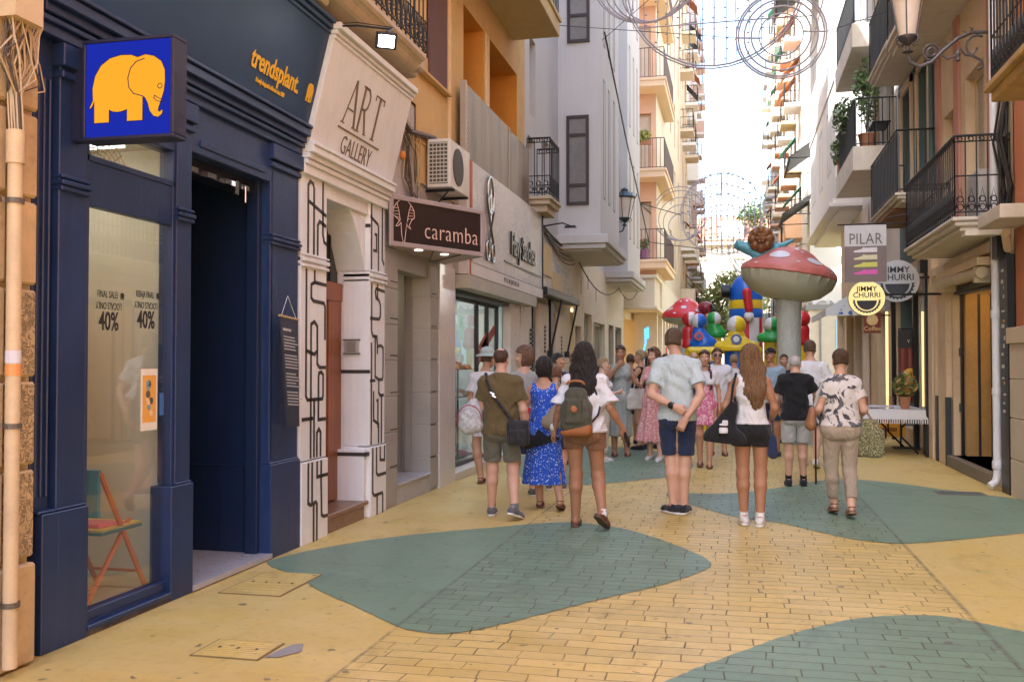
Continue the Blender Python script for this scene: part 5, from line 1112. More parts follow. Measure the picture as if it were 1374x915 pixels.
# cream house with salmon stripes
CH_ = thing('cream_house', 'cream house with salmon stripes and a shuttered ground-floor doorway', 'building', (3.2, 14.5, 0))
H = [(12.85, 15.25, .16, 2.62, 1.0), (13.3, 14.3, 3.3, 5.4), (15.0, 15.7, 3.3, 5.2), (13.3, 14.3, 6.7, 8.9), (15.0, 15.7, 6.7, 8.9), (13.3, 14.3, 10, 12), (15.0, 15.7, 10, 12), ]
mb = MB(); holed(mb, 'x', XR, 12.02, 16.25, 0, 14, H, .3, 1); mb.box(4.4, 9, 12.02, 16.25, 0, 14); mb.box(3.1, 4.5, 16.23, 16.25, 0, 14); mb.box(3.02, 3.12, 16.26, 16.6, 0, 3.6); mb.box(3.12, 4.4, 12.02, 16.25, 13.9, 14)
mb.box(3.0, 3.14, 12.6, 16.2, 2.84, 2.96); mb.box(2.9, 3.14, 12.8, 15.3, 2.70, 2.80)
mb.build('wall', CRM, CH_, bevel=.004)
mb = MB()
for y in (12.72, 14.6, 15.9): mb.box(3.085, 3.13, y, y + .3, 3.3, 13.8); mb.seg()
mb.build_segs('salmon_stripe', PSTR, CH_)
for h in H[1:]: window(CH_, 'x', XR + .12, 1, h[0], h[1], h[2], h[3], M('cream_frame', (.55, .45, .3), .6), M('window_soft', (.36, .34, .33), .3, bump=0), mull=(.5,), fw=.07)
mb = MB(); mb.box(3.02, 4.12, 12.85, 15.25, 0, .16); mb.build('step', M('dark_stone_step', (.16, .14, .11), .6, dirt=.3), CH_, bevel=.01)
DSH = M('shutter_black', (.03, .033, .04), .4, var=.2)
for (y0, y1, a) in ((12.88, 13.1, .25), (15.02, 15.12, .05)):
    mb = MB(); mb.hexa([(3.18, y0, .17), (3.18, y0 + .06, .17), (3.18 + a, y1, .17), (3.18 + a, y1 - .06, .17)], [(3.18, y0, 2.5), (3.18, y0 + .06, 2.5), (3.18 + a, y1, 2.5), (3.18 + a, y1 - .06, 2.5)])
    for z in (.8, 1.6): mb.box(3.17, 3.2, y0, y0 + .1, z, z + .12)
    mb.build('shutter', DSH, CH_)
mb = MB(); mb.box(3.14, 3.30, 12.86, 15.24, 2.5, 2.6); mb.tube([(3.16, 12.95, 2.45), (3.16, 14.9, 2.5)], .03, 6); mb.build('door_track', DSH, CH_)
mb = MB(); mb.box(3.27, 3.43, 15.14, 15.2, .16, 2.5, 0); mb.box(3.47, 3.60, 15.14, 15.2, .16, 2.5, 0); mb.box(3.43, 3.47, 15.15, 15.2, .16, 2.5, 1); mb.box(3.60, 3.64, 15.1, 15.2, .16, 2.5, 1); mb.box(4.1, 4.12, 12.85, 15.25, .16, 2.62, 0); mb.build('inner_door', [M('honey_wood', (.50, .31, .11), .5, var=.2, streak=.2), DSH], CH_)
mb = MB(); mb.box(3.4, 3.7, 14.0, 14.8, 2.57, 2.6); mb.build('doorway_lamp', emit('door_amber', (1, .62, .25), 1.1), CH_)
mb = MB()
for y in (15.35, 16.12): mb.box(3.04, 3.13, y, y + (.55 if y < 16 else .12), 0, 2.84)
mb.box(3.0, 3.13, 15.33, 15.95, 2.55, 2.7); mb.build('pilaster', CRM, CH_, bevel=.008)
mb = MB(); mb.box(3.03, 3.12, 15.96, 16.1, 0, 1.0); mb.seg(); mb.box(3.02, 3.1, 15.28, 15.34, 0, 1.0); mb.build_segs('dark_plinth', DSH, CH_)
mb = MB(); mb.box(2.98, 3.06, 16.56, 16.70, 0, 3.05); mb.box(2.9, 3.06, 16.52, 16.74, 2.95, 3.15); mb.build('iron_post', BLACKM, CH_)
mb = MB(); mb.tube([(2.98, 12.9, 2.62), (2.92, 15.2, 2.66)], .075, 12); mb.box(2.92, 3.1, 13.0, 13.1, 2.5, 2.72); mb.box(2.94, 3.1, 14.9, 15.0, 2.52, 2.72); mb.build('rolled_awning', M('awning_cream', (.58, .50, .38), .7, dirt=.2), CH_, smooth=True)
def balcony(root, xo, y0, y1, zb, mat, th=.18, mould=True, rail=None, rz=1.05, scr=None, **kw):
    mb = MB()
    if mould:
        mb.box(XR + .02, xo + .10, y0 + .08, y1 - .08, zb, zb + th * .35); mb.box(XR + .02, xo + .04, y0 + .03, y1 - .03, zb + th * .35, zb + th * .7); mb.box(XR + .02, xo, y0, y1, zb + th * .7, zb + th)
    else: mb.box(XR + .02, xo, y0, y1, zb, zb + th)
    b_ = mb.build('balcony', mat, root, bevel=.012)
    mb = MB(); z = zb + th; railing(mb, [(XR, y0 + .04), (xo + .04, y0 + .04), (xo + .04, y1 - .04), (XR, y1 - .04)], z, z + rz, **kw); mb.build('railing', IRON, b_)
    if scr:
        mb = MB(); mb.box(xo + .055, xo + .075, y0 + (scr if isinstance(scr, float) else .05), y1 - .05, z + .06, z + rz - .03); mb.build('screen', SCR, b_)
    return b_
b1 = balcony(CH_, 2.48, 12.1, 15.4, 3.04, SLAB, .16, scroll=True, sh=.48, sp=.115, rz=.95)
q = MB(); q.box(2.62, 3.1, 12.1, 12.3, 2.98, 3.04); q.build('bracket', SLAB, CH_)
b2_ = balcony(CH_, 2.40, 11.9, 16.5, 6.40, SLAB, .22, sp=.14); balcony(CH_, 2.4, 12.1, 16.3, 9.6, SLAB, .22, sp=.2)
mb = MB(); mb.lathe([(.0, 0), (.10, .02), (.15, .14), (.17, .30), (.16, .32), (.0, .32)], (2.78, 14.6, 3.22), 16); tag(mb.build('blue_tub', M('blue_plastic', (.08, .16, .42), .4, bump=0), smooth=True), 'blue plastic tub standing behind the scrolled balcony railing', 'tub')
mb = MB(); mb.box(2.95, 3.10, 12.9, 13.5, 3.22, 3.9); tag(mb.build('condenser', M('condenser_grey', (.35, .34, .33), .5), bevel=.01), 'grey condenser unit on the scrolled iron balcony', 'air conditioner')
# teal house
TL_ = thing('teal_house', 'dark teal house with cream window surrounds and grey screened balconies', 'building', (3.2, 18, 0))
H = [(y, y + .95, z, z + 2.2) for y in (16.8, 18.4) for z in (4.3, 7.0, 10.1)]
mb = MB(); holed(mb, 'x', XR, 16.27, 19.8, 3.3, 14, H, .3, 1); mb.box(3.5, 9, 16.27, 19.8, 0, 14); mb.box(3.12, 3.5, 19.78, 19.8, 0, 14); mb.build('wall', TEALB, TL_)
for h in H:
    window(TL_, 'x', XR + .12, 1, *h, M('cream_frame', (.55, .45, .3), .6), MATS['window_soft'], mull=(.5,), fw=.08)
    mb = MB()
    for a, b2, c, d in ((h[0] - .14, h[0], h[2], h[3] + .14), (h[1], h[1] + .14, h[2], h[3] + .14), (h[0] - .14, h[1] + .14, h[3], h[3] + .16)): mb.box(3.08, 3.13, a, b2, c, d)
    mb.build('surround', CRM, TL_)
balcony(TL_, 2.50, 16.28, 19.3, 4.06, SLAB, .14, sp=.16, rz=1.0, scr=True); balcony(TL_, 2.5, 16.6, 19.4, 6.72, SLAB, .16, sp=.14, scr=True); balcony(TL_, 2.5, 16.3, 19.4, 9.8, SLAB, .16, sp=.2, scr=True)
mb = MB(); mb.tube([(3.07, 16.4, 3.4), (3.07, 16.4, 12)], .04, 8); mb.build('pipe', TEALB, TL_, smooth=True)
mb = MB(); mb.box(2.56, 3.1, 17.0, 19.25, 4.02, 4.06); mb.build('brown_soffit', M('brown_soffit', (.22, .10, .05), .7), TL_)
# ground floor under the teal house: beige shopfront
JB = thing('burger_shop', 'beige shop front with black frames behind the white-clothed table', 'shop', (3.2, 18, 0))
mb = MB(); holed(mb, 'x', XR, 16.71, 24.0, 0, 3.3, [(17.1, 17.9, .05, 2.75), (18.2, 20.3, .3, 2.7), (21.3, 22.9, .2, 2.6)], .5, 1); mb.box(3.0, 3.12, 16.72, 24, 2.9, 3.1); mb.box(3.62, 6, 16.7, 24, 0, 3.3)
mb.build('wall', CRM, JB)
mb = MB()
for y in (17.0, 17.92, 20.32): mb.box(3.03, 3.11, y, y + .1, 0, 2.9); mb.seg()
mb.build_segs('black_frame', BLACKM, JB)
for h in ((17.1, 17.9, .05, 2.75), (18.2, 20.3, .3, 2.7), (21.3, 22.9, .2, 2.6)): window(JB, 'x', XR + .2, 1, *h, BLACKM, PANE, mull=(.5,))
for y, l in ((17.05, 'lit vertical tube lamp nearer the black iron post'), (20.9, 'lit vertical tube lamp farther along, beside the dark banner')):
    px_ = 1239 if y < 18 else 1190
    t = thing('tube_lamp', l, 'lamp', (3.0, y, 1.0), 'vertical tube lamps')
    zt, zb_ = (onX(px_, 400, 2.98).z, onX(px_, 545, 2.98).z) if 1 else (0, 0)
    yy = onX(px_, 450, 2.98).y; z0, z1 = onX(px_, 545, 2.98).z, onX(px_, 418, 2.98).z
    mb = MB(); mb.tube([(2.98, yy, z0), (2.98, yy, z1)], .028, 10); mb.build('tube', emit('tube_warm', (1, .66, .30), .28), t, smooth=True)
    mb = MB(); mb.box(2.94, 3.02, yy - .05, yy + .05, z1, z1 + .22); mb.box(2.94, 3.03, yy - .05, yy + .05, z0 - .08, z0); mb.box(3.0, 3.12, yy - .02, yy + .02, z1 + .05, z1 + .09); mb.build('holder', M('steel_frame', (.28, .28, .27), .4, metal=.5), t)
# menu banner facing the camera
bn = thing('menu_banner', 'tall dark red shop banner with a black top and a yellow price disc numbered 3', 'banner', (2.6, 18.2, 0))
yb = 18.2; A, B = onY(1205, 443, yb), onY(1238, 540, yb)
mb = MB(); mb.box(A.x, B.x + .1, yb, yb + .02, B.z, A.z, 0); mb.box(A.x, B.x + .1, yb - .004, yb - .001, A.z - .30, A.z, 1)
for x, c in ((A.x + .08, 2), (A.x + .2, 2)): mb.tube([(x, yb - .003, B.z + .1), (x, yb - .003, A.z - .33)], .035, 6, c)
mb.build('sheet', [M('banner_red', (.11, .02, .015), .6, bump=0), M('banner_black', (.02, .02, .02), .6, bump=0), M('banner_brick', (.25, .06, .04), .6, bump=0)], bn)
c = onY(1221, 503, yb); mb = MB(); mb.lathe([(.12, 0), (.12, .01)], (c.x, yb - .04, c.z), 20, axis='y'); mb.build('price_disc', M('disc_orange', (.75, .42, .05), .5, bump=0), bn)
mb = MB(); mb.text('3', (c.x, yb - .054, c.z), (1, 0, 0), (0, 0, 1), .13, .003, .02); mb.build('numeral', VIN, bn)
mb = MB()
for k, s in enumerate(('PA', 'PA', 'PA')): mb.text(s, (B.x - .02, yb - .04, A.z - .42 - k * .12), (1, 0, 0), (0, 0, 1), .13, .003, .02)
mb.text('Y', (A.x + .17, yb - .006, A.z - .2), (1, 0, 0), (0, 0, 1), .08, .003, .01); mb.text('&', (A.x + .1, yb - .06, A.z - .75), (1, 0, 0), (0, 0, 1), .09, .003, .01)
mb.build('lettering', M('vinyl_cream', (.7, .6, .45), .6, bump=0), bn)
mb = MB(); mb.tube([(A.x, yb + .01, A.z + .02), (B.x + .1, yb + .01, A.z + .02)], .012, 6); mb.box(A.x + .02, A.x + .05, yb + .03, yb + .06, 0, A.z); mb.box(A.x - .1, B.x + .1, yb - .1, yb + .15, 0, .03); mb.build('stand', BLACKM, bn)
# white building with balconies
WB = thing('white_building', 'white building with grey screened balconies holding leafy plants', 'building', (3.2, 22, 0))
H = [(y, y + 1.0, z, z + 2.1) for y in (20.3, 22.3) for z in (5.7, 8.1, 11.2, 14.3)]
mb = MB(); holed(mb, 'x', XR, 19.81, 25.3, 3.3, 21, H, .3, 1); mb.box(3.5, 9, 19.81, 30, 0, 21); mb.box(3.12, 3.5, 25.3, 30, 0, 5.3)
mb.box(2.50, 3.5, 25.4, 33.4, 5.62, 21); mb.box(2.34, 3.5, 25.24, 33.5, 5.40, 5.50); mb.box(2.42, 3.5, 25.3, 33.45, 5.50, 5.62); mb.box(2.6, 3.5, 25.45, 33.3, 5.3, 5.40); mb.box(3.5, 9, 30, 33.4, 5.3, 21)
for z in (8.6, 11.7, 14.8): mb.box(2.47, 2.5, 25.4, 33.4, z, z + .14)
mb.build('wall', WHB, WB, bevel=.01)
for h in H: window(WB, 'x', XR + .1, 1, *h, M('cream_frame', (.55, .45, .3), .6), MATS['window_soft'], mull=(.5,), fw=.08)
for y in (26.4, 28.9, 31.4):
    for z in (6.5, 9.4, 12.5): window(WB, 'x', 2.492, 1, y, y + 1.1, z, z + 1.7, GRB, MATS['window_soft'], mull=(.5,), fw=.07)
for zb in (5.28, 7.72, 10.8, 13.9):
    q = balcony(WB, 2.30, 20.0, 23.3, zb, SLAB, .48, mould=False, sp=.14, rz=.95, scr=.03)
mb = MB(); mb.box(2.9, 3.1, 20.6, 21.4, 5.78, 5.82); 
for y, x in ((20.7, 2.8), (21.3, 2.8), (20.7, 3.05), (21.3, 3.05)): mb.box(x - .01, x + .01, y - .01, y + .01, 5.76, 6.35)
mb.box(2.75, 3.1, 20.6, 21.4, 6.35, 6.38); tag(mb.build('balcony_table', BLACKM), 'small dark table standing on the white building\'s lower balcony', 'table')
for k, (x, y, z, h, l) in enumerate(((2.62, 20.5, 5.76, 1.35, 'tall leafy bamboo-like plant in a pot at the lower screened balcony'), (2.45, 23.0, 5.76, .75, 'smaller grey-green plant spilling over the lower balcony\'s far corner'))):
    r = potted('balcony_plant', l, 'plant', (x, y, z), .16, .34, TERR, (.28 if k == 0 else .3, .3, h * .5), 560, .065, [LEAF1, M('leaf_grey', (.17, .22, .13), .6, bump=0, var=.2)], 30 + k, trunk=.6 if k == 0 else .2)
mb = MB(); leaf_clump(mb, (2.3, 21.6, 6.75), (.22, .8, .4), 380, .065, 0, 44); tag(mb.build('trailing_plant', [LEAF1, MATS['leaf_grey']]), 'trailing greenery hanging along the white building\'s balcony rail', 'plant')
for k, (z, y) in enumerate(((9.1, 35.6), (12.9, 29.0), (7.75, 40.0))):
    aw = MB(); x0 = 2.48 if y < 33 else 3.1; yy = y
    aw.hexa([(x0, yy, z + .5), (x0, yy + 3.2, z + .5), (x0 - 1.15, yy + 3.2, z - .3), (x0 - 1.15, yy, z - .3)], [(x0, yy, z + .54), (x0, yy + 3.2, z + .54), (x0 - 1.15, yy + 3.2, z - .26), (x0 - 1.15, yy, z - .26)])
    aw.box(x0 - 1.18, x0 - 1.12, yy, yy + 3.2, z - .42, z - .26)
    aw.tube([(x0, yy + .1, z - .3), (x0 - 1.12, yy + .1, z - .3)], .02, 5); aw.tube([(x0, yy + 3.1, z - .3), (x0 - 1.12, yy + 3.1, z - .3)], .02, 5)
    tag(aw.build('sun_awning', BK), ('black sun awning high on the right, the middle one in height', 'topmost black sun awning, on the white bay', 'lowest and farthest black sun awning on the right')[k], 'awning', 'black sun awnings')
# ground floor coffee shop beneath white building, far white corner building
CF = thing('coffee_shop', 'small tiled coffee shop front with pale columns under the dotted awning', 'shop', (3.2, 27, 0))
mb = MB(); holed(mb, 'x', XR - .02, 24.01, 30.0, 0, 5.28, [(24.3, 25.3, .1, 2.7), (25.8, 27.2, .1, 2.7), (27.6, 29.4, .1, 2.8)], .3, 1)
for y in (24.05, 25.5, 27.35, 29.6): mb.box(2.95, 3.1, y, y + .22, 0, 3.0)
mb.box(2.9, 3.12, 24.0, 30, 3.0, 3.25); mb.build('wall', M('beige_stone', (.56, .47, .38), .7, dirt=.2), CF, bevel=.01)
for h in ((24.3, 25.3, .1, 2.7), (25.8, 27.2, .1, 2.7), (27.6, 29.4, .1, 2.8)): window(CF, 'x', XR + .15, 1, *h, M('steel_frame', (.28, .28, .27), .4, metal=.5), PANEL, mull=(.5,))
DA = thing('dotted_awning', 'white shop awning with blue dots above the coffee shop', 'awning', (2.7, 25, 2.9))
mb = MB(); a, b2, c, d = Vector((3.1, 23.6, 3.35)), Vector((3.1, 27.8, 3.35)), Vector((2.1, 27.8, 2.75)), Vector((2.1, 23.6, 2.75))
mb.hexa([a, b2, c, d], [v + Vector((0, 0, .02)) for v in (a, b2, c, d)]); mb.box(2.08, 2.1, 23.6, 27.8, 2.60, 2.76); mb.add([(3.1, 23.6, 3.35), (2.1, 23.6, 2.75), (2.1, 23.6, 2.6), (3.1, 23.6, 2.6)], [(0, 1, 2, 3)]); mb.build('canvas', M('awning_white', (.62, .66, .68), .8, bump=0), DA)
mb = MB(); rn = random.Random(4)
for k in range(16):
    u = rn.uniform(.15, .95); z = 2.64 + rn.uniform(.0, .6 * u * .95); mb.lathe([(rn.uniform(.02, .05), 0), (.01, .008)], (2.1 + u, 23.596, z), 9, k % 2, axis='y')
mb.build('dots', [M('dot_blue', (.05, .15, .5), .6, bump=0), M('dot_pale', (.35, .5, .65), .6, bump=0)], DA)
# open side street: white corner building facing us
WC = thing('corner_building', 'bright white corner building lettered BGNA with a stone shop front below', 'building', (6, 43, 0))
mb = MB(); mb.box(3.10, 14, 42.0, 46, 3.9, 20, 0); mb.box(3.0, 14, 41.9, 46, 0, 3.7, 1); mb.box(2.9, 14, 41.8, 46, 3.7, 3.92, 2); mb.box(3.45, 3.52, 41.84, 41.9, 0, 3.6, 2)
mb.build('wall', [BW, M('cream_ashlar', (.62, .55, .45), .7), M('grey_trim', (.25, .25, .25), .6)], WC)
mb = MB(); mb.box(4.1, 5.6, 41.86, 41.9, .1, 3.3); mb.build('shop_window', emit('cyan_window', (.45, .75, .85), .18), WC)
mb = MB(); c = onY(1113, 411, 41.98); mb.text('BGNA', (c.x, 41.98, c.z), (1, 0, 0), (0, 0, 1), .62, .04, .0, 1.1, space=1.1); mb.build('lettering', M('grey_letters', (.38, .38, .38), .6, bump=0), WC)
slab_building('apartment_building', 'tall sunlit white building with rust-coloured balconies on the far right', 1, 3.12, 46.02, 60, 24, BW, 6, 11, bal=[M('peach_balcony', (.70, .36, .20), .8, bump=0), BW, M('peach_balcony2', (.72, .45, .28), .8, bump=0)], shut=[O1, G1], balp=.9)
slab_building('apartment_building', 'cream building with brown window frames, second farthest on the right', 1, 3.12, 60.02, 72, 26, CREAM, 7, 12, bal=[BW, CREAM, PK], shut=[G1, O1])
slab_building('apartment_building', 'grey balconied building at the far end of the right side', 1, 3.1, 72.02, 86, 28, GRB, 8, 13, bal=[GRB, BW])
# big lantern
c = onY(1218, 78, 12.75)
lantern('big grey iron lantern on a long scrolled bracket, above the cream house balcony', (c.x, 12.75, c.z + .05), (3.08, 12.75, c.z + .05), 1.0, LIRON, big=True)
mb = MB(); mb.lathe([(.0, 0), (.18, .02), (.19, .05), (.0, .06)], (3.05, 12.55, 4.95), 20, axis='x'); tag(mb.build('round_plate', M('plate_grey', (.10, .10, .11), .5)), 'dark round plate on the wall behind the lantern bracket', 'plate')
# hanging signs
PS = thing('shop_banner', 'grey hanging PILAR banner with four coloured shoe shapes', 'sign', (2.1, 16, 2.8))
yb = 15.0; A, B = onY(1133, 303, yb), onY(1190, 378, yb); midz = A.z - (A.z - B.z) * .37
mb = MB(); mb.box(A.x, B.x, yb, yb + .02, B.z, midz, 0); mb.box(A.x, B.x, yb, yb + .02, midz, A.z, 1); mb.build('panel', [M('taupe_panel', (.17, .13, .13), .6, bump=0), M('pale_panel', (.50, .50, .53), .6, bump=0)], PS)
mb = MB(); mb.text('PILAR', ((A.x + B.x) / 2, yb - .003, midz + .10), (1, 0, 0), (0, 0, 1), .23, .003, .0, .78, space=1.05); mb.build('lettering', M('taupe_text', (.13, .11, .11), .6, bump=0), PS)
wd = B.x - A.x
for k, cc in enumerate(((.62, .60, .64), (.60, .58, .38), (.55, .55, .12), (.62, .10, .40))):
    mb = MB(); z = midz - .055 - k * .108; mb.prism([(0, -.035), (.55, -.035), (.55, .035), (.28, .03), (.22, .04), (.2, .02), (.1, .0), (0, -.01)], (A.x + .13, yb - .001, z), (1, 0, 0), (0, 0, 1), (0, -1, 0), .003); 
    mb.v = [(A.x + .13 + (v[0] - A.x - .13) * (wd - .26) / .55, v[1], v[2]) for v in mb.v]
    mb.build('shoe_shape', M('shoeshape%d' % k, cc, .6, bump=0), PS)
mb = MB(); mb.tube([(A.x - .1, yb + .01, A.z + .015), (3.3, yb + .01, A.z + .015)], .012, 6); mb.build('rod', BLACKM, PS)
def disc_sign(label, px, py, y, r, bg, txt, mat_t):
    t = thing('disc_sign', label, 'sign', (0, y, 2.5), 'round burger bar signs'); c = onY(px, py, y); s = r
    mb = MB(); mb.lathe([(r, 0), (r, .06)], (c.x, y + .06, c.z), 40, axis='y'); mb.build('disc', bg, t, smooth=False)
    mb = MB(); mb.lathe([(r + .006, 0), (r + .006, .05)], (c.x, y + .06, c.z), 40, axis='y'); mb.build('rim', BLACKM, t)
    mb = MB(); yy = y - .004
    mb.text('JIMMY', (c.x, yy, c.z + r * .52), (1, 0, 0), (0, 0, 1), r * .42, .003, .012, 1.0); mb.text('CHURRI', (c.x, yy, c.z + r * .16), (1, 0, 0), (0, 0, 1), r * .42, .003, .012, 1.0)
    hp = [(r * .55 * math.cos(a), r * .55 * math.sin(a) - r * .02) for a in [PI + k * PI / 14 for k in range(15)]]; mb.prism(hp, (c.x, yy, c.z - r * .12), (1, 0, 0), (0, 0, 1), (0, -1, 0), .003)
    out = []
    for k in range(15):
        a = PI + k * PI / 14; out.append((r * .80 * math.cos(a), r * .80 * math.sin(a)))
        if k < 14: a2 = a + PI / 28; out.append((r * .72 * math.cos(a2), r * .72 * math.sin(a2)))
    inn = [(r * .65 * math.cos(a), r * .65 * math.sin(a)) for a in [2 * PI - k * PI / 14 for k in range(15)]]
    mb.prism(out + inn, (c.x, yy, c.z - r * .10), (1, 0, 0), (0, 0, 1), (0, -1, 0), .003)
    mb.build('lettering', mat_t, t)
    mb = MB(); mb.tube([(c.x + r, y + .03, c.z + .05), (3.2, y + .03, c.z + .05)], .02, 6); mb.build('arm', BLACKM, t)
c1 = onY(1163, 400, 15.6); disc_sign('lit yellow round JIMMY CHURRI sign with a scalloped burger bowl', 1163, 400, 15.6, .265, emit('disc_yellow', (1, .76, .33), .19), '', M('navy_text', (.02, .025, .04), .5, bump=0))
disc_sign('pale grey round JIMMY CHURRI sign, larger and behind the PILAR banner', 1204, 377, 16.4, .335, M('disc_grey', (.45, .47, .52), .5, bump=0), '', MATS['navy_text'])
CO = thing('coffee_sign', 'dark red square COFFEE sign with a pale round logo', 'sign', (2.3, 20, 2.2)); yb = 20.5; A, B = onY(1159, 420, yb), onY(1182, 447, yb)
mb = MB(); mb.box(A.x, B.x, yb, yb + .04, B.z, A.z); mb.build('panel', M('coffee_red', (.20, .035, .015), .5, bump=0), CO)
mb = MB(); mb.lathe([(.11, 0), (.11, .005)], ((A.x + B.x) / 2, yb - .002, A.z - .14), 18, axis='y'); mb.text('Coffee', ((A.x + B.x) / 2, yb - .006, B.z + .09), (1, 0, 0), (0, 0, 1), .12, .003, .01); mb.build('logo', M('coffee_cream', (.72, .52, .22), .5, bump=0), CO)
mb = MB(); mb.tube([(B.x, yb + .02, A.z - .05), (3.1, yb + .02, A.z - .05)], .015, 5); mb.build('arm', BLACKM, CO)
# table with cloth
yb = 17.6; T = thing('folding_table', 'folding table with curved dark metal legs under the white fringed cloth', 'table', (2.6, yb, 0))
x0, x1, y0, y1 = 2.05, 3.0, 16.6, 18.4
mb = MB(); mb.box(x0, x1, y0, y1, .70, .735); mb.build('tabletop', POTW, T)
for y in (y0 + .2, y1 - .2):
    for sx in (-1, 1):
        xm = (x0 + x1) / 2; mb = MB(); mb.tube([(xm + sx * .35, y, .70), (xm + sx * .12, y, .45), (xm + sx * .12, y, .30), (xm + sx * .38, y + .02, .03)], .018, 6); mb.build('leg', BLACKM, T, smooth=True)
CL = M('white_cloth', (.66, .65, .68), .85, bump=0, var=.05)
mb = MB(); mb.box(x0 - .02, x1 + .02, y0 - .02, y1 + .02, .738, .75); N = 30
for a0, a1, b0, b1 in ((x0 - .02, x1 + .02, y0 - .02, y0 - .02),):
    vs = []; 
    for k in range(N + 1):
        x = a0 + (a1 - a0) * k / N; o = .012 * math.sin(k * 2.1); vs += [(x, b0, .745), (x, b0 - .02 + o, .60)]
    mb.add(vs, [(2 * k, 2 * k + 1, 2 * k + 3, 2 * k + 2) for k in range(N)])
    for k in range(28): x = a0 + (a1 - a0) * (k + .5) / 28; mb.box(x - .008, x + .008, b0 - .03, b0 - .022, .53, .61)
vs = []
for k in range(N + 1):
    y = y0 - .02 + (y1 - y0 + .04) * k / N; o = .025 * math.sin(k * 1.3) + .01 * math.sin(k * 3); vs += [(x0 - .02, y, .745), (x0 - .05 + o, y, .12 + .05 * math.sin(k * .8))]
mb.add(vs, [(2 * k, 2 * k + 1, 2 * k + 3, 2 * k + 2) for k in range(N)])
tag(mb.build('tablecloth', CL, smooth=True), 'white fringed cloth draped over the folding table at the right', 'tablecloth')
potted('table_plant', 'leafy orange-green plant in a terracotta pot on the white-clothed table', 'plant', (2.72, 16.9, .752), .09, .2, TERR, (.2, .2, .2), 420, .05, [LEAF1, M('leaf_orange', (.35, .2, .05), .6, bump=0)], 77)
mb = MB(); mb.box(2.15, 2.55, 16.9, 17.4, .752, .757); mb.box(2.15, 2.16, 16.9, 17.4, .757, .95); mb.box(2.54, 2.55, 16.9, 17.4, .757, .95); mb.box(2.15, 2.55, 16.9, 16.91, .757, .95); tag(mb.build('display_case', GL), 'low clear glass display case on the white-clothed table', 'display case')
mb = MB(); mb.box(2.5, 3.05, 18.9, 18.93, .15, .60, 0); mb.box(2.55, 3.0, 18.89, 18.899, .42, .50, 1); mb.box(2.55, 2.9, 18.89, 18.899, .25, .32, 1); tag(mb.build('orange_board', [M('board_orange', (.75, .36, .03), .5, bump=0), M('board_brown', (.35, .12, .02), .5, bump=0)]), 'orange board with brown lettering seen under the table', 'board')
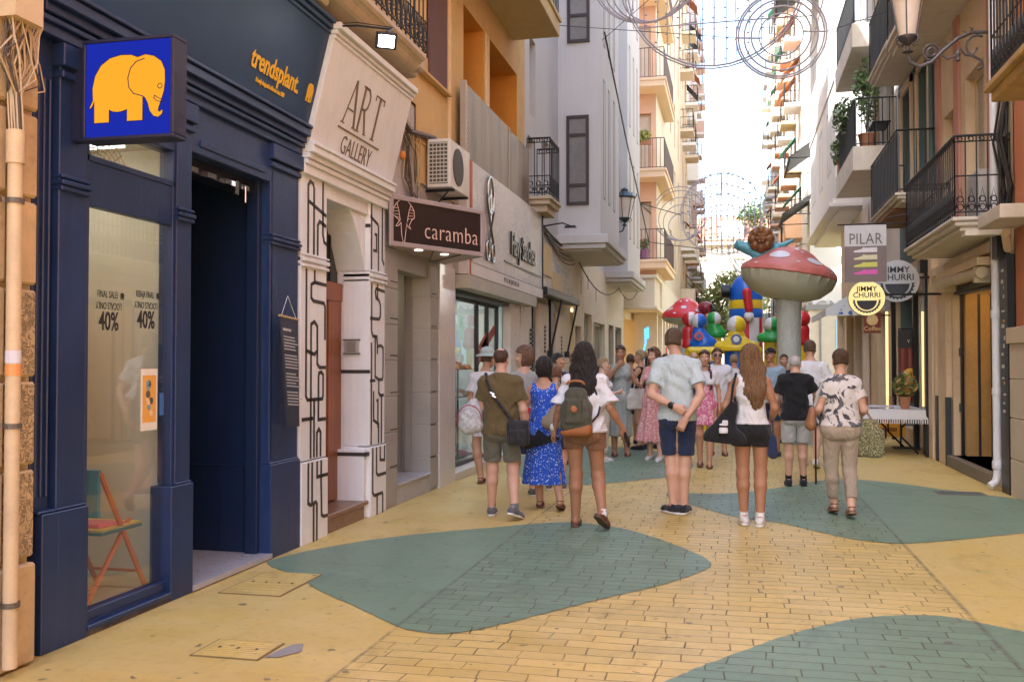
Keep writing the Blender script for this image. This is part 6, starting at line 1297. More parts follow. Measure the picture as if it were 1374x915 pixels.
# ================================================================= signed-distance modelling of figures
class SDF:
    """grid of distances; primitives are blended in with a smooth union"""
    def __init__(s, lo, hi, h):
        s.lo = np.array(lo, float); s.h = h; s.n = np.maximum(np.ceil((np.array(hi) - s.lo) / h).astype(int) + 1, 4)
        s.d = np.full(s.n, .5, np.float32)
    def _sub(s, lo, hi):
        a = np.clip(np.floor((lo - s.lo) / s.h).astype(int), 0, s.n); b = np.clip(np.ceil((hi - s.lo) / s.h).astype(int) + 1, 0, s.n)
        if (b <= a).any(): return None, None
        sl = tuple(slice(a[i], b[i]) for i in range(3))
        ax = [s.lo[i] + s.h * np.arange(a[i], b[i]) for i in range(3)]
        return sl, np.stack(np.meshgrid(*ax, indexing='ij'), -1).astype(np.float32)
    def _blend(s, sl, q, k, sub=False):
        d = s.d[sl]
        if sub:
            s.d[sl] = np.maximum(d, -q) if k <= 0 else -(lambda a, b: np.minimum(a, b) - np.maximum(k - np.abs(a - b), 0) ** 2 / (4 * k))(-d, q); return
        if k <= 0: s.d[sl] = np.minimum(d, q)
        else: s.d[sl] = np.minimum(d, q) - np.maximum(k - np.abs(d - q), 0) ** 2 / (4 * k)
    def cap(s, a, b, ra, rb=None, k=.02, fl=None, sub=False):
        """tapered capsule; fl=(axis vector, factor) flattens it along an axis"""
        rb = ra if rb is None else rb; a = np.array(a, float); b = np.array(b, float); m = max(ra, rb) + k + .03
        sl, P = s._sub(np.minimum(a, b) - m, np.maximum(a, b) + m)
        if sl is None: return s
        ab = b - a; L = max((ab ** 2).sum(), 1e-9); t = np.clip(((P - a) @ ab) / L, 0, 1); q = P - a - t[..., None] * ab
        if fl is not None:
            ax = np.array(fl[0], float); ax /= np.linalg.norm(ax); c = q @ ax; q = q + (c * (1 / fl[1] - 1))[..., None] * ax
            dd = np.sqrt((q ** 2).sum(-1)) - (ra + (rb - ra) * t); dd = dd * (1 if fl[1] > 1 else max(fl[1], .5))
        else: dd = np.sqrt((q ** 2).sum(-1)) - (ra + (rb - ra) * t)
        s._blend(sl, dd, k, sub); return s
    def ell(s, c, r, k=.02, R=None, sub=False):
        c = np.array(c, float); r = np.array(r, float); m = r.max() + k + .03
        sl, P = s._sub(c - m, c + m)
        if sl is None: return s
        q = P - c
        if R is not None: q = q @ np.array(R, float)
        k0 = np.sqrt(((q / r) ** 2).sum(-1)); k1 = np.sqrt(((q / r ** 2) ** 2).sum(-1)) + 1e-9
        s._blend(sl, k0 * (k0 - 1) / k1, k, sub); return s
    def box(s, c, hf, r=.02, k=.01, R=None, sub=False):
        c = np.array(c, float); hf = np.array(hf, float); m = np.linalg.norm(hf) + r + k + .02; sl, P = s._sub(c - m, c + m)
        if sl is None: return s
        q = P - c
        if R is not None: q = q @ np.array(R, float)
        q = np.abs(q) - (hf - r); s._blend(sl, np.sqrt((np.maximum(q, 0) ** 2).sum(-1)) + np.minimum(q.max(-1), 0) - r, k, sub); return s
    def like(s):
        o = SDF.__new__(SDF); o.lo, o.h, o.n = s.lo, s.h, s.n; o.d = np.full(s.n, .5, np.float32); return o
    def union(s, o, k=.02): s._blend(tuple(slice(0, n) for n in s.n), o.d, k); return s
    def grid(s):
        return np.stack(np.meshgrid(*[s.lo[i] + s.h * np.arange(s.n[i]) for i in range(3)], indexing='ij'), -1)
    def cut(s, o, n):            # keep the side opposite to n
        G = s.grid(); n = np.array(n, float); n /= np.linalg.norm(n); s.d = np.maximum(s.d, ((G - np.array(o)) @ n).astype(np.float32)); return s
    def fold(s, amp, fz=22, fx=30, seed=0, stretch=(1, 1, 1)):
        G = s.grid() * np.array(stretch); x, y, z = G[..., 0], G[..., 1], G[..., 2]
        w = np.sin(x * fx + 3 * np.sin(z * fz * .4 + seed) + y * 9) * np.sin(z * fz + 2.3 * np.sin(x * fx * .35 + seed * 2) + 1.7 * np.sin(y * 17 + seed))
        s.d = s.d - amp * w.astype(np.float32); return s
    def flare(s, c, z0, z1, amp, nf, ph=0):   # radial pleats growing downwards between z1 and z0
        G = s.grid(); a = np.arctan2(G[..., 1] - c[1], G[..., 0] - c[0]); t = np.clip((z1 - G[..., 2]) / (z1 - z0), 0, 1)
        s.d = s.d - (amp * t * np.sin(a * nf + ph + 1.5 * np.sin(a * 2))).astype(np.float32); return s
    def mesh(s):
        d = s.d; I = d < 0; nx, ny, nz = s.n
        I[0] = I[-1] = False; I[:, 0] = I[:, -1] = False; I[:, :, 0] = I[:, :, -1] = False
        d = np.where(I, np.minimum(d, -1e-5), np.maximum(d, 1e-5))
        c = np.zeros((nx - 1, ny - 1, nz - 1), np.int8)
        for dx in (0, 1):
            for dy in (0, 1):
                for dz in (0, 1): c += I[dx:nx - 1 + dx, dy:ny - 1 + dy, dz:nz - 1 + dz]
        act = np.argwhere((c > 0) & (c < 8)); idx = np.full(c.shape, -1, np.int64); idx[tuple(act.T)] = np.arange(len(act))
        ps = np.zeros((len(act), 3)); ct = np.zeros(len(act))
        cor = [(i & 1, (i >> 1) & 1, (i >> 2) & 1) for i in range(8)]
        for i in range(8):
            for j in range(i + 1, 8):
                df = np.array(cor[j]) - np.array(cor[i])
                if abs(df).sum() != 1: continue
                a = act + cor[i]; b = act + cor[j]; da, db = d[tuple(a.T)], d[tuple(b.T)]; m = (da < 0) != (db < 0)
                t = da[m] / (da[m] - db[m]); ps[m] += np.array(cor[i]) + t[:, None] * df; ct[m] += 1
        V = s.lo + (act + ps / ct[:, None]) * s.h
        F = []
        for ax in range(3):
            u, v = (ax + 1) % 3, (ax + 2) % 3
            A = [slice(0, -1) if k == ax else slice(1, -1) for k in range(3)]; B = [slice(1, None) if k == ax else slice(1, -1) for k in range(3)]
            ia, ib = I[tuple(A)], I[tuple(B)]; e = np.argwhere(ia != ib); fl = ia[tuple(e.T)]
            off = np.ones(3, int); off[ax] = 0; e = e + off
            eu, ev = np.zeros(3, int), np.zeros(3, int); eu[u] = 1; ev[v] = 1
            q = np.stack([idx[tuple((e - eu - ev).T)], idx[tuple((e - ev).T)], idx[tuple(e.T)], idx[tuple((e - eu).T)]], 1)
            q[~fl] = q[~fl][:, ::-1]; F.append(q)
        F = np.concatenate(F); F = F[(F >= 0).all(1)]
        return V, F
def fast_mesh(name, V, F, mats, midx=None, smooth=True):
    me = bpy.data.meshes.new(name); me.vertices.add(len(V)); me.vertices.foreach_set('co', np.asarray(V, np.float32).ravel())
    me.loops.add(len(F) * 4); me.loops.foreach_set('vertex_index', np.asarray(F, np.int32).ravel())
    me.polygons.add(len(F)); me.polygons.foreach_set('loop_start', np.arange(0, len(F) * 4, 4, dtype=np.int32)); me.polygons.foreach_set('loop_total', np.full(len(F), 4, np.int32))
    for m in mats: me.materials.append(m)
    if midx is not None: me.polygons.foreach_set('material_index', np.asarray(midx, np.int32))
    me.update(calc_edges=True); me.validate()
    if smooth: me.polygons.foreach_set('use_smooth', np.ones(len(me.polygons), bool))
    return me
def join(parts):
    V = []; F = []; o = 0
    for v, f in parts: V.append(v); F.append(f + o); o += len(v)
    return np.concatenate(V), np.concatenate(F)
# ---- cloth & skin materials (object space)
def skin(name, col):
    return M(name, col, .5, var=.10, scale=7, bump=.12, bs=160, bd=.002, obj=True, spec=.4, sub=0)
SK = {'fair': skin('skin_fair', (.56, .33, .235)), 'mid': skin('skin_mid', (.47, .255, .165)), 'tan': skin('skin_tan', (.36, .175, .10)), 'pale': skin('skin_pale', (.60, .38, .29))}
LIP = M('lips', (.42, .12, .10), .4, bump=0, obj=True); EYEW = M('eye_white', (.6, .58, .56), .2, bump=0, obj=True); EYED = M('eye_dark', (.03, .02, .015), .2, bump=0, obj=True)
def cloth(name, col, var=.10, rough=.9, bs=260, bump=.25, scale=5):
    def f(b, nt, out):
        v = b.pos(obj=True); p = b.n('ShaderNodeBsdfPrincipled'); n1 = b.noise(v, 4, 4, .6); w = b.noise(b.pos((1, 1, .55), obj=True), 9, 3, .5, 1.2); fine = b.noise(v, 240, 2)
        b.set(p, 'Base Color', b.ramp(b.math('ADD', b.math('MULTIPLY', n1, .6), b.math('MULTIPLY', fine, .4)), .3, .7, sc(col, 1 - var), sc(col, 1 + var)))
        b.set(p, 'Roughness', rough); p.inputs['Sheen Weight'].default_value = .12; p.inputs['Specular IOR Level'].default_value = .3
        b.set(p, 'Normal', b.bump(b.math('ADD', b.math('MULTIPLY', w, 1.0), b.math('MULTIPLY', fine, .05)), .7, .05))
        nt.links.new(p.outputs[0], out.inputs[0])
    return custom(name, f)
def hairm(name, col, col2=None):
    col2 = col2 or sc(col, 2.2)
    def f(b, nt, out):
        v = b.pos((70, 70, 4), obj=True); p = b.n('ShaderNodeBsdfPrincipled'); n = b.noise(v, 1.5, 5, .6, .6)
        b.set(p, 'Base Color', b.ramp(n, .3, .75, sc(col, .6), col2)); b.set(p, 'Roughness', .42); b.set(p, 'Normal', b.bump(n, 1.0, .02)); p.inputs['Specular IOR Level'].default_value = .4
        nt.links.new(p.outputs[0], out.inputs[0])
    return custom(name, f)
def printed(name, base, cols, scale, th, dist=0, vor=False, stretch=(1, 1, 1)):
    """cloth with blotches of further colours"""
    def f(b, nt, out):
        p = b.n('ShaderNodeBsdfPrincipled'); c = base
        for i, cc in enumerate(cols):
            v = b.pos(stretch, obj=True); mp = b.n('ShaderNodeVectorMath', operation='ADD'); nt.links.new(v, mp.inputs[0]); mp.inputs[1].default_value = (7.3 * i, 3.1 * i, 5.7 * i)
            if vor:
                vn = b.n('ShaderNodeTexVoronoi'); nt.links.new(mp.outputs[0], vn.inputs['Vector']); vn.inputs['Scale'].default_value = scale; m = b.ramp(vn.outputs['Distance'], th, th + .03, (1, 1, 1), (0, 0, 0))
                m = b.math('MULTIPLY', m, b.ramp(b.noise(mp.outputs[0], scale * .3, 3), .42, .5))
            else: m = b.ramp(b.noise(mp.outputs[0], scale, 3, .5, dist), th, th + .03)
            c = b.mix(m, c, cc)
        b.set(p, 'Base Color', c); b.set(p, 'Roughness', .85); b.set(p, 'Normal', b.bump(b.noise(b.pos((1, 1, .55), obj=True), 9, 3, .5, 1.2), .5, .03)); p.inputs['Sheen Weight'].default_value = .1
        nt.links.new(p.outputs[0], out.inputs[0])
    return custom(name, f)
def v3(*a): return np.array(a, float)
def lerp(a, b, t): return a + (b - a) * t
class Person:
    """local frame: x right, y the way the person faces, z up; heights for a 1.75 m figure then scaled"""
    def __init__(s, name_label, x, y, heading, H, skn='mid', female=False, build=1.0, pose=None, res=.011, group=None, belly=0):
        s.k = H / 1.75; s.f = female; s.b = build; s.res = res; s.skin = SK[skn]; s.hh = heading; s.x, s.y = x, y; s.label = name_label
        J = dict(pelvis=v3(0, 0, .95), waist=v3(0, 0, 1.07), chest=v3(0, .0, 1.27), neck=v3(0, -.01, 1.47), head=v3(0, .015, 1.635), look=0.0, nod=0.0,
                 sl=v3(-.165, -.01, 1.395), sr=v3(.165, -.01, 1.395), el=v3(-.215, -.03, 1.12), er=v3(.215, -.03, 1.12), wl=v3(-.235, .04, .89), wr=v3(.235, .04, .89),
                 hl=v3(-.088, 0, .92), hr=v3(.088, 0, .92), kl=v3(-.098, .015, .50), kr=v3(.098, .015, .50), al=v3(-.10, -.02, .085), ar=v3(.10, -.02, .085),
                 tl=v3(-.03, 1, 0), tr=v3(.03, 1, 0), dl=None, dr=None, nl=v3(1, 0, 0), nr=v3(-1, 0, 0), cl=.5, cr=.5)
        if female: J['sl'] = v3(-.142, -.01, 1.39); J['sr'] = v3(.142, -.01, 1.39); J['el'] = v3(-.19, -.03, 1.12); J['er'] = v3(.19, -.03, 1.12); J['wl'] = v3(-.215, .04, .89); J['wr'] = v3(.215, .04, .89)
        for q, v in (pose or {}).items(): J[q] = np.array(v, float) if isinstance(v, (tuple, list)) else v
        s.J = J; s.belly = belly; s.body()
    def world(s, V):
        V = np.asarray(V) * s.k; return V
    def _obj(s, name, V, F, mats, parent, midx=None):
        me = fast_mesh(name, s.world(V), F, mats, midx); ob = bpy.data.objects.new(name, me); COL.objects.link(ob)
        if parent is not None: ob.parent = parent
        else: ob.location = (s.x, s.y, 0); ob.rotation_euler = (0, 0, s.hh)
        ORI[ob.name] = (s.x, s.y, 0); return ob
    def torso(s, g, t=0.0, top=True, k=.05):
        J = s.J; b = s.b; f = s.f; hipw = .105 if f else .10
        p, w, c, n = J['pelvis'], J['waist'], J['chest'], J['neck']
        sx = (1, 0, 0)
        g.ell(p + v3(0, 0, -.02), ((.172 if f else .158) * b + t, .115 * b + t, .13 + t), k)
        g.ell(p + v3(-.07, -.045, -.06), (.088 * b + t, .085 * b + t, .09 + t), k); g.ell(p + v3(.07, -.045, -.06), (.088 * b + t, .085 * b + t, .09 + t), k)
        g.ell(w, ((.128 if f else .15) * b + t, .10 * b + s.belly * .4 + t, .12 + t), k)
        if s.belly: g.ell(w + v3(0, .05 + s.belly, 0), (.13 * b + t, .09 + t, .12 + t), k)
        g.ell(c, ((.132 if f else .152) * b + t, .104 * b + t, .16 + t), k)
        if top:
            g.ell(lerp(c, n, .5), ((.125 if f else .15) * b + t, .078 + t, .07 + t), k)
            g.cap(J['sl'] + v3(.04, 0, -.015), J['sr'] + v3(-.04, 0, -.015), .05 * b + t, k=k); g.cap(lerp(J['sl'], n, .25), n + v3(0, 0, .005), .036 + t, .046 + t, k=k); g.cap(lerp(J['sr'], n, .25), n + v3(0, 0, .005), .036 + t, .046 + t, k=k)
        if f:
            for sx_ in (-1, 1): g.ell(c + v3(sx_ * .068, .085, .015), (.06 + t, .055 + t, .06 + t), .03)
        return g
    def arm(s, g, side, t=0.0, to=1.0, k=.03):
        J = s.J; S, E, W = J['s' + side], J['e' + side], J['w' + side]; b = s.b * (.86 if s.f else 1)
        if to <= 1: 
            E2 = lerp(S, E, to); g.ell(S, (.050 * b + t, .050 * b + t, .052 * b + t), k); g.cap(S, E2, .046 * b + t, lerp(.050, .038, to) * b + t, k); return
        g.ell(S, (.049 * b + t, .049 * b + t, .052 * b + t), k); g.cap(S, E, .046 * b + t, .037 * b + t, k); g.cap(lerp(S, E, .3), lerp(S, E, .6), .046 * b + t, .042 * b + t, k)
        q = to - 1; g.cap(E, lerp(E, W, .35 * min(1, q / .35)), .037 * b + t, .038 * b + t, k); g.cap(lerp(E, W, min(q, .3)), lerp(E, W, q), .038 * b + t, lerp(.038, .026, q) * b + t, k)
    def leg(s, g, side, t=0.0, to=2.0, k=.035, t2=None):
        J = s.J; Hh, K, A = J['h' + side], J['k' + side], J['a' + side]; b = (.5 + s.b * .5) * (1.0 if s.f else .97); t2 = t if t2 is None else t2
        if to <= 1: g.cap(Hh, lerp(Hh, K, to), .088 * b + t, lerp(.088, .058, to) * b + t2, k); return
        g.cap(Hh, K, .088 * b + t, .056 * b + t, k); q = to - 1
        d = lerp(K, A, .28) + v3(0, -.018, 0)
        if q > .3: g.ell(K, (.052 * b + t, .054 * b + t, .06 + t), k); g.cap(K, d, .050 * b + t, .056 * b + t, k); g.cap(d, lerp(K, A, q), .055 * b + t, lerp(.053, .031, q) * b + t2, k); g.cap(K, lerp(K, A, q), .045 * b + t, lerp(.045, .030, q) * b + t2, k)
        else: g.cap(K, lerp(K, A, q), .054 * b + t, .052 * b + t2, k)
    def frame_head(s):
        a = s.J['look']; nd = s.J['nod']
        y = v3(-math.sin(a) * math.cos(nd), math.cos(a) * math.cos(nd), math.sin(nd)); x = v3(math.cos(a), math.sin(a), 0); z = np.cross(x, y); return x, y, z
    def hp(s, x, y, z):
        X, Y, Z = s.frame_head(); return s.J['head'] + X * x + Y * y + Z * z
    def foot_dir(s, side):
        d = s.J['t' + side].copy(); return d / np.linalg.norm(d)
    def head(s, g, t=0.0):
        X, Y, Z = s.frame_head(); R = np.stack([X, Y, Z], 1); hp = s.hp
        g.ell(hp(0, -.012, .035), (.073 + t, .092 + t, .085 + t), .03, R)       # skull
        g.ell(hp(0, .028, -.025), (.058 + t, .066 + t, .083 + t), .035, R)      # face
        g.ell(hp(0, .055, -.085), (.030, .028, .024), .03, R)                   # chin
        g.cap(hp(-.042, -.005, -.055), hp(-.012, .055, -.092), .020, .014, .03); g.cap(hp(.042, -.005, -.055), hp(.012, .055, -.092), .020, .014, .03)
        return g
    def body(s):
        J = s.J; res = s.res; P = []
        pts = np.array([J[q] for q in ('sl', 'sr', 'el', 'er', 'wl', 'wr', 'kl', 'kr', 'al', 'ar', 'head')]); lo = pts.min(0) - .22; hi = pts.max(0) + .22; lo[2] = min(0, lo[2])
        g = SDF(lo, hi, res); s.lo, s.hi = lo, hi
        s.torso(g); s.arm(g, 'l', 0, 2.0); s.arm(g, 'r', 0, 2.0); s.leg(g, 'l'); s.leg(g, 'r'); g.cap(J['neck'] + v3(0, 0, -.03), s.hp(0, -.015, -.03), (.049 if s.f else .057) * (1 + (s.b - 1) * .6), .048, .03); g.ell(s.hp(0, -.01, .02), (.06, .075, .08), .02)
        for sd in 'lr':
            d = s.foot_dir(sd); A = J['a' + sd]; g.cap(A, A + d * .12 + v3(0, 0, -.045) + v3(0, 0, d[2] * .0), .033, .026, .02, fl=((0, 0, 1), .8)); g.cap(A + v3(0, 0, -.03) - d * .03, A + v3(0, 0, -.035), .03, .03, .02)
        P.append(g.mesh())
        hr = min(res * .45, .0052); hc = J['head']; g = SDF(hc - .16, hc + .16, hr); s.head(g)
        hp = s.hp; X, Y, Z = s.frame_head(); R = np.stack([X, Y, Z], 1)
        g.cap(hp(0, .080, .012), hp(0, .105, -.028), .008, .0125, .012); g.ell(hp(0, .097, -.030), (.017, .013, .010), .01, R)
        for q in (-1, 1):
            g.cap(hp(q * .014, .083, .018), hp(q * .045, .068, .020), .008, .007, .012)
            g.ell(hp(q * .030, .096, .002), (.017, .016, .012), .012, R, sub=True); g.ell(hp(q * .029, .074, .001), (.0135, .0125, .0115), .002, R)
            g.ell(hp(q * .076, -.012, -.012), (.010, .020, .033), .008, R); g.ell(hp(q * .084, -.004, -.010), (.005, .011, .018), .004, R, sub=True)
            g.ell(hp(q * .045, .058, -.025), (.022, .020, .020), .02, R)
        g.cap(hp(-.020, .083, -.058), hp(.020, .083, -.058), .0075, .0075, .006); g.cap(hp(-.016, .083, -.068), hp(.016, .083, -.068), .008, .008, .006); g.cap(hp(-.024, .094, -.0625), hp(.024, .094, -.0625), .0022, .0022, .002, sub=True)
        g.cap(hp(0, -.02, -.05), J['neck'] + v3(0, .0, .03), .046, .046, .02)
        P.append(g.mesh())
        for sd in 'lr': P.append(s.hand(sd))
        V, F = join(P); C = V[F].mean(1); mi = np.zeros(len(F), int); q = (C - hc) @ R
        lips = (abs(q[:, 0]) < .025 - abs(q[:, 2] + .063) * .8) & (q[:, 1] > .074) & (abs(q[:, 2] + .063) < .0125); mi[lips] = 1
        for e in (-1, 1):
            r2 = np.sqrt((q[:, 0] - e * .029) ** 2 + ((q[:, 2] - .001) * 1.7) ** 2); mi[(r2 < .0125) & (q[:, 1] > .072) & (q[:, 1] < .095)] = 2; mi[(r2 < .0062) & (q[:, 1] > .072)] = 3
            br = (abs(q[:, 2] - .027 + abs(q[:, 0] - e * .032) * .15) < .0045) & (abs(q[:, 0] - e * .032) < .019) & (q[:, 1] > .055); mi[br] = 3
        s.root = s._obj('person', V, F, [s.skin, LIP, EYEW, EYED], None, mi); tag(s.root, s.label, 'person')
    def hand(s, sd):
        J = s.J; W, E = J['w' + sd], J['e' + sd]; d = J['d' + sd]; d = (W - E) if d is None else np.array(d, float); d /= np.linalg.norm(d)
        n = J['n' + sd].copy(); n -= d * (n @ d); n /= np.linalg.norm(n); side = np.cross(d, n) * (1 if sd == 'l' else -1); cu = J['c' + sd]
        k = .9 if s.f else 1.0; h = min(s.res * .42, .005); g = SDF(W - .2, W + .2, h); P = lambda a, b, c: W + d * a * k + side * b * k + n * c * k
        g.cap(P(-.03, 0, 0), P(.01, 0, 0), .025 * k, .024 * k, .01); 
        for b in (-.026, -.009, .009, .026): g.cap(P(.005, b * .55, 0), P(.085, b, .002), .017 * k, .0135 * k, .016)
        g.ell(P(.04, .024, .012), (.03 * k, .02 * k, .017 * k), .014)
        for i, (b, L) in enumerate(((.029, .070), (.010, .078), (-.010, .073), (-.028, .057))):
            p = P(.082, b, .002); a = cu * .35 + .06 * i * cu
            for seg, r in ((.44, .0088), (.32, .008), (.24, .0072)):
                q = p + (d * math.cos(a) + n * math.sin(a)) * L * seg * k + side * b * .06; g.cap(p, q, r * k, r * .92 * k, .0015 if seg < .4 else .004); p = q; a += cu * .75
        p = P(.018, .026, .008); q = P(.052, .050 - .01 * cu, .016 + .012 * cu); g.cap(p, q, .013 * k, .0105 * k, .01); r = P(.083, .052 - .018 * cu, .02 + .02 * cu); g.cap(q, r, .010 * k, .0085 * k, .002)
        return g.mesh()
    def garment(s, name, mats, fn, res=None, parent=None, z0=None, z1=None):
        lo, hi = s.lo - .08, s.hi + .08; lo[2] = lo[2] if z0 is None else z0 - .03; hi[2] = hi[2] if z1 is None else z1 + .03
        g = SDF(lo, hi, res or s.res * 1.0); fn(g); V, F = g.mesh(); return s._obj(name, V, F, mats if isinstance(mats, list) else [mats], parent or s.root)
    # --- garments
    def shirt(s, mat, hem=.86, sleeve=.55, t=.016, loose=.0, neck=1.455, name='shirt', vneck=0, folds=.0035, scoop=None, seed=0):
        J = s.J
        folds *= 1.6
        def fn(g):
            s.torso(g, t + .002); p = J['pelvis']
            if loose or hem < .95: g.cap(J['waist'] + v3(0, 0, .08), v3(p[0], p[1] - .01, hem - .06), .118 * s.b + t + loose * .6, .128 * s.b + t + loose, .06, fl=((0, 1, 0), .78))
            if sleeve <= 0:
                for q in (-1, 1): g.cap(v3(q * .27, -.2, 1.31), v3(q * .27, .2, 1.31), .115, sub=True, k=.01)
                for q in (-1, 1): g.cap(v3(q * .225, -.2, 1.41), v3(q * .225, .2, 1.41), .10, sub=True, k=.01)
            else:
                for sd in 'lr':
                    S, E, W = J['s' + sd], J['e' + sd], J['w' + sd]; h = g.like()
                    s.arm(h, sd, t + loose * .4, min(sleeve + .1, 1.98) if sleeve > 1 else min(sleeve + .15, 1.0))
                    a, b, q = (S, E, sleeve) if sleeve <= 1 else (E, W, sleeve - 1); c = lerp(a, b, q)
                    if loose > .015 and sleeve <= 1: h.cap(lerp(S, c, .5), c + (b - a) * .05, .042 + t, .050 + t + loose, .03)
                    h.cut(c, b - a); g.union(h, .03)
            g.fold(folds, 26, 24, seed + s.x)
            G = g.grid(); mid = (np.abs(G[..., 0]) < .17).astype(np.float32); g.d = np.maximum(g.d, np.where(np.abs(G[..., 0] - p[0]) < .215 * s.b, hem - G[..., 2], -1).astype(np.float32))
            if scoop: g.cap(v3(0, scoop[2] if len(scoop) > 2 else -.2, 1.46), v3(0, -.02, 1.49), scoop[0], scoop[0] * .7, sub=True, k=.01); g.cut((0, 0, 1.465), (0, 0, 1)) 
            else: g.cut((0, -.0, neck), (0, .28, 1))
            if vneck: g.cap(v3(0, .1, 1.48), v3(0, .16, 1.48 - vneck), .05, .01, sub=True, k=.01)
        zl = min([hem] + ([min(J['wl'][2], J['wr'][2])] if sleeve > 1 else [min(J['el'][2], J['er'][2]) - .05] if sleeve > 0 else []))
        return s.garment(name, mat, fn, z0=zl, z1=1.53)
    def shorts(s, mat, to=.85, t=.014, top=1.04, name='shorts', flare=.014, folds=.005):
        J = s.J
        def fn(g):
            J = s.J; p = J['pelvis']; s.torso(g, t - .004, top=False)
            for sd in 'lr': s.leg(g, sd, t, to + .12, t2=t + flare, k=.012)
            zh = min(lerp(J['hl'], J['kl'], min(to, 1))[2], .6 if to < 1 else lerp(J['kl'], J['al'], max(to - 1, 0))[2]); mx = (J['kl'] + J['kr']) / 2
            g.ell((mx[0] * min(to, 1), 0, zh - .12), (.013, .4, .79 - zh + .12), .012, sub=True)
            g.fold(folds, 30, 22, 5 + s.x); 
            G = g.grid(); m = None
            for sd in 'lr':
                a, b, q = (J['h' + sd], J['k' + sd], to) if to <= 1 else (J['k' + sd], J['a' + sd], to - 1); c = lerp(a, b, q); dd = (b - a) / np.linalg.norm(b - a); pl = ((G - c) @ dd); sidem = (G[..., 0] < 0) if sd == 'l' else (G[..., 0] >= 0)
                m = pl if m is None else np.where(sidem, pl, m)
            # separate half spaces left/right of the crotch
            aL, bL, qL = (J['hl'], J['kl'], to) if to <= 1 else (J['kl'], J['al'], to - 1); c = lerp(aL, bL, qL); dd = (bL - aL) / np.linalg.norm(bL - aL); pL = (G - c) @ dd
            g.d = np.maximum(g.d, np.where(G[..., 0] < (J['pelvis'][0]), pL, m).astype(np.float32)); g.cut((0, 0, top), (0, 0, 1))
        return s.garment(name, mat, fn, z0=(lerp(J['hl'], J['kl'], to) if to <= 1 else lerp(J['kl'], J['al'], to - 1))[2] - .1 if 1 else 0, z1=top)
    def skirt(s, mat, hem=.55, top=1.05, w=.2, t=.016, name='skirt', nf=9, amp=.012, full=False, strapw=None, c=(0, 0), scoopb=0, sleeve=0):
        J = s.J
        def fn(g):
            s.torso(g, t, top=full, k=.05); p = J['pelvis']; g.cap(J['waist'] + v3(0, 0, .02), v3(c[0], c[1], hem - .1), .118 * s.b + t, w, .06, fl=((0, 1, 0), .82))
            g.flare((0, 0), hem, J['waist'][2], amp, nf, s.x * 5); g.fold(.003, 22, 20, 2 + s.y); g.cut((0, 0, hem), (0, 0, -1))
            if full:
                for q in (-1, 1):
                    g.cap(v3(q * .28, -.2, 1.35), v3(q * .28, .2, 1.35), .11, sub=True, k=.01); g.cap(v3(q * .23, -.2, 1.43), v3(q * .23, .2, 1.43), .09, sub=True, k=.01)
                g.cap(v3(0, -.2, 1.50 - scoopb * .5), v3(0, .2, 1.48), .065 + scoopb, sub=True, k=.01); g.cut((0, 0, 1.465), (0, 0, 1))
            else: g.cut((0, 0, top), (0, 0, 1))
        return s.garment(name, mat, fn, z0=hem, z1=1.5 if full else top)
    def shoe(s, sd, mat, sole=None, sandal=False, sock=None, sockh=.06, top=.098):
        J = s.J; A = J['a' + sd]; d = s.foot_dir(sd); up = v3(0, 0, 1) - d * d[2]; up /= np.linalg.norm(up); sw = np.cross(d, up)
        base = A - up * .085; k = .93 if s.f else 1.0; P = lambda a, b, c: base + d * a * k + sw * b + up * c
        lo = A - .3; hi = A + .3; h = min(s.res * .6, .0065)
        if not sandal:
            g = SDF(lo, hi, h); g.cap(P(-.055, 0, .045), P(.02, 0, .05), .040, .042, .02); g.cap(P(.02, 0, .045), P(.125, 0, .034), .041, .040, .03, fl=(up, .85)); g.cap(P(.125, 0, .03), P(.165, 0, .026), .038, .028, .02, fl=(up, .8)); g.cap(P(-.03, 0, .06), P(-.02, 0, .09), .040, .038, .02)
            g.cut(P(0, 0, .018), -up); g.cut(P(-.02, 0, top), up + d * -.35)
            V, F = g.mesh(); o = s._obj('shoe', V, F, [mat], s.root)
        else:
            g = SDF(lo, hi, h)
            for a in (.03, .10): 
                for t_ in np.linspace(-1, 1, 9)[:-1]:
                    t2 = t_ + .25; q = lambda t: P(a, .042 * math.sin(t * PI / 2), .020 + .045 * math.cos(t * PI / 2)); g.cap(q(t_), q(t2), .0085, k=.004)
            for t_ in np.linspace(-1, 1, 9)[:-1]:
                t2 = t_ + .25; q = lambda t: P(-.02 - .035 * math.cos(t * PI / 2), .038 * math.sin(t * PI / 2), .075); g.cap(q(t_), q(t2), .006, k=.003)
            V, F = g.mesh(); o = s._obj('shoe', V, F, [mat], s.root)
        g = SDF(lo, hi, h); g.cap(P(-.055, 0, .012), P(.06, 0, .012), .042, .040, .02, fl=(up, .6)); g.cap(P(.06, 0, .012), P(.155, 0, .012), .044, .033, .02, fl=(up, .6)); g.cut(P(0, 0, .024), up); g.cut(P(0, 0, 0.002), -up)
        V, F = g.mesh(); s._obj('sole', V, F, [sole or mat], o)
        if sock is not None:
            g = SDF(lo, hi, h); K = J['k' + sd]; dd = (K - A) / np.linalg.norm(K - A); g.cap(A - dd * .02, A + dd * (sockh + .05), .042, .044, .01); g.cut(A + dd * (.035 + sockh), dd); V, F = g.mesh(); s._obj('sock', V, F, [sock], s.root)
        return o
    def shoes(s, *a, **k): s.shoe('l', *a, **k); s.shoe('r', *a, **k)
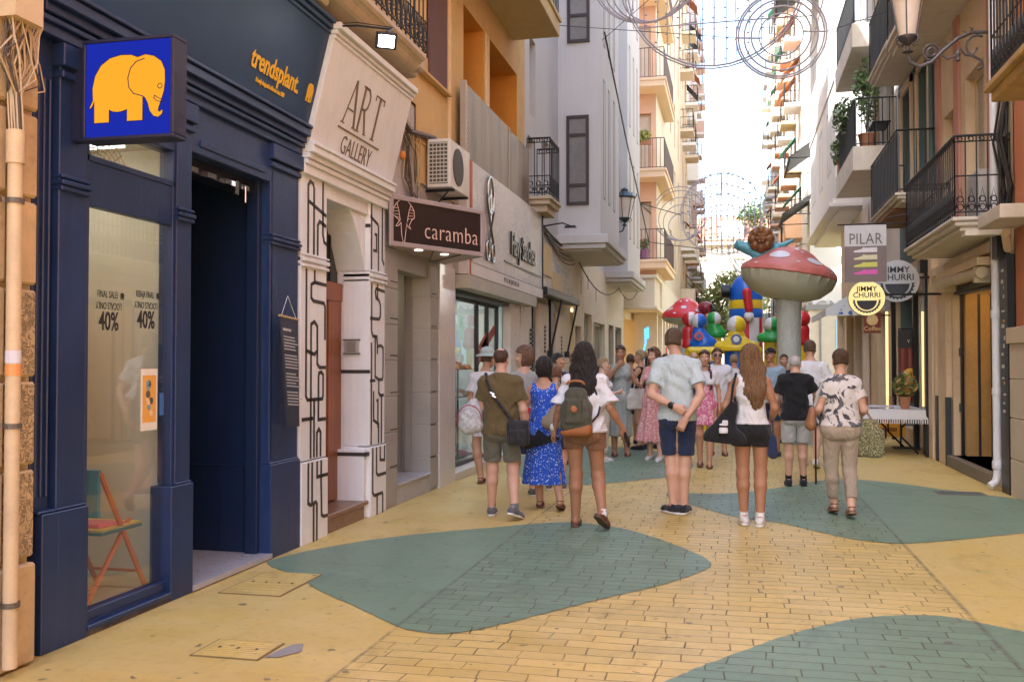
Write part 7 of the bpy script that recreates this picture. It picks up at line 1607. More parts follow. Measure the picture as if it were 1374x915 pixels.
    def hair(s, mat, style='short', length=.0, bald=0, res=None, side=0, wave=0, w=.07, front=False, bun=None):
        """short / bob / long; length below the head centre"""
        hp = s.hp; X, Y, Z = s.frame_head(); R = np.stack([X, Y, Z], 1); r = res or min(s.res * .6, .0065)
        hc = s.J['head']; g = SDF(hc - v3(.24, .26, .2 + length), hc + v3(.24, .24, .24), r)
        t = {'short': .010, 'buzz': .005, 'bob': .024, 'long': .017}[style]
        g.ell(hp(0, -.014, .038), (.073 + t, .092 + t, .085 + t), .02, R)
        if style in ('bob', 'long') or style == 'short': g.ell(hp(0, -.045, -.02), (.066 + t, .058 + t, .07 + (0 if style == 'short' else .02)), .03, R)
        if style == 'bob': 
            for q in (-1, 1): g.ell(hp(q * .05, -.012, -.045), (.038, .055, .07), .03, R)
        if style == 'long':
            n = 9; 
            for i in range(n):
                a = (i / (n - 1) - .5) * 2; p0 = hp(a * .07, -.075 + abs(a) * .055, .02)
                e = s.J['neck'] + v3(a * (w + .02) + side, -.075 + .03 * abs(a) - .0 * length, 0); zt = hc[2] - length * (1 - .18 * abs(a) * ((i % 3) * .4 + .4)); m = lerp(p0, v3(e[0], e[1], 1.40), .55); m[0] += a * .015
                g.cap(p0, m, .034, .036, .03); g.cap(m, v3(e[0] * .95, e[1] - .035, min(zt + .12, 1.40)), .036, .034, .03); g.cap(v3(e[0] * .95, e[1] - .035, min(zt + .12, 1.40)), v3(e[0] * (1.1 + .2 * wave), e[1] - .02, zt), .034, .014, .03)
            if front:
                for q in (-1, 1): g.cap(hp(q * .075, .01, .02), hp(q * .085, .02, -.10), .024, .028, .02); g.cap(hp(q * .085, .02, -.10), hp(q * .095, .03, -min(length, .3)), .028, .014, .02)
        if bun: g.ell(hp(*bun[:3]), (bun[3],) * 3, .02)
        if style == 'buzz': g.fold(.0012, 300, 300)
        G = g.grid(); rel = (G - hc) @ R
        if wave: g.d = g.d - (wave * .006 * np.sin(rel[..., 2] * 55 + 5 * np.sin(rel[..., 0] * 30)) * (rel[..., 2] < .0)).astype(np.float32)
        g.d = g.d - (.0035 * np.sin(rel[..., 0] * 260 + 6 * np.sin(rel[..., 2] * 18)) * (style in ('long', 'bob')) + .002 * np.sin(rel[..., 0] * 200 + rel[..., 1] * 170)).astype(np.float32)
        # hairline: carve the face
        fy = .045 if style != 'buzz' else .04
        face = np.maximum(np.maximum(rel[..., 2] - (.075 - np.abs(rel[..., 0]) * .35), -(rel[..., 1] - (-.005 + np.abs(rel[..., 2] - .02) * .12))), -(rel[..., 2] + .5)); 
        face = np.maximum(face, np.abs(rel[..., 0]) - (.115 if not front else .063))
        g.d = np.maximum(g.d, -face.astype(np.float32))
        if style in ('short', 'buzz'):
            low = -(rel[..., 2] + .055 + np.minimum(rel[..., 1], 0) * .35 + .0); g.d = np.maximum(g.d, low.astype(np.float32))
            ear = np.sqrt((rel[..., 1] + .010) ** 2 + (rel[..., 2] + .012) ** 2) - .036; g.d = np.maximum(g.d, -np.maximum(ear, .062 - np.abs(rel[..., 0])).astype(np.float32))
        if bald: c = hp(0, -.035, .135); dd = np.sqrt((((G - c) @ R / np.array([1, 1.15, 1])) ** 2).sum(-1)) - bald; g.d = np.maximum(g.d, -dd.astype(np.float32))
        V, F = g.mesh(); return s._obj('hair', V, F, [mat], s.root)
    # --- carried things (own top-level objects in the same frame)
    def carry(s, name, label, cat, parts, group=None):
        """parts: list of (part name, material, fn(g), lo, hi, res)"""
        r = bpy.data.objects.new(name, None); COL.objects.link(r); r.location = (s.x, s.y, 0); r.rotation_euler = (0, 0, s.hh); ORI[r.name] = (s.x, s.y, 0); r.empty_display_size = .1
        tag(r, label, cat, group)
        for pn, m, fn, lo, hi, rs in parts:
            g = SDF(np.array(lo, float), np.array(hi, float), rs); fn(g); V, F = g.mesh()
            if len(F): s._obj(pn, V, F, m if isinstance(m, list) else [m], r)
        return r
def strap(g, pts, w=.018, th=.45, n=(0, 1, 0)):
    for i in range(len(pts) - 1): g.cap(pts[i], pts[i + 1], w, w, .004, fl=(n, th))
HB_, HBK, HBL, HGR, HRD, HAU = hairm('hair_brown', (.06, .03, .018)), hairm('hair_black', (.010, .008, .008), (.035, .028, .025)), hairm('hair_blonde', (.30, .19, .09), (.5, .36, .2)), hairm('hair_grey', (.35, .34, .33), (.65, .64, .62)), hairm('hair_reddish', (.14, .055, .03), (.28, .13, .07)), hairm('hair_ombre', (.09, .04, .022), (.36, .2, .09))
WSOLE = M('white_sole', (.62, .62, .6), .5, bump=0, obj=True)
WALK = dict(kl=(-.10, .06, .50), al=(-.10, .10, .085), kr=(.09, .02, .50), ar=(.09, -.16, .12), tr=(.05, 1, -.35))
def gpos(px, py): p = onZ(px, py); return p.x, p.y
c_khaki, c_olive, c_navy, c_white, c_black = cloth('cloth_olive_polo', (.115, .082, .035)), cloth('cloth_grey_shorts', (.13, .125, .095)), cloth('cloth_navy', (.018, .03, .075)), cloth('cloth_white', (.66, .66, .70)), cloth('cloth_black', (.012, .012, .014))
c_rust = cloth('cloth_rust', (.21, .105, .055)); c_grey = cloth('cloth_grey', (.30, .31, .30)); c_light = cloth('cloth_light_blue', (.46, .54, .56)); c_beige = cloth('cloth_beige', (.36, .29, .22)); c_pale = cloth('cloth_pale_grey', (.42, .42, .41))
SNK = cloth('sneaker_grey', (.12, .12, .13)); SNW = cloth('sneaker_white', (.6, .58, .56)); SNB = cloth('sneaker_black', (.02, .022, .03)); LEA = M('leather_brown', (.13, .05, .03), .5, obj=True, bump=.1)
# 1 man in olive polo
x, y = gpos(672, 694)
p = Person('person in an olive polo and grey shorts walking away, black strap across the back', x, y, .05, 1.64, 'fair', build=1.14, belly=.03, res=.010,
    pose=dict(kl=(-.10, .06, .50), al=(-.12, .12, .085), kr=(.12, .05, .50), ar=(.18, -.20, .13), tr=(.45, 1, -.35), tl=(-.05, 1, 0), el=(-.225, .0, 1.12), wl=(-.2, .12, .92), er=(.24, -.02, 1.12), wr=(.25, .10, .90)))
p.shirt(c_khaki, hem=.86, sleeve=.68, t=.014, loose=.018, folds=.004, neck=1.49); p.shorts(c_olive, .80, t=.014, flare=.014); p.hair(HB_, 'buzz', bald=.052)
p.shoes(SNK, WSOLE, sock=cloth('sock_grey', (.14, .15, .17)), sockh=.05)
p.carry('shoulder_bag', 'black crossbody bag on the right hip of the person in the olive polo', 'bag', [
    ('bag', cloth('nylon_black', (.018, .017, .02), rough=.6), lambda g: (g.box((.21, -.16, .89), (.115, .045, .13), .035), g.box((.21, -.20, .85), (.09, .03, .075), .02), g.fold(.003)), (.0, -.35, .65), (.45, .05, 1.15), .008),
    ('strap', cloth('strap_black', (.02, .018, .02), rough=.6), lambda g: strap(g, [(-.16, .06, 1.44), (-.155, -.02, 1.485), (-.13, -.11, 1.42), (-.05, -.165, 1.27), (.08, -.165, 1.10), (.17, -.165, .99)], .019, .35), (-.3, -.3, .85), (.35, .2, 1.6), .007),
    ('buckle', CHROME, lambda g: (g.cap((-.075, -.185, 1.30), (-.035, -.185, 1.28), .012, k=0), g.cap((-.06, -.185, 1.27), (-.02, -.185, 1.25), .012, k=0)), (-.2, -.3, 1.1), (.1, 0, 1.4), .006)])
p.carry('drawstring_bag', 'white patterned drawstring backpack with red piping left of the olive polo', 'bag', [
    ('sack', printed('pale_pattern', (.50, .50, .50), [(.36, .37, .40)], 40, .5), lambda g: (g.ell((-.30, -.10, 1.04), (.125, .09, .15), .03), g.ell((-.30, -.09, .95), (.135, .095, .09), .03), g.ell((-.27, -.09, 1.16), (.06, .06, .08), .04), g.fold(.005, 30, 40)), (-.5, -.3, .8), (-.1, .1, 1.35), .009),
    ('piping', cloth('red_piping', (.35, .04, .05)), lambda g: [g.cap((-.30 + .127 * math.cos(a), -.19 + .03 * abs(math.cos(a)), 1.03 + .14 * math.sin(a)), (-.30 + .127 * math.cos(a + .4), -.19 + .03 * abs(math.cos(a + .4)), 1.03 + .14 * math.sin(a + .4)), .006, k=.002) for a in np.arange(-.2, 3.2, .4)], (-.5, -.3, .8), (-.1, .1, 1.35), .006),
    ('strap', MATS['strap_black'], lambda g: strap(g, [(-.24, -.05, 1.20), (-.20, .0, 1.40), (-.17, .08, 1.45)], .009, .8), (-.4, -.2, 1.1), (0, .2, 1.6), .006)])
# 2 woman with backpack
x, y = gpos(784, 708)
p = Person('person with long dark hair, loose white blouse and rust shorts, holding a phone', x, y, .02, 1.68, 'tan', True, 1.10, res=.010,
    pose=dict(kl=(-.085, .04, .50), al=(-.09, .06, .085), kr=(.12, .09, .50), ar=(.19, -.16, .17), tr=(.35, .8, -.6), tl=(0, 1, 0), hl=(-.095, 0, .92), hr=(.10, 0, .92), el=(-.235, -.03, 1.13), wl=(-.30, .06, .92), er=(.25, -.03, 1.14), wr=(.36, .08, .94), nr=(-.4, 1, 0), cr=1.1, cl=.7, dr=(.25, .2, -1)))
p.shirt(c_white, hem=.91, sleeve=.85, t=.012, loose=.040, folds=.007, scoop=(.07, 1)); p.shorts(c_rust, .38, t=.014, flare=.014); p.hair(HBK, 'long', .46, wave=.8, w=.075)
SKW = cloth('sock_white', (.66, .65, .66)); p.shoes(LEA, M('cork_sole', (.10, .06, .04), .7, bump=0, obj=True), sock=SKW, sockh=.085, top=.062)
OLB = cloth('backpack_olive', (.072, .070, .048), rough=.75)
p.carry('backpack', 'olive canvas backpack with an orange leather base on the white blouse', 'backpack', [
    ('sack', OLB, lambda g: (g.box((-.045, -.22, 1.06), (.145, .09, .14), .06), g.box((-.045, -.21, 1.22), (.105, .08, .12), .07, .06), g.fold(.006, 24, 28), g.cut((0, 0, .93), (0, 0, -1))), (-.3, -.45, .85), (.25, 0, 1.5), .009),
    ('base', M('leather_orange', (.32, .11, .03), .55, obj=True), lambda g: (g.box((-.045, -.22, .95), (.15, .095, .065), .05), g.cut((0, 0, .975), (-.25, 0, 1))), (-.3, -.45, .8), (.25, 0, 1.1), .009),
    ('pocket', OLB, lambda g: (g.box((-.055, -.31, 1.12), (.085, .03, .12), .03), g.fold(.003)), (-.2, -.45, .9), (.1, -.2, 1.35), .008),
    ('top_handle', MATS['leather_orange'], lambda g: [g.cap((-.045 + .08 * math.cos(a), -.26, 1.37 + .03 * math.sin(a)), (-.045 + .08 * math.cos(a + .5), -.26, 1.37 + .03 * math.sin(a + .5)), .012, k=.004) for a in np.arange(0, 3, .5)], (-.2, -.4, 1.3), (.1, -.1, 1.5), .007),
    ('leather_patch', MATS['leather_orange'], lambda g: g.ell((-.05, -.343, 1.14), (.034, .010, .034), 0), (-.15, -.4, 1.05), (.05, -.30, 1.25), .006),
    ('strap', MATS['strap_black'], lambda g: (strap(g, [(.07, -.2, .98), (.15, -.14, 1.08), (.17, -.05, 1.2), (.14, .03, 1.42), (.10, -.12, 1.40)], .011, .6), strap(g, [(-.14, -.2, .98), (-.18, -.1, 1.1), (-.15, .05, 1.42), (-.13, -.14, 1.38)], .011, .6)), (-.3, -.4, .9), (.3, .2, 1.6), .007)])
p.carry('phone', 'dark phone in the right hand of the person in the white blouse', 'phone', [('case', M('phone_black', (.02, .02, .025), .2, bump=0), lambda g: g.cap((.385, .05, .88), (.415, .10, .79), .036, fl=((.95, -.3, 0), .22), k=0), (.2, -.1, .7), (.6, .3, 1.0), .006)])
p.carry('watch', 'white bracelet watch on the left wrist of the person with the backpack', 'watch', [('band', M('band_white', (.7, .68, .66), .4, bump=0), lambda g: (g.cap((-.305, .05, .955), (-.308, .055, .94), .031, k=0)), (-.4, -.05, .88), (-.2, .15, 1.02), .006)])
# 3 woman in blue dress
x, y = gpos(730, 683)
p = Person('person with a dark bob in a blue speckled sundress, black cardigan at the waist', x, y, .10, 1.55, 'mid', True, 1.10, res=.010,
    pose=dict(kl=(-.08, .08, .5), al=(-.06, .14, .085), kr=(.12, .0, .5), ar=(.20, -.14, .12), tr=(.1, 1, -.3), el=(-.24, .0, 1.15), wl=(-.22, .18, 1.0), er=(.25, .02, 1.15), wr=(.22, .2, 1.0)))
BLD = printed('blue_speckled', (.012, .075, .48), [(.55, .62, .75), (.30, .42, .68)], 42, .25, vor=True)
p.skirt(BLD, hem=.30, w=.26, full=True, name='dress', nf=10, amp=.018, scoopb=.03); p.hair(HBK, 'bob')
def cardi(g): g.cap((0, 0, 1.02), (-.02, -.02, .78), .165, .225, fl=((0, 1, 0), .8)); g.fold(.008, 20, 26); g.cut((0, 0, 1.05), (.15, 0, 1)); g.cut((0, 0, .76), (.3, 0, -1)); g.cut((0, .08, 0), (0, 1, 0))
p.garment('cardigan', c_black, cardi); p.shoes(LEA, LEA, sandal=True)
TNL = M('leather_taupe', (.24, .175, .12), .55, obj=True)
p.carry('shoulder_bag', 'taupe shoulder bag behind the blue sundress', 'bag', [
    ('bag', TNL, lambda g: (g.cap((.10, -.24, 1.04), (.22, -.22, 1.22), .10, .05, fl=((0, 1, 0), .5)), g.cap((.06, -.24, 1.0), (.24, -.22, 1.02), .06, fl=((0, 1, 0), .8)), g.fold(.005)), (-.15, -.4, .85), (.4, 0, 1.4), .009),
    ('strap', TNL, lambda g: strap(g, [(.20, -.21, 1.24), (.195, -.12, 1.40), (.175, -.02, 1.475), (.17, .05, 1.44)], .012, .5), (0, -.35, 1.1), (.35, .2, 1.6), .007)])
# 4 man with hands behind the back
x, y = gpos(909, 689)
p = Person('person in a pale blue shirt and navy shorts, hands clasped behind the back', x, y, -.12, 1.84, 'fair', build=1.0, res=.010,
    pose=dict(head=(-.03, .02, 1.635), look=-.05, kl=(-.06, .015, .5), al=(-.035, -.01, .085), kr=(.07, .01, .5), ar=(.06, -.0, .085), tl=(-.75, .7, 0), tr=(.1, 1, 0), hl=(-.085, 0, .92), hr=(.085, 0, .92),
        el=(-.225, -.12, 1.13), wl=(.02, -.215, 1.02), er=(.245, -.12, 1.13), wr=(.12, -.235, .91), dl=(.7, 0, -.45), nl=(0, 1, .3), dr=(-.5, .0, -.9), nr=(0, 1, 0), cr=.9, cl=.9))
p.shirt(c_light, hem=.885, sleeve=.66, t=.014, loose=.016, folds=.005, neck=1.495); p.shorts(c_navy, .86, t=.014, flare=.012); p.hair(hairm('hair_dark_blond', (.07, .042, .025), (.17, .11, .07)), 'short')
p.shoes(SNB, WSOLE)
p.carry('wristwatch', 'black wristwatch on the left wrist of the person with clasped hands', 'watch', [('band', BLACKM, lambda g: g.cap((-.02, -.207, 1.035), (-.006, -.21, 1.03), .033, k=0), (-.12, -.35, .93), (.1, -.1, 1.13), .006)])
# 5 woman with tote
x, y = gpos(1009, 704)
p = Person('person with very long brown hair, white tank top and black shorts, from behind', x, y, .0, 1.665, 'tan', True, 1.03, res=.010,
    pose=dict(kl=(-.085, .01, .5), al=(-.075, .0, .085), kr=(.085, .02, .5), ar=(.075, -.07, .085), head=(-.01, .02, 1.635), look=.15, el=(-.25, -.04, 1.15), wl=(-.30, .12, .98), er=(.22, .0, 1.14), wr=(.19, .14, 1.0), tl=(-.15, 1, 0), tr=(.1, 1, 0)))
p.shirt(c_white, hem=.98, sleeve=0, t=.012, scoop=(.085, 1, -.18), folds=.003, name='tank_top'); p.shorts(c_black, .36, t=.012, flare=.012); p.hair(HAU, 'long', .50, side=.035, w=.055)
p.shoes(SNW, WSOLE, sock=SKW, sockh=.02)
TB = cloth('tote_black', (.012, .012, .014))
p.carry('tote_bag', 'big black cloth tote with a white print beside the tank-top wearer', 'bag', [
    ('bag', TB, lambda g: (g.cap((-.36, -.12, .85), (-.13, -.16, .84), .085, .085, .05, fl=((0, 1, 0), .7)), g.cap((-.18, -.10, 1.16), (-.25, -.13, .90), .03, .13, .05, fl=((0, 1, 0), .55)), g.cap((-.18, -.10, 1.14), (-.36, -.12, .86), .03, .07, .05, fl=((0, 1, 0), .7)), g.fold(.006, 18, 22), g.cut((0, 0, .775), (-.1, 0, -1))), (-.55, -.4, .65), (.1, .1, 1.35), .009),
    ('handle', TB, lambda g: (strap(g, [(-.20, -.14, 1.12), (-.175, -.10, 1.35), (-.145, -.02, 1.47), (-.15, .06, 1.42), (-.2, .04, 1.15)], .013, .6)), (-.35, -.3, 1.0), (0, .2, 1.6), .007),
    ('print', c_white, lambda g: (g.box((-.25, -.20, 1.0), (.028, .035, .026), .012), g.box((-.265, -.215, .93), (.042, .035, .028), .012), g.box((-.29, -.21, .985), (.014, .035, .008), .004), g.ell((-.235, -.24, .965), (.016, .05, .010), 0, sub=True)), (-.4, -.32, .85), (-.1, -.15, 1.1), .006)])
p.carry('navy_pouch', 'navy cloth pouch hanging at the right hip of the tank-top wearer', 'bag', [
    ('pouch', c_navy, lambda g: (g.cap((.20, -.06, .85), (.20, -.06, .70), .035, .05, fl=((0, 1, 0), .5)),), (.05, -.2, .55), (.35, .1, 1.0), .008),
    ('cord', c_navy, lambda g: strap(g, [(.20, -.05, .88), (.20, -.02, 1.02), (.19, .10, 1.0)], .007, .9), (.05, -.2, .8), (.35, .25, 1.15), .006)])
# 6 elderly man
x, y = gpos(1068, 652)
p = Person('elderly person with white hair, black polo and pale shorts, seen from behind', x, y, .05, 1.62, 'fair', build=1.02, res=.011, pose=dict(head=(-.0, .04, 1.60), nod=-.15, kl=(-.085, .01, .5), al=(-.095, -.01, .085), kr=(.085, .03, .5), ar=(.10, .02, .085), el=(-.24, .02, 1.15), wl=(-.2, .2, 1.0), er=(.27, .03, 1.2), wr=(.28, .20, 1.02)))
p.shirt(c_black, hem=.87, sleeve=.72, t=.015, loose=.018, neck=1.48, folds=.005); p.shorts(c_pale, .82, t=.018, flare=.018); p.hair(hairm('hair_white', (.5, .48, .46), (.75, .73, .7)), 'buzz', bald=.06)
p.shoes(SNB, SNB, sock=c_black, sockh=.05)
CN = MB(); cx, cyy = x + .27 * .93, y + .2; CN.tube([(cx, cyy + .02, 0), (cx, cyy, .86), (cx, cyy - .0, .90), (cx - .01, cyy - .05, .92), (cx - .01, cyy - .11, .90)], .011, 8); tag(CN.build('walking_cane', BLACKM, smooth=True), 'slim black walking cane beside the elderly person', 'cane')
# 7 floral top
x, y = gpos(1129, 692)
FLO = printed('floral_top', (.60, .56, .54), [(.05, .05, .065), (.10, .10, .12)], 6.0, .565, 1.6)
p = Person('person with pinned-up brown hair, dark leaf print top and beige trousers', x, y, .12, 1.63, 'fair', True, 1.20, res=.010,
    pose=dict(kl=(-.085, .06, .5), al=(-.05, .12, .115), kr=(.08, .0, .5), ar=(.055, -.20, .13), el=(-.23, -.02, 1.13), wl=(-.26, .12, 1.04), er=(.235, -.02, 1.12), wr=(.25, .20, 1.06), tl=(-.05, 1, -.25), tr=(.05, 1, -.25)))
p.shirt(FLO, hem=.945, sleeve=.56, t=.013, loose=.016, folds=.004, neck=1.48); p.shorts(c_beige, 1.82, t=.016, flare=.010, name='trousers', folds=.004); p.hair(HB_, 'short', bun=(.02, -.085, .06, .05))
p.shoes(LEA, M('espadrille', (.25, .14, .08), .8, obj=True), sandal=True)
GR = printed('woven_tote', (.16, .15, .07), [(.34, .32, .18), (.08, .08, .035)], 60, .52)
p.carry('tote_bag', 'green and cream woven tote hanging from the forearm of the leaf-print top wearer', 'bag', [
    ('bag', GR, lambda g: (g.box((.30, .02, .76), (.145, .07, .14), .045, .02), g.box((.29, .02, .92), (.10, .05, .10), .03, .08), g.fold(.007, 16, 20)), (.1, -.15, .5), (.6, .2, 1.1), .009),
    ('handle', TNL, lambda g: strap(g, [(.22, .02, .99), (.225, .06, 1.09), (.235, .10, 1.15), (.27, .06, 1.11), (.34, .02, .99)], .013, .8), (.2, -.1, .8), (.6, .25, 1.2), .006)])
p.carry('shoulder_bag', 'tan leather shoulder bag with a cream strap left of the leaf-print top', 'bag', [
    ('bag', M('leather_tan', (.27, .12, .055), .5, obj=True), lambda g: (g.cap((-.29, .0, 1.10), (-.31, .0, .96), .05, .07, fl=((1, 0, 0), .8)), g.fold(.004)), (-.5, -.2, .8), (-.15, .2, 1.3), .009),
    ('strap', c_pale, lambda g: strap(g, [(-.28, -.06, 1.16), (-.22, -.08, 1.36), (-.165, -.03, 1.485), (-.17, .05, 1.45), (-.25, .06, 1.2)], .014, .5), (-.4, -.25, 1.0), (0, .2, 1.6), .007)])
# 8 hat person
x, y = gpos(651, 648)
p = Person('person in a pale bucket hat, white shirt and white skirt beside the shoe shop window', x, y, .0, 1.66, 'mid', True, 1.0, pose=dict(head=(.03, .02, 1.635), look=-.3, kl=(-.12, .0, .5), al=(-.05, -.04, .085), kr=(.04, .03, .5), ar=(.07, .05, .085)))
p.shirt(c_white, hem=.9, sleeve=.7, t=.02, loose=.02); p.skirt(c_white, hem=.62, w=.18, amp=.01); p.hair(HB_, 'short'); p.shoes(LEA, LEA, sandal=True)
def hat(g): c = p.hp(0, -.01, .075); g.ell(c + v3(0, 0, .02), (.095, .11, .075), .02); g.cap(c + v3(0, 0, -.02), c + v3(0, 0, -.03), .145, .16, .02, fl=((0, 0, 1), .12)); g.cut((0, 0, p.J['head'][2] + .035), (0, 0, -1))
p.garment('hat', cloth('hat_mint', (.42, .50, .46)), hat)
# 9 woman in profile, brown hair
x, y = gpos(703, 665)
p = Person('person with shoulder-length brown hair looking left, grey top and dark skirt', x, y, .35, 1.68, 'fair', True, 1.0, pose=dict(look=1.1, kl=(-.09, .05, .5), al=(-.10, .1, .085)))
p.shirt(c_grey, hem=.92, sleeve=.4, t=.016, scoop=(.06, 1)); p.skirt(c_navy, hem=.5, w=.17, amp=.006, nf=6); p.hair(hairm('hair_chestnut', (.10, .05, .03), (.26, .14, .08)), 'bob', res=.009, wave=.5, w=.02); p.shoes(SNK, WSOLE)
p.carry('red_bag', 'red shopping bag between the olive polo and the blue sundress', 'bag', [('bag', cloth('red_cloth', (.50, .02, .03)), lambda g: (g.cap((.02, -.26, 1.0), (.02, -.26, .86), .05, .075, fl=((0, 1, 0), .4)),), (-.1, -.4, .7), (.2, -.1, 1.15), .009), ('handle', cloth('red_cloth', (.50, .02, .03)), lambda g: strap(g, [(-.02, -.26, 1.03), (.0, -.2, 1.2), (.05, -.1, 1.3)], .008, .8), (-.1, -.4, .95), (.2, .05, 1.4), .007)])
# 10 dark haired beyond, 11 child
x, y = onY(749, 500, 14.2).x, 14.2
p = Person('person with black hair pulled back looking right, standing behind the blue sundress', x, y, -.3, 1.64, 'mid', True, 1.0, res=.014, pose=dict(look=-1.2)); p.shirt(c_black, hem=.9, sleeve=.4); p.skirt(c_black, hem=.5, w=.16); p.hair(HBK, 'short', bun=(0, -.10, .03, .035)); p.shoes(SNB, SNB)
x, y = onY(746, 500, 11.4).x, 11.4
p = Person('child with short reddish hair walking just ahead of the blue sundress', x, y, .1, 1.46, 'fair', False, .95, res=.013); p.shirt(c_grey, hem=.9, sleeve=.6); p.shorts(c_navy, .8); p.hair(HRD, 'short'); p.shoes(SNK, WSOLE)
# 12 blonde girl
x, y = gpos(809, 619)
p = Person('blonde girl in a white T-shirt and cream trousers in profile, holding a small cup', x, y, -1.15, 1.58, 'pale', True, .92, res=.012, pose=dict(look=-.2, er=(.20, .06, 1.14), wr=(.10, .26, 1.18), cr=1.2, wl=(-.18, .1, .92)))
p.shirt(c_white, hem=.92, sleeve=.6, t=.015, loose=.01); p.shorts(cloth('cloth_cream', (.52, .45, .36)), 1.85, t=.014, name='trousers'); p.hair(HBL, 'short', bun=(0, -.10, .02, .04)); p.shoes(SNW, WSOLE)
p.carry('cup', 'small glass held by the blonde girl in profile', 'cup', [('cup', M('cup_pale', (.5, .45, .4), .2, bump=0), lambda g: g.cap((.09, .33, 1.10), (.09, .34, 1.16), .022, .028, k=0), (-.05, .2, 1.0), (.25, .5, 1.3), .006)])
# 13 woman in grey dress
x, y = gpos(833, 612)
p = Person('person in a long grey-green dress with one hand raised to the mouth', x, y, PI + .25, 1.78, 'tan', True, 1.08, res=.012,
    pose=dict(look=-.15, nod=-.1, er=(.26, .10, 1.17), wr=(.06, .22, 1.44), dr=(-.5, -.2, .8), nr=(0, -1, 0), cr=1.2, el=(-.24, .05, 1.15), wl=(-.23, .28, 1.18), dl=(.3, 1, .1)))
p.skirt(cloth('cloth_sage', (.30, .33, .31)), hem=.32, w=.19, full=True, name='dress', amp=.012); p.hair(HB_, 'short', bun=(0, -.09, .03, .05)); p.shoes(LEA, LEA, sandal=True)
def glasses(g, p=p, up=.085, fw_=.07):
    for q in (-1, 1): g.ell(p.hp(q * .034, fw_ + .005, up), (.03, .012, .022), .004); g.cap(p.hp(q * .068, fw_ - .01, up), p.hp(q * .08, -.03, up - .02), .004, k=.002)
    g.cap(p.hp(-.02, fw_ + .012, up), p.hp(.02, fw_ + .012, up), .004, k=.002)
SG = M('sunglass_black', (.02, .02, .022), .15, bump=0, obj=True)
p.garment('sunglasses', SG, glasses, .006)
p.carry('canvas_tote', 'cream canvas tote on the arm of the person in the grey-green dress', 'bag', [
    ('bag', cloth('canvas_cream', (.55, .51, .46)), lambda g: (g.box((-.24, .12, .86), (.17, .05, .12), .04, .03), g.box((-.24, .12, 1.0), (.12, .035, .08), .03, .06), g.fold(.008, 18, 22)), (-.6, -.1, .6), (.1, .35, 1.15), .011),
    ('handle', MATS['canvas_cream'], lambda g: (strap(g, [(-.30, .12, 1.02), (-.25, .14, 1.22), (-.22, .16, 1.20), (-.17, .14, 1.02)], .012, .6)), (-.5, 0, .9), (0, .3, 1.35), .008)])
# 14 woman in black tank, 15 head behind
x, y = gpos(860, 603)
p = Person('person in a dark tank top and shorts, side-on, beside the long pink dress', x, y, 1.25, 1.72, 'mid', True, 1.0, res=.013, pose=dict(look=.1, er=(.2, .12, 1.16), wr=(.08, .3, 1.2), el=(-.2, .12, 1.16), wl=(-.08, .32, 1.24)))
p.shirt(c_black, hem=.9, sleeve=0, t=.012, scoop=(.08, 1), name='tank_top'); p.shorts(c_black, .4, t=.016); p.hair(HBL, 'short', bun=(0, -.10, .06, .04)); p.shoes(SNB, SNB)
x, y = onY(872, 500, 17.2).x, 17.2
p = Person('person with dark hair mostly hidden behind the pink dress', x, y, .3, 1.62, 'mid', True, .95, res=.015); p.shirt(c_black, hem=.9, sleeve=.6); p.skirt(c_black, hem=.5, w=.16); p.hair(HBK, 'bob'); p.shoes(SNB, SNB)
# 16 pink dress
x, y = gpos(878, 618)
PKD = printed('pink_dress', (.56, .22, .23), [(.68, .40, .38)], 34, .5)
p = Person('person with long auburn hair and a long pink patterned dress facing the camera', x, y, PI - .25, 1.73, 'fair', True, .95, res=.012,
    pose=dict(look=-.35, nod=-.1, el=(-.21, .02, 1.14), wl=(-.16, .2, 1.06), er=(.22, .0, 1.15), wr=(.20, .22, 1.22), kl=(-.10, .05, .5), al=(-.12, .08, .085), kr=(.08, .0, .5), ar=(.09, -.06, .085)))
p.skirt(PKD, hem=.30, w=.26, full=True, name='dress', amp=.02, nf=11, c=(.05, .0)); p.hair(HRD, 'long', .32, front=True, w=.05); p.shoes(SNW, WSOLE); p.garment('sunglasses', SG, lambda g: glasses(g, p, .095, .06), .006)
# 17 bald, 19 white shirt
x, y = onY(931, 500, 18.5).x, 18.5
p = Person('bald person far back, head just right of the pale blue shirt', x, y, .2, 1.70, 'fair', res=.015); p.shirt(c_navy, hem=.9, sleeve=.6, t=.02); p.shorts(c_beige, .8); p.shoes(SNB, SNB); p.hair(HB_, 'buzz', bald=.13)
x, y = gpos(963, 610)
p = Person('person with glasses and a white shirt walking behind the girl in pink', x, y, PI + .1, 1.74, 'mid', res=.013, pose=dict(kl=(-.1, .06, .5), al=(-.1, .1, .085)))
p.shirt(c_white, hem=.86, sleeve=.7, t=.02, loose=.015, neck=1.49); p.shorts(c_beige, .8); p.shoes(LEA, LEA, sandal=True); p.hair(HB_, 'short'); p.garment('glasses', SG, lambda g: glasses(g, p, .002, .088), .006)
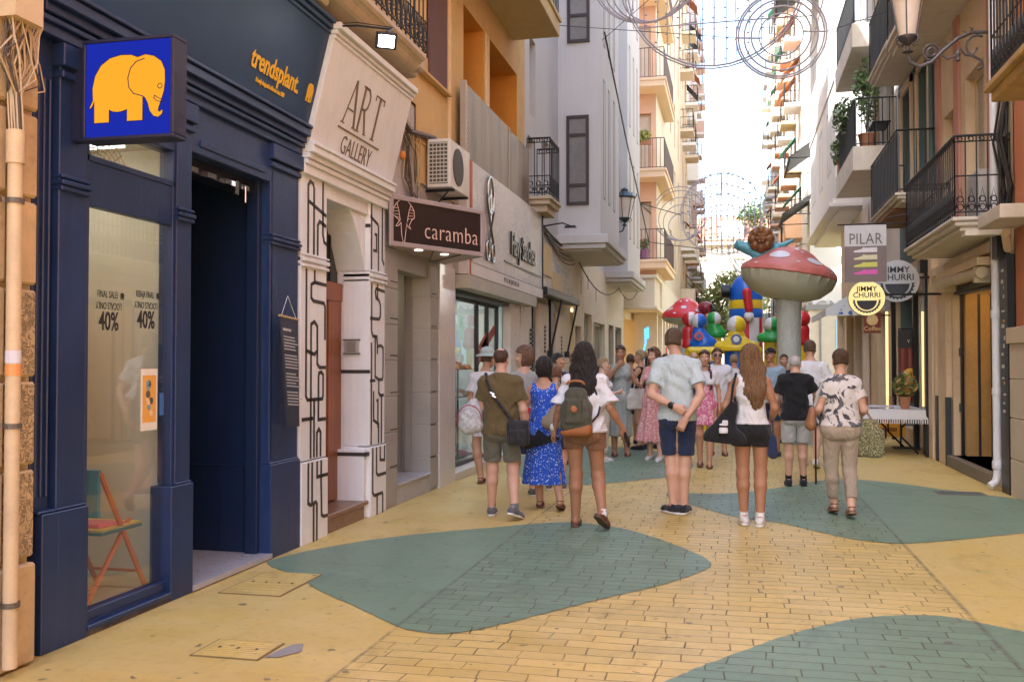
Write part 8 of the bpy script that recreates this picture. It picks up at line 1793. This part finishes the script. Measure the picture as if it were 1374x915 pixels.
# 18 girl in pink
x, y = gpos(946, 627)
PK2 = printed('pink_floral', (.60, .14, .28), [(.72, .45, .50)], 26, .5)
p = Person('girl in a short pink floral dress and white bolero with long braids', x, y, PI + .05, 1.68, 'mid', True, .92, res=.012,
    pose=dict(kl=(-.08, .06, .5), al=(-.06, .10, .085), kr=(.08, .0, .5), ar=(.07, -.08, .1), el=(-.21, -.02, 1.14), er=(.21, -.02, 1.14)))
p.skirt(PK2, hem=.64, w=.19, full=True, name='dress', amp=.014, nf=10)
def bol(g):
    p.torso(g, .026); g.fold(.003); g.cut((0, 0, 1.24), (0, 0, -1)); g.cut((0, 0, 1.455), (0, .2, 1)); g.cap((0, .2, 1.45), (0, .2, 1.2), .07, .05, sub=True)
    for sd in 'lr': p.arm(g, sd, .022, .45)
p.garment('bolero', c_white, bol); p.hair(HB_, 'short'); p.shoes(LEA, LEA, sandal=True); p.garment('sunglasses', SG, lambda g: glasses(g, p, .095, .06), .006)
def braids(g):
    for q in (-1, 1):
        for k in range(9): g.ell(p.J['head'] + v3(q * .07 + (.02 * q if k > 2 else 0), .03 + .03 * min(k, 3), -.08 - k * .045), (.020, .020, .028), .008)
p.garment('braid', HB_, braids, .009)
# 20 cap
x, y = onY(1034, 500, 16.2).x, 16.2
p = Person('person in a black cap and pale blue T-shirt, half hidden by the long brown hair', x, y, PI - .5, 1.74, 'tan', res=.014); p.shirt(cloth('cloth_sky', (.28, .38, .48)), hem=.86, sleeve=.7, t=.02, loose=.015); p.shorts(c_navy, .8); p.shoes(SNB, SNB); p.hair(HBK, 'buzz')
def cap_(g): g.ell(p.hp(0, -.012, .045), (.088, .106, .088), .01); g.cap(p.hp(0, .10, .062), p.hp(0, .14, .052), .06, .055, .01, fl=((0, 0, 1), .15)); g.cut(tuple(p.hp(0, 0, .04)), (0, 0, -1))
p.garment('cap', c_black, cap_)
# 21 far white T-shirt
x, y = onY(1087, 500, 14.6).x, 14.6
p = Person('person in a white T-shirt and dark printed shorts walking away beyond the elderly person', x, y, -.2, 1.82, 'fair', res=.013, pose=dict(er=(.26, .02, 1.16), wr=(.30, .2, 1.22), **{q: WALK[q] for q in ('kl', 'al', 'kr', 'ar', 'tr')}))
p.shirt(c_white, hem=.86, sleeve=.7, t=.02, loose=.02); p.shorts(printed('dark_print', (.03, .03, .04), [(.5, .5, .5)], 22, .56), .8); p.hair(hairm('hair_dark_blond', (.07, .042, .025), (.17, .11, .07)), 'short'); p.shoes(SNW, WSOLE)
# 22, 23 further figures in the crowd
for px_, yy, lab, cl_, hr_ in ((770, 16.4, 'person in a pale grey top just left of the lettered shop panels', c_grey, HRD), (846, 18.2, 'person in a black top deep in the crowd by the far shops', c_black, HB_), (893, 18.0, 'person in a pink top hidden behind the pale blue shirt', cloth('cloth_pink', (.62, .25, .28)), HB_), (985, 19.5, 'person in a white top far back between the braided girl and the long brown hair', c_white, HBL), (918, 20.5, 'person in a grey top far back beneath the small mushroom', c_grey, HBK), (1052, 19.0, 'person in a navy top beside the mushroom stem', c_navy, HB_)):
    x = onY(px_, 500, yy).x; p = Person(lab, x, yy, random.choice((0, PI)), 1.66, 'mid', True, 1, res=.016); p.shirt(cl_, hem=.9, sleeve=.6); p.shorts(c_navy, .8); p.hair(hr_, 'short'); p.shoes(SNB, SNB)
# ================================================================= inflatables
def vinyl(name, col): return M(name, col, .32, var=.04, bump=.15, bs=9, bd=.02, obj=True, scale=2, spec=.5)
VR, VB, VY, VG, VW = vinyl('vinyl_red', (.55, .02, .03)), vinyl('vinyl_blue', (.01, .12, .55)), vinyl('vinyl_yellow', (.78, .55, .02)), vinyl('vinyl_green', (.02, .30, .06)), vinyl('vinyl_white', (.66, .66, .68))
def sdf_part(root, name, mats, fn, lo, hi, res, idx=None):
    g = SDF(lo, hi, res); fn(g); V, F = g.mesh(); o = Vector(ORI[root.name])
    me = fast_mesh(name, V - np.array(o), F, mats if isinstance(mats, list) else [mats], None if idx is None else idx(V[F].mean(1)))
    ob = bpy.data.objects.new(name, me); COL.objects.link(ob); ob.parent = root; ORI[ob.name] = tuple(o); return ob
def mushroom(name, label, px, py_rim, y, rpx, top_py, stem_r, tilt, capm, seed, under_py, dots):
    k = y / FPX * .985; c = onY(px, py_rim, y); R = rpx * k; zt = onY(px, top_py, y).z - c.z; zu = c.z - onY(px, under_py, y).z
    root = thing(name, label, 'inflatable', (c.x, y, 0), 'inflatable mushrooms'); Rt = Matrix.Rotation(tilt, 3, 'Y'); cc = Vector((c.x, y, c.z))
    def tr(mb): mb.v = [tuple(cc + Rt @ Vector(v)) for v in mb.v]; return mb
    pr = lambda u: (R * (1 - u) ** .62 * (1 + .06 * math.sin(u * 9)) if u < 1 else 0, zt * (u ** .9))
    prof = [(R * .97, -.035 * R), (R * 1.0, -.01)] + [pr(u) for u in [i / 14 for i in range(1, 15)]]
    mb = MB(); mb.lathe([(max(r, .001), z) for r, z in prof], (0, 0, 0), 40); tr(mb).build('cap', capm, root, smooth=True)
    mb = MB(); n = 48; vs = []; P = [(R * .97, -.03 * R), (R * .9, -zu * .45), (R * .7, -zu * .8), (R * .42, -zu * 1.0), (stem_r, -zu * 1.04)]
    for r, z in P:
        for j in range(n): a = 2 * PI * j / n; rr = r * (1 + (.03 if j % 2 else -.03)); vs.append((rr * math.cos(a), rr * math.sin(a), z))
    mb.add(vs, [(i * n + j, i * n + (j + 1) % n, (i + 1) * n + (j + 1) % n, (i + 1) * n + j) for i in range(len(P) - 1) for j in range(n)]); tr(mb).build('gills', M('gill_white', (.50, .50, .38), .5, bump=0, var=.08, obj=True), root, smooth=True)
    mb = MB()
    for th, u, s in dots:
        vs = [(th, u)] + [(th + s * math.cos(a), u + s * .42 * math.sin(a)) for a in [i * PI / 8 for i in range(16)]]; q = []
        for t_, u_ in vs: r, z = pr(min(max(u_, .01), .97)); r += .008; q.append((r * math.sin(t_), -r * math.cos(t_), z + .006))
        mb.add(q, [(0, i + 1, (i + 1) % 16 + 1) for i in range(16)])
    tr(mb).build('spot', M('spot_white', (.66, .62, .64), .4, bump=0, obj=True), root, smooth=True)
    mb = MB(); zb = c.z - zu; pr2 = [(stem_r * 1.3, 0), (stem_r * 1.25, .25), (stem_r * 1.08, .8), (stem_r * 1.0, zb * .6), (stem_r * .98, zb * .85), (stem_r * 1.1, zb)]; vs = []
    mb.lathe(pr2, (c.x, y, 0), 28); mb.build('stem', M('stem_white', (.50, .52, .47), .5, var=.14, bump=.5, bs=5, bd=.06, obj=True, streak=.2), root, smooth=True)
    return root, cc, Rt
CAPM = M('cap_red', (.56, .16, .13), .45, var=.25, bump=0, obj=True, scale=1.2)
rt, cc, Rt = mushroom('inflatable_mushroom', 'giant inflatable mushroom with a red spotted cap and tall pale stem', 1058, 368, 20, 62, 330, .235, math.radians(9), CAPM, 1, 402,
    [(-.45, .52, .36), (.72, .42, .27), (1.25, .25, .22), (-1.2, .3, .12), (.2, .82, .12), (.15, .30, .05), (.42, .72, .08), (-.8, .12, .05), (1.0, .12, .05)])
SN = thing('inflatable_snail', 'inflatable snail with a brown ribbed shell and teal body on top of the giant mushroom', 'inflatable', (cc.x - .55, 20, 3.9))
sc0 = onY(1021, 322, 19.9); B = np.array((sc0.x, 19.9, sc0.z)); k = .0152
tl_ = M('vinyl_teal', (.10, .33, .40), .35, bump=0, obj=True)
def sn(g): g.cap(B + (-.42, 0, -.10), B + (-.25, 0, -.17), .105, .10, .08); g.cap(B + (-.25, 0, -.17), B + (-.05, 0, -.32), .10, .09, .08); g.cap(B + (-.05, 0, -.32), B + (.30, 0, -.18), .10, .08, .08); g.cap(B + (.30, 0, -.18), B + (.62, 0, -.02), .08, .03, .08)
sdf_part(SN, 'body', tl_, sn, B - (.7, .3, .6), B + (.9, .3, .3), .018)
def sh(g):
    g.ell(B + (0, 0, .0), (.26, .20, .28), .02)
    for a in np.arange(0, 2 * PI, PI / 4): g.ell(B + (.16 * math.cos(a), -.10, .17 * math.sin(a)), (.105, .12, .105), .015)
    for a in np.arange(0, 2 * PI, PI / 3): g.ell(B + (.065 * math.cos(a), -.20, .065 * math.sin(a)), (.045, .06, .045), .008)
    g.ell(B + (0, -.24, 0), (.035, .04, .035), .005)
sdf_part(SN, 'shell', M('shell_brown', (.20, .075, .02), .35, var=.6, scale=4, bump=0, obj=True), sh, B - (.4, .5, .4), B + (.4, .4, .4), .012)
rt2, c2, R2 = mushroom('inflatable_mushroom', 'small inflatable mushroom with a red spotted cap, left of the blue figure', 920, 427, 27, 32, 399, .2, .05, vinyl('cap_bright_red', (.62, .03, .04)), 2, 436,
    [(-.1, .45, .18), (-.9, .35, .16), (.7, .3, .16), (.1, .8, .14), (.35, .18, .1), (-.45, .15, .08), (1.1, .15, .12), (-.5, .75, .1)])
LBg = thing('inflatable_ladybird', 'dark red inflatable ladybird on the right slope of the small mushroom', 'inflatable', tuple(c2 + Vector((.45, -.2, .5)))); b0 = np.array(onY(947, 413, 26.6))
sdf_part(LBg, 'body', [vinyl('vinyl_maroon', (.25, .02, .04)), BLACKM], lambda g: (g.ell(b0, (.21, .2, .17), .01), g.ell(b0 + (.17, -.05, -.08), (.09, .09, .09), .02)), b0 - .45, b0 + .45, .015, lambda C: ((C[:, 0] > b0[0] + .13) | (np.sin(C[:, 0] * 33) * np.sin(C[:, 2] * 33) > .72)).astype(int))
# tower
TW = thing('inflatable_tower', 'tall blue inflatable tower with a yellow band, striped base and red arm', 'inflatable', (.25, 25, 0)); y = 25.0
x0, x1 = onY(978, 400, y).x, onY(1024, 400, y).x; zt, zb1, zb0, zm, zl = (onY(1000, q, y).z for q in (368, 403, 415, 427, 456)); cx, rr = (x0 + x1) / 2, (x1 - x0) / 2
def ring(z0, z1, r, m, name, n=32): 
    mb = MB(); mb.lathe([(r * .97, z0), (r, z0 + .03), (r, z1 - .03), (r * .97, z1)], (cx, y, 0), n); mb.build(name, m, TW, smooth=True)
mb = MB(); mb.lathe([(rr, zb1)] + [(rr * math.cos(a), zb1 + .08 + (zt - zb1 - .08) * math.sin(a)) for a in [i * PI / 20 for i in range(11)]], (cx, y, 0), 32); mb.build('dome', VB, TW, smooth=True)
ring(zb0, zb1, rr * 1.0, VY, 'yellow_band'); ring(zm, zb0, rr, VB, 'blue_band')
mb = MB(); n = 36; 
for j in range(n):
    a0, a1 = 2 * PI * j / n, 2 * PI * (j + 1) / n; p = [(cx + rr * .98 * math.cos(a), y + rr * .98 * math.sin(a)) for a in (a0, a1)]; mb.quad((*p[0], 0), (*p[1], 0), (*p[1], zm), (*p[0], zm), 1 if (j // 4) % 2 == 0 else 0)
mb.build('striped_base', [VW, VR], TW)
a_ = np.array(onY(1002, 392, y - rr - .05)); sdf_part(TW, 'arm', VR, lambda g: g.cap(a_, a_ + (.05, 0, -.42), .11, .10), a_ - (.3, .3, .8), a_ + (.4, .3, .3), .02); sdf_part(TW, 'glove', VW, lambda g: (g.ell(a_ + (.05, 0, -.60), (.12, .1, .13)),), a_ - (.3, .3, 1.0), a_ + (.4, .3, .3), .02)
q = onY(974, 391, y - .2); mb = MB(); mb.lathe([(.10, -.12), (.17, -.1), (.17, .1), (.10, .12)], q, 18, axis='x'); mb.build('knob', BLACKM, TW, smooth=True)
mb = MB(); mb.lathe([(.07, 0), (.07, .01)], (q.x - .125, q.y, q.z), 14, axis='x'); mb.build('lens', VW, TW)
# round-headed figures
def figure(label, px, y, base_l, base_r, base_py, head_py, hr, mats, patch=None, mirror=1):
    c = onY(px, base_py, y); h = onY(px, head_py, y); xl, xr = onY(base_l, base_py, y).x, onY(base_r, base_py, y).x; r = thing('inflatable_figure', label, 'inflatable', (c.x, y, 0), 'inflatable bouncy figures')
    H = h.z - c.z; C = np.array((c.x, y, c.z)); HH = np.array((h.x, y, h.z)); w = (xr - xl) / 2; mx = (xl + xr) / 2
    def f(g):
        g.cap(C + (0, 0, H * .55), (mx, y, c.z + .08), hr * .95, w * .9, .1, fl=((0, 1, 0), .8)); g.cap((xl + .12, y, c.z + .08), (xr - .12, y, c.z + .08), .12, .12, .06); g.cut((0, 0, c.z - .02), (0, 0, -1))
    sdf_part(r, 'body', mats[0], f, (xl - .3, y - w - .3, c.z - .2), (xr + .3, y + w + .3, h.z), .025)
    sdf_part(r, 'head', [mats[0], VW], lambda g: (g.ell(HH, (hr, hr, hr)), g.ell(HH + (.0, .0, .0), (hr, hr, hr))), HH - hr - .1, HH + hr + .1, .02, lambda Cc: (Cc[:, 0] < HH[0] - .1 * hr).astype(int) if mirror > 0 else (Cc[:, 0] > HH[0] + .1 * hr).astype(int))
    if patch: mb = MB(); z = c.z + H * .42; mb.lathe([(hr * .62, 0), (hr * .60, .03)], (c.x, y - w * .62, z), 8, axis='y'); mb.lathe([(hr * .34, .03), (hr * .3, .04)], (c.x, y - w * .62, z), 10, 1, axis='y'); mb.build('badge', patch, r)
    # column down to the castle wall
    mb = MB(); mb.lathe([(w * .55, 0), (w * .55, c.z)], (mx, y, 0), 18, sy=.6); mb.build('column', mats[1], r, smooth=True)
NB_ = [vinyl('vinyl_navy', (.02, .06, .25)), VW]
figure('yellow inflatable figure with a ball head and blue badge, centre of the castle', 988, 22.0, 958, 1019, 470, 436, .20, [VY, VB], NB_)
figure('blue inflatable figure with a half-white ball head and red badge', 938, 22.4, 925, 962, 466, 431, .17, [VB, VY], [VR, NB_[0]])
figure('red inflatable figure leaning behind the blue one', 924, 23.0, 915, 934, 466, 428, .16, [VR, VY], None, -1)
figure('green inflatable figure between the blue and yellow figures', 958, 24.0, 948, 974, 452, 428, .17, [VG, VY], None, -1)
figure('green inflatable figure half hidden behind the giant mushroom stem', 1036, 22.6, 1016, 1056, 458, 436, .17, [VG, VY])
figure('slim red inflatable figure with a yellow base, right of the giant stem', 1076, 24.0, 1066, 1086, 462, 428, .19, [VR, VY])
CB = thing('bouncy_castle', 'low inflatable castle wall in yellow, red, blue and green behind the crowd', 'bouncy castle', (0, 24, 0))
xa, xb = onY(926, 470, 22.2).x, onY(1018, 470, 22.2).x
def sg(g): g.cap((xa, 22.2, onY(970, 470, 22.2).z), (xb, 22.2, onY(970, 470, 22.2).z), .085)
sdf_part(CB, 'top_tube', VY, sg, (xa - .2, 22, 1.4), (xb + .2, 22.5, 2.1), .02)
for i, (a, b2, z, m_) in enumerate(((926, 944, 1.45, VR), (946, 962, 1.55, VB), (964, 980, 1.3, VR), (982, 998, 1.5, VG), (1000, 1020, 1.4, VR), (1064, 1088, 1.55, VR))):
    p0, p1 = onY(a, 480, 22.6).x, onY(b2, 480, 22.6).x; mb = MB(); mb.box(p0, p1, 22.5, 23.2, 0, z); mb.build('wall_block', m_, CB, bevel=.06)
# ================================================================= string-light decorations across the street
LT = M('light_frame', (.34, .32, .36), .5, metal=.2, bump=0); BULB = M('tiny_bulb', (.30, .26, .32), .5, bump=0)
def arc(c, r, a0=0, a1=2 * PI, n=36): return [(c.x + r * math.cos(a0 + (a1 - a0) * i / n), c.y, c.z + r * math.sin(a0 + (a1 - a0) * i / n)) for i in range(n + 1)]
def decor(label, y, cpx, cpy, rpx, kind, tr_=.02, seed=0):
    c = onY(cpx, cpy, y); R = rpx * y / FPX; r = thing('light_decoration', label, 'string lights', tuple(c), 'festive light frames over the street'); mb = MB(); rn = random.Random(seed)
    if kind == 'big':
        mb.tube(arc(c, R), tr_, 6); mb.tube(arc(c, R * 1.03), tr_ * .8, 6); mb.tube([c + Vector((0, 0, -R)), c + Vector((0, 0, R))], tr_ * .8, 5)
        for f in (-.5, .5): w_ = R * math.sqrt(1 - f * f); mb.tube([c + Vector((-w_, 0, f * R)), c + Vector((w_, 0, f * R))], tr_ * .8, 5)
    elif kind == 'spiral':
        for f in (1, .95, .82, .66, .49): mb.tube(arc(c, R * f), tr_ * (1 if f > .6 else .8), 6)
        for s_ in (-1, 1): mb.tube([c + Vector((s_ * R * 1.0, 0, 0)), c + Vector((s_ * R * .5, 0, .03 * s_))], tr_, 6)
    else:
        for f, o in ((1, 0), (.93, .04), (.8, .12), (.66, .22), (.5, .36)): cc_ = c + Vector((R * o * .25, 0, -R * (1 - f) * .96)); mb.tube(arc(cc_, R * f), tr_ * .9, 6)
    fr_ = mb.build('frame', LT, r, smooth=True)
    if kind == 'big':
        mb = MB(); nst = 15
        for i in range(nst):
            x = -R + 2 * R * (i + .5) / nst + rn.uniform(-.02, .02); h = math.sqrt(max(R * R - x * x, 0)); mb.tube([c + Vector((x, 0, h)), c + Vector((x + rn.uniform(-.03, .03), 0, 0)), c + Vector((x, 0, -h))], .0075 * y / 16, 4)
            zz = h
            while zz > -h: b_ = c + Vector((x, 0, zz)); s_ = .035 * y / 16; mb.tube([b_, b_ + Vector((rn.choice((-1, 1)) * s_, 0, rn.uniform(-.5, .5) * s_))], .012 * y / 16, 4); zz -= .17 * y / 16
        mb.build('light_strings', BULB, r)
    mb = MB(); 
    for s_ in (-1, 1): mb.tube([c + Vector((s_ * R, 0, 0)), Vector((s_ * 3.3, y, c.z + .5))], .006 * y / 16, 4)
    mb.build('cable', IRON, r)
decor('large ring light frame with hanging light strings at the top of the photo', 16, 958, -27, 115, 'big', .016, 1)
decor('concentric spiral light frame near the top right', 15.9, 1048, 47, 57, 'spiral', .016, 2)
decor('nested loop light frame at the top left of the sky', 16.1, 866, -44, 76, 'loops', .016, 3)
decor('farther ring light frame with a cross of rods, low between the facades', 34, 969, 287, 53, 'big', .018, 4)
decor('farther nested loop light frame against the peach building', 34.1, 912, 287, 36, 'loops', .018, 5)
decor('farther spiral light frame behind the snail', 33.9, 1012, 338, 33, 'spiral', .016, 6)
mb = MB(); mb.tube([(-2.6, 20, 8.4), (-2.62, 24, 7.2), (-2.8, 33, 5.6)], .018, 5); mb.tube([(-2.6, 19.6, 8.1), (-.9, 17, 8.3), (3.1, 16, 8.6)], .008, 4); mb.tube([(3.1, 14.9, 3.8), (2.2, 15, 3.62)], .006, 4)
tag(mb.build('overhead_cable', IRON), 'thin black cable slanting down the front of the lilac building', 'cable')
# ================================================================= camera, sky, sun
cam = bpy.data.cameras.new('camera'); cam.sensor_width = 36; cam.lens = FPX / 1374 * 36; cam.clip_end = 1000; cam.clip_start = .05
co = bpy.data.objects.new('camera', cam); COL.objects.link(co); co.location = (0, 0, CAMZ)
Rm = Matrix((_r, _u, -_f)).transposed(); co.rotation_euler = Rm.to_euler(); SC.camera = co
w = bpy.data.worlds.new('World'); SC.world = w; w.use_nodes = True; nt = w.node_tree
bg = nt.nodes['Background']; sky = nt.nodes.new('ShaderNodeTexSky'); sky.sky_type = 'NISHITA'; sky.sun_disc = False
SUN_EL, SUN_AZ = math.radians(47), math.radians(214)   # azimuth clockwise from +Y
sky.sun_elevation = SUN_EL; sky.sun_rotation = SUN_AZ; sky.dust_density = 2.0; sky.air_density = 1.0; sky.ozone_density = 1.0; sky.altitude = 0
nt.links.new(sky.outputs[0], bg.inputs[0]); bg.inputs[1].default_value = .15
sl = bpy.data.lights.new('sun', 'SUN'); sl.energy = 3.0; sl.angle = math.radians(.5); sl.color = (1, .975, .95)
so = bpy.data.objects.new('sun', sl); COL.objects.link(so)
d = Vector((math.sin(SUN_AZ) * math.cos(SUN_EL), math.cos(SUN_AZ) * math.cos(SUN_EL), math.sin(SUN_EL)))
so.rotation_euler = (-d).to_track_quat('-Z', 'Y').to_euler(); so.location = (0, 0, 40)
SC.view_settings.view_transform = 'Standard'; SC.view_settings.look = 'None'; SC.view_settings.gamma = 1; SC.view_settings.exposure = 2.62
SC.cycles.use_denoising = True
try: SC.cycles.denoiser = 'OPENIMAGEDENOISE'
except Exception: pass
SC.cycles.max_bounces = 10; SC.cycles.diffuse_bounces = 6; SC.cycles.glossy_bounces = 4; SC.cycles.transparent_max_bounces = 12
SC.cycles.sample_clamp_indirect = 8; SC.cycles.caustics_reflective = False; SC.cycles.caustics_refractive = False
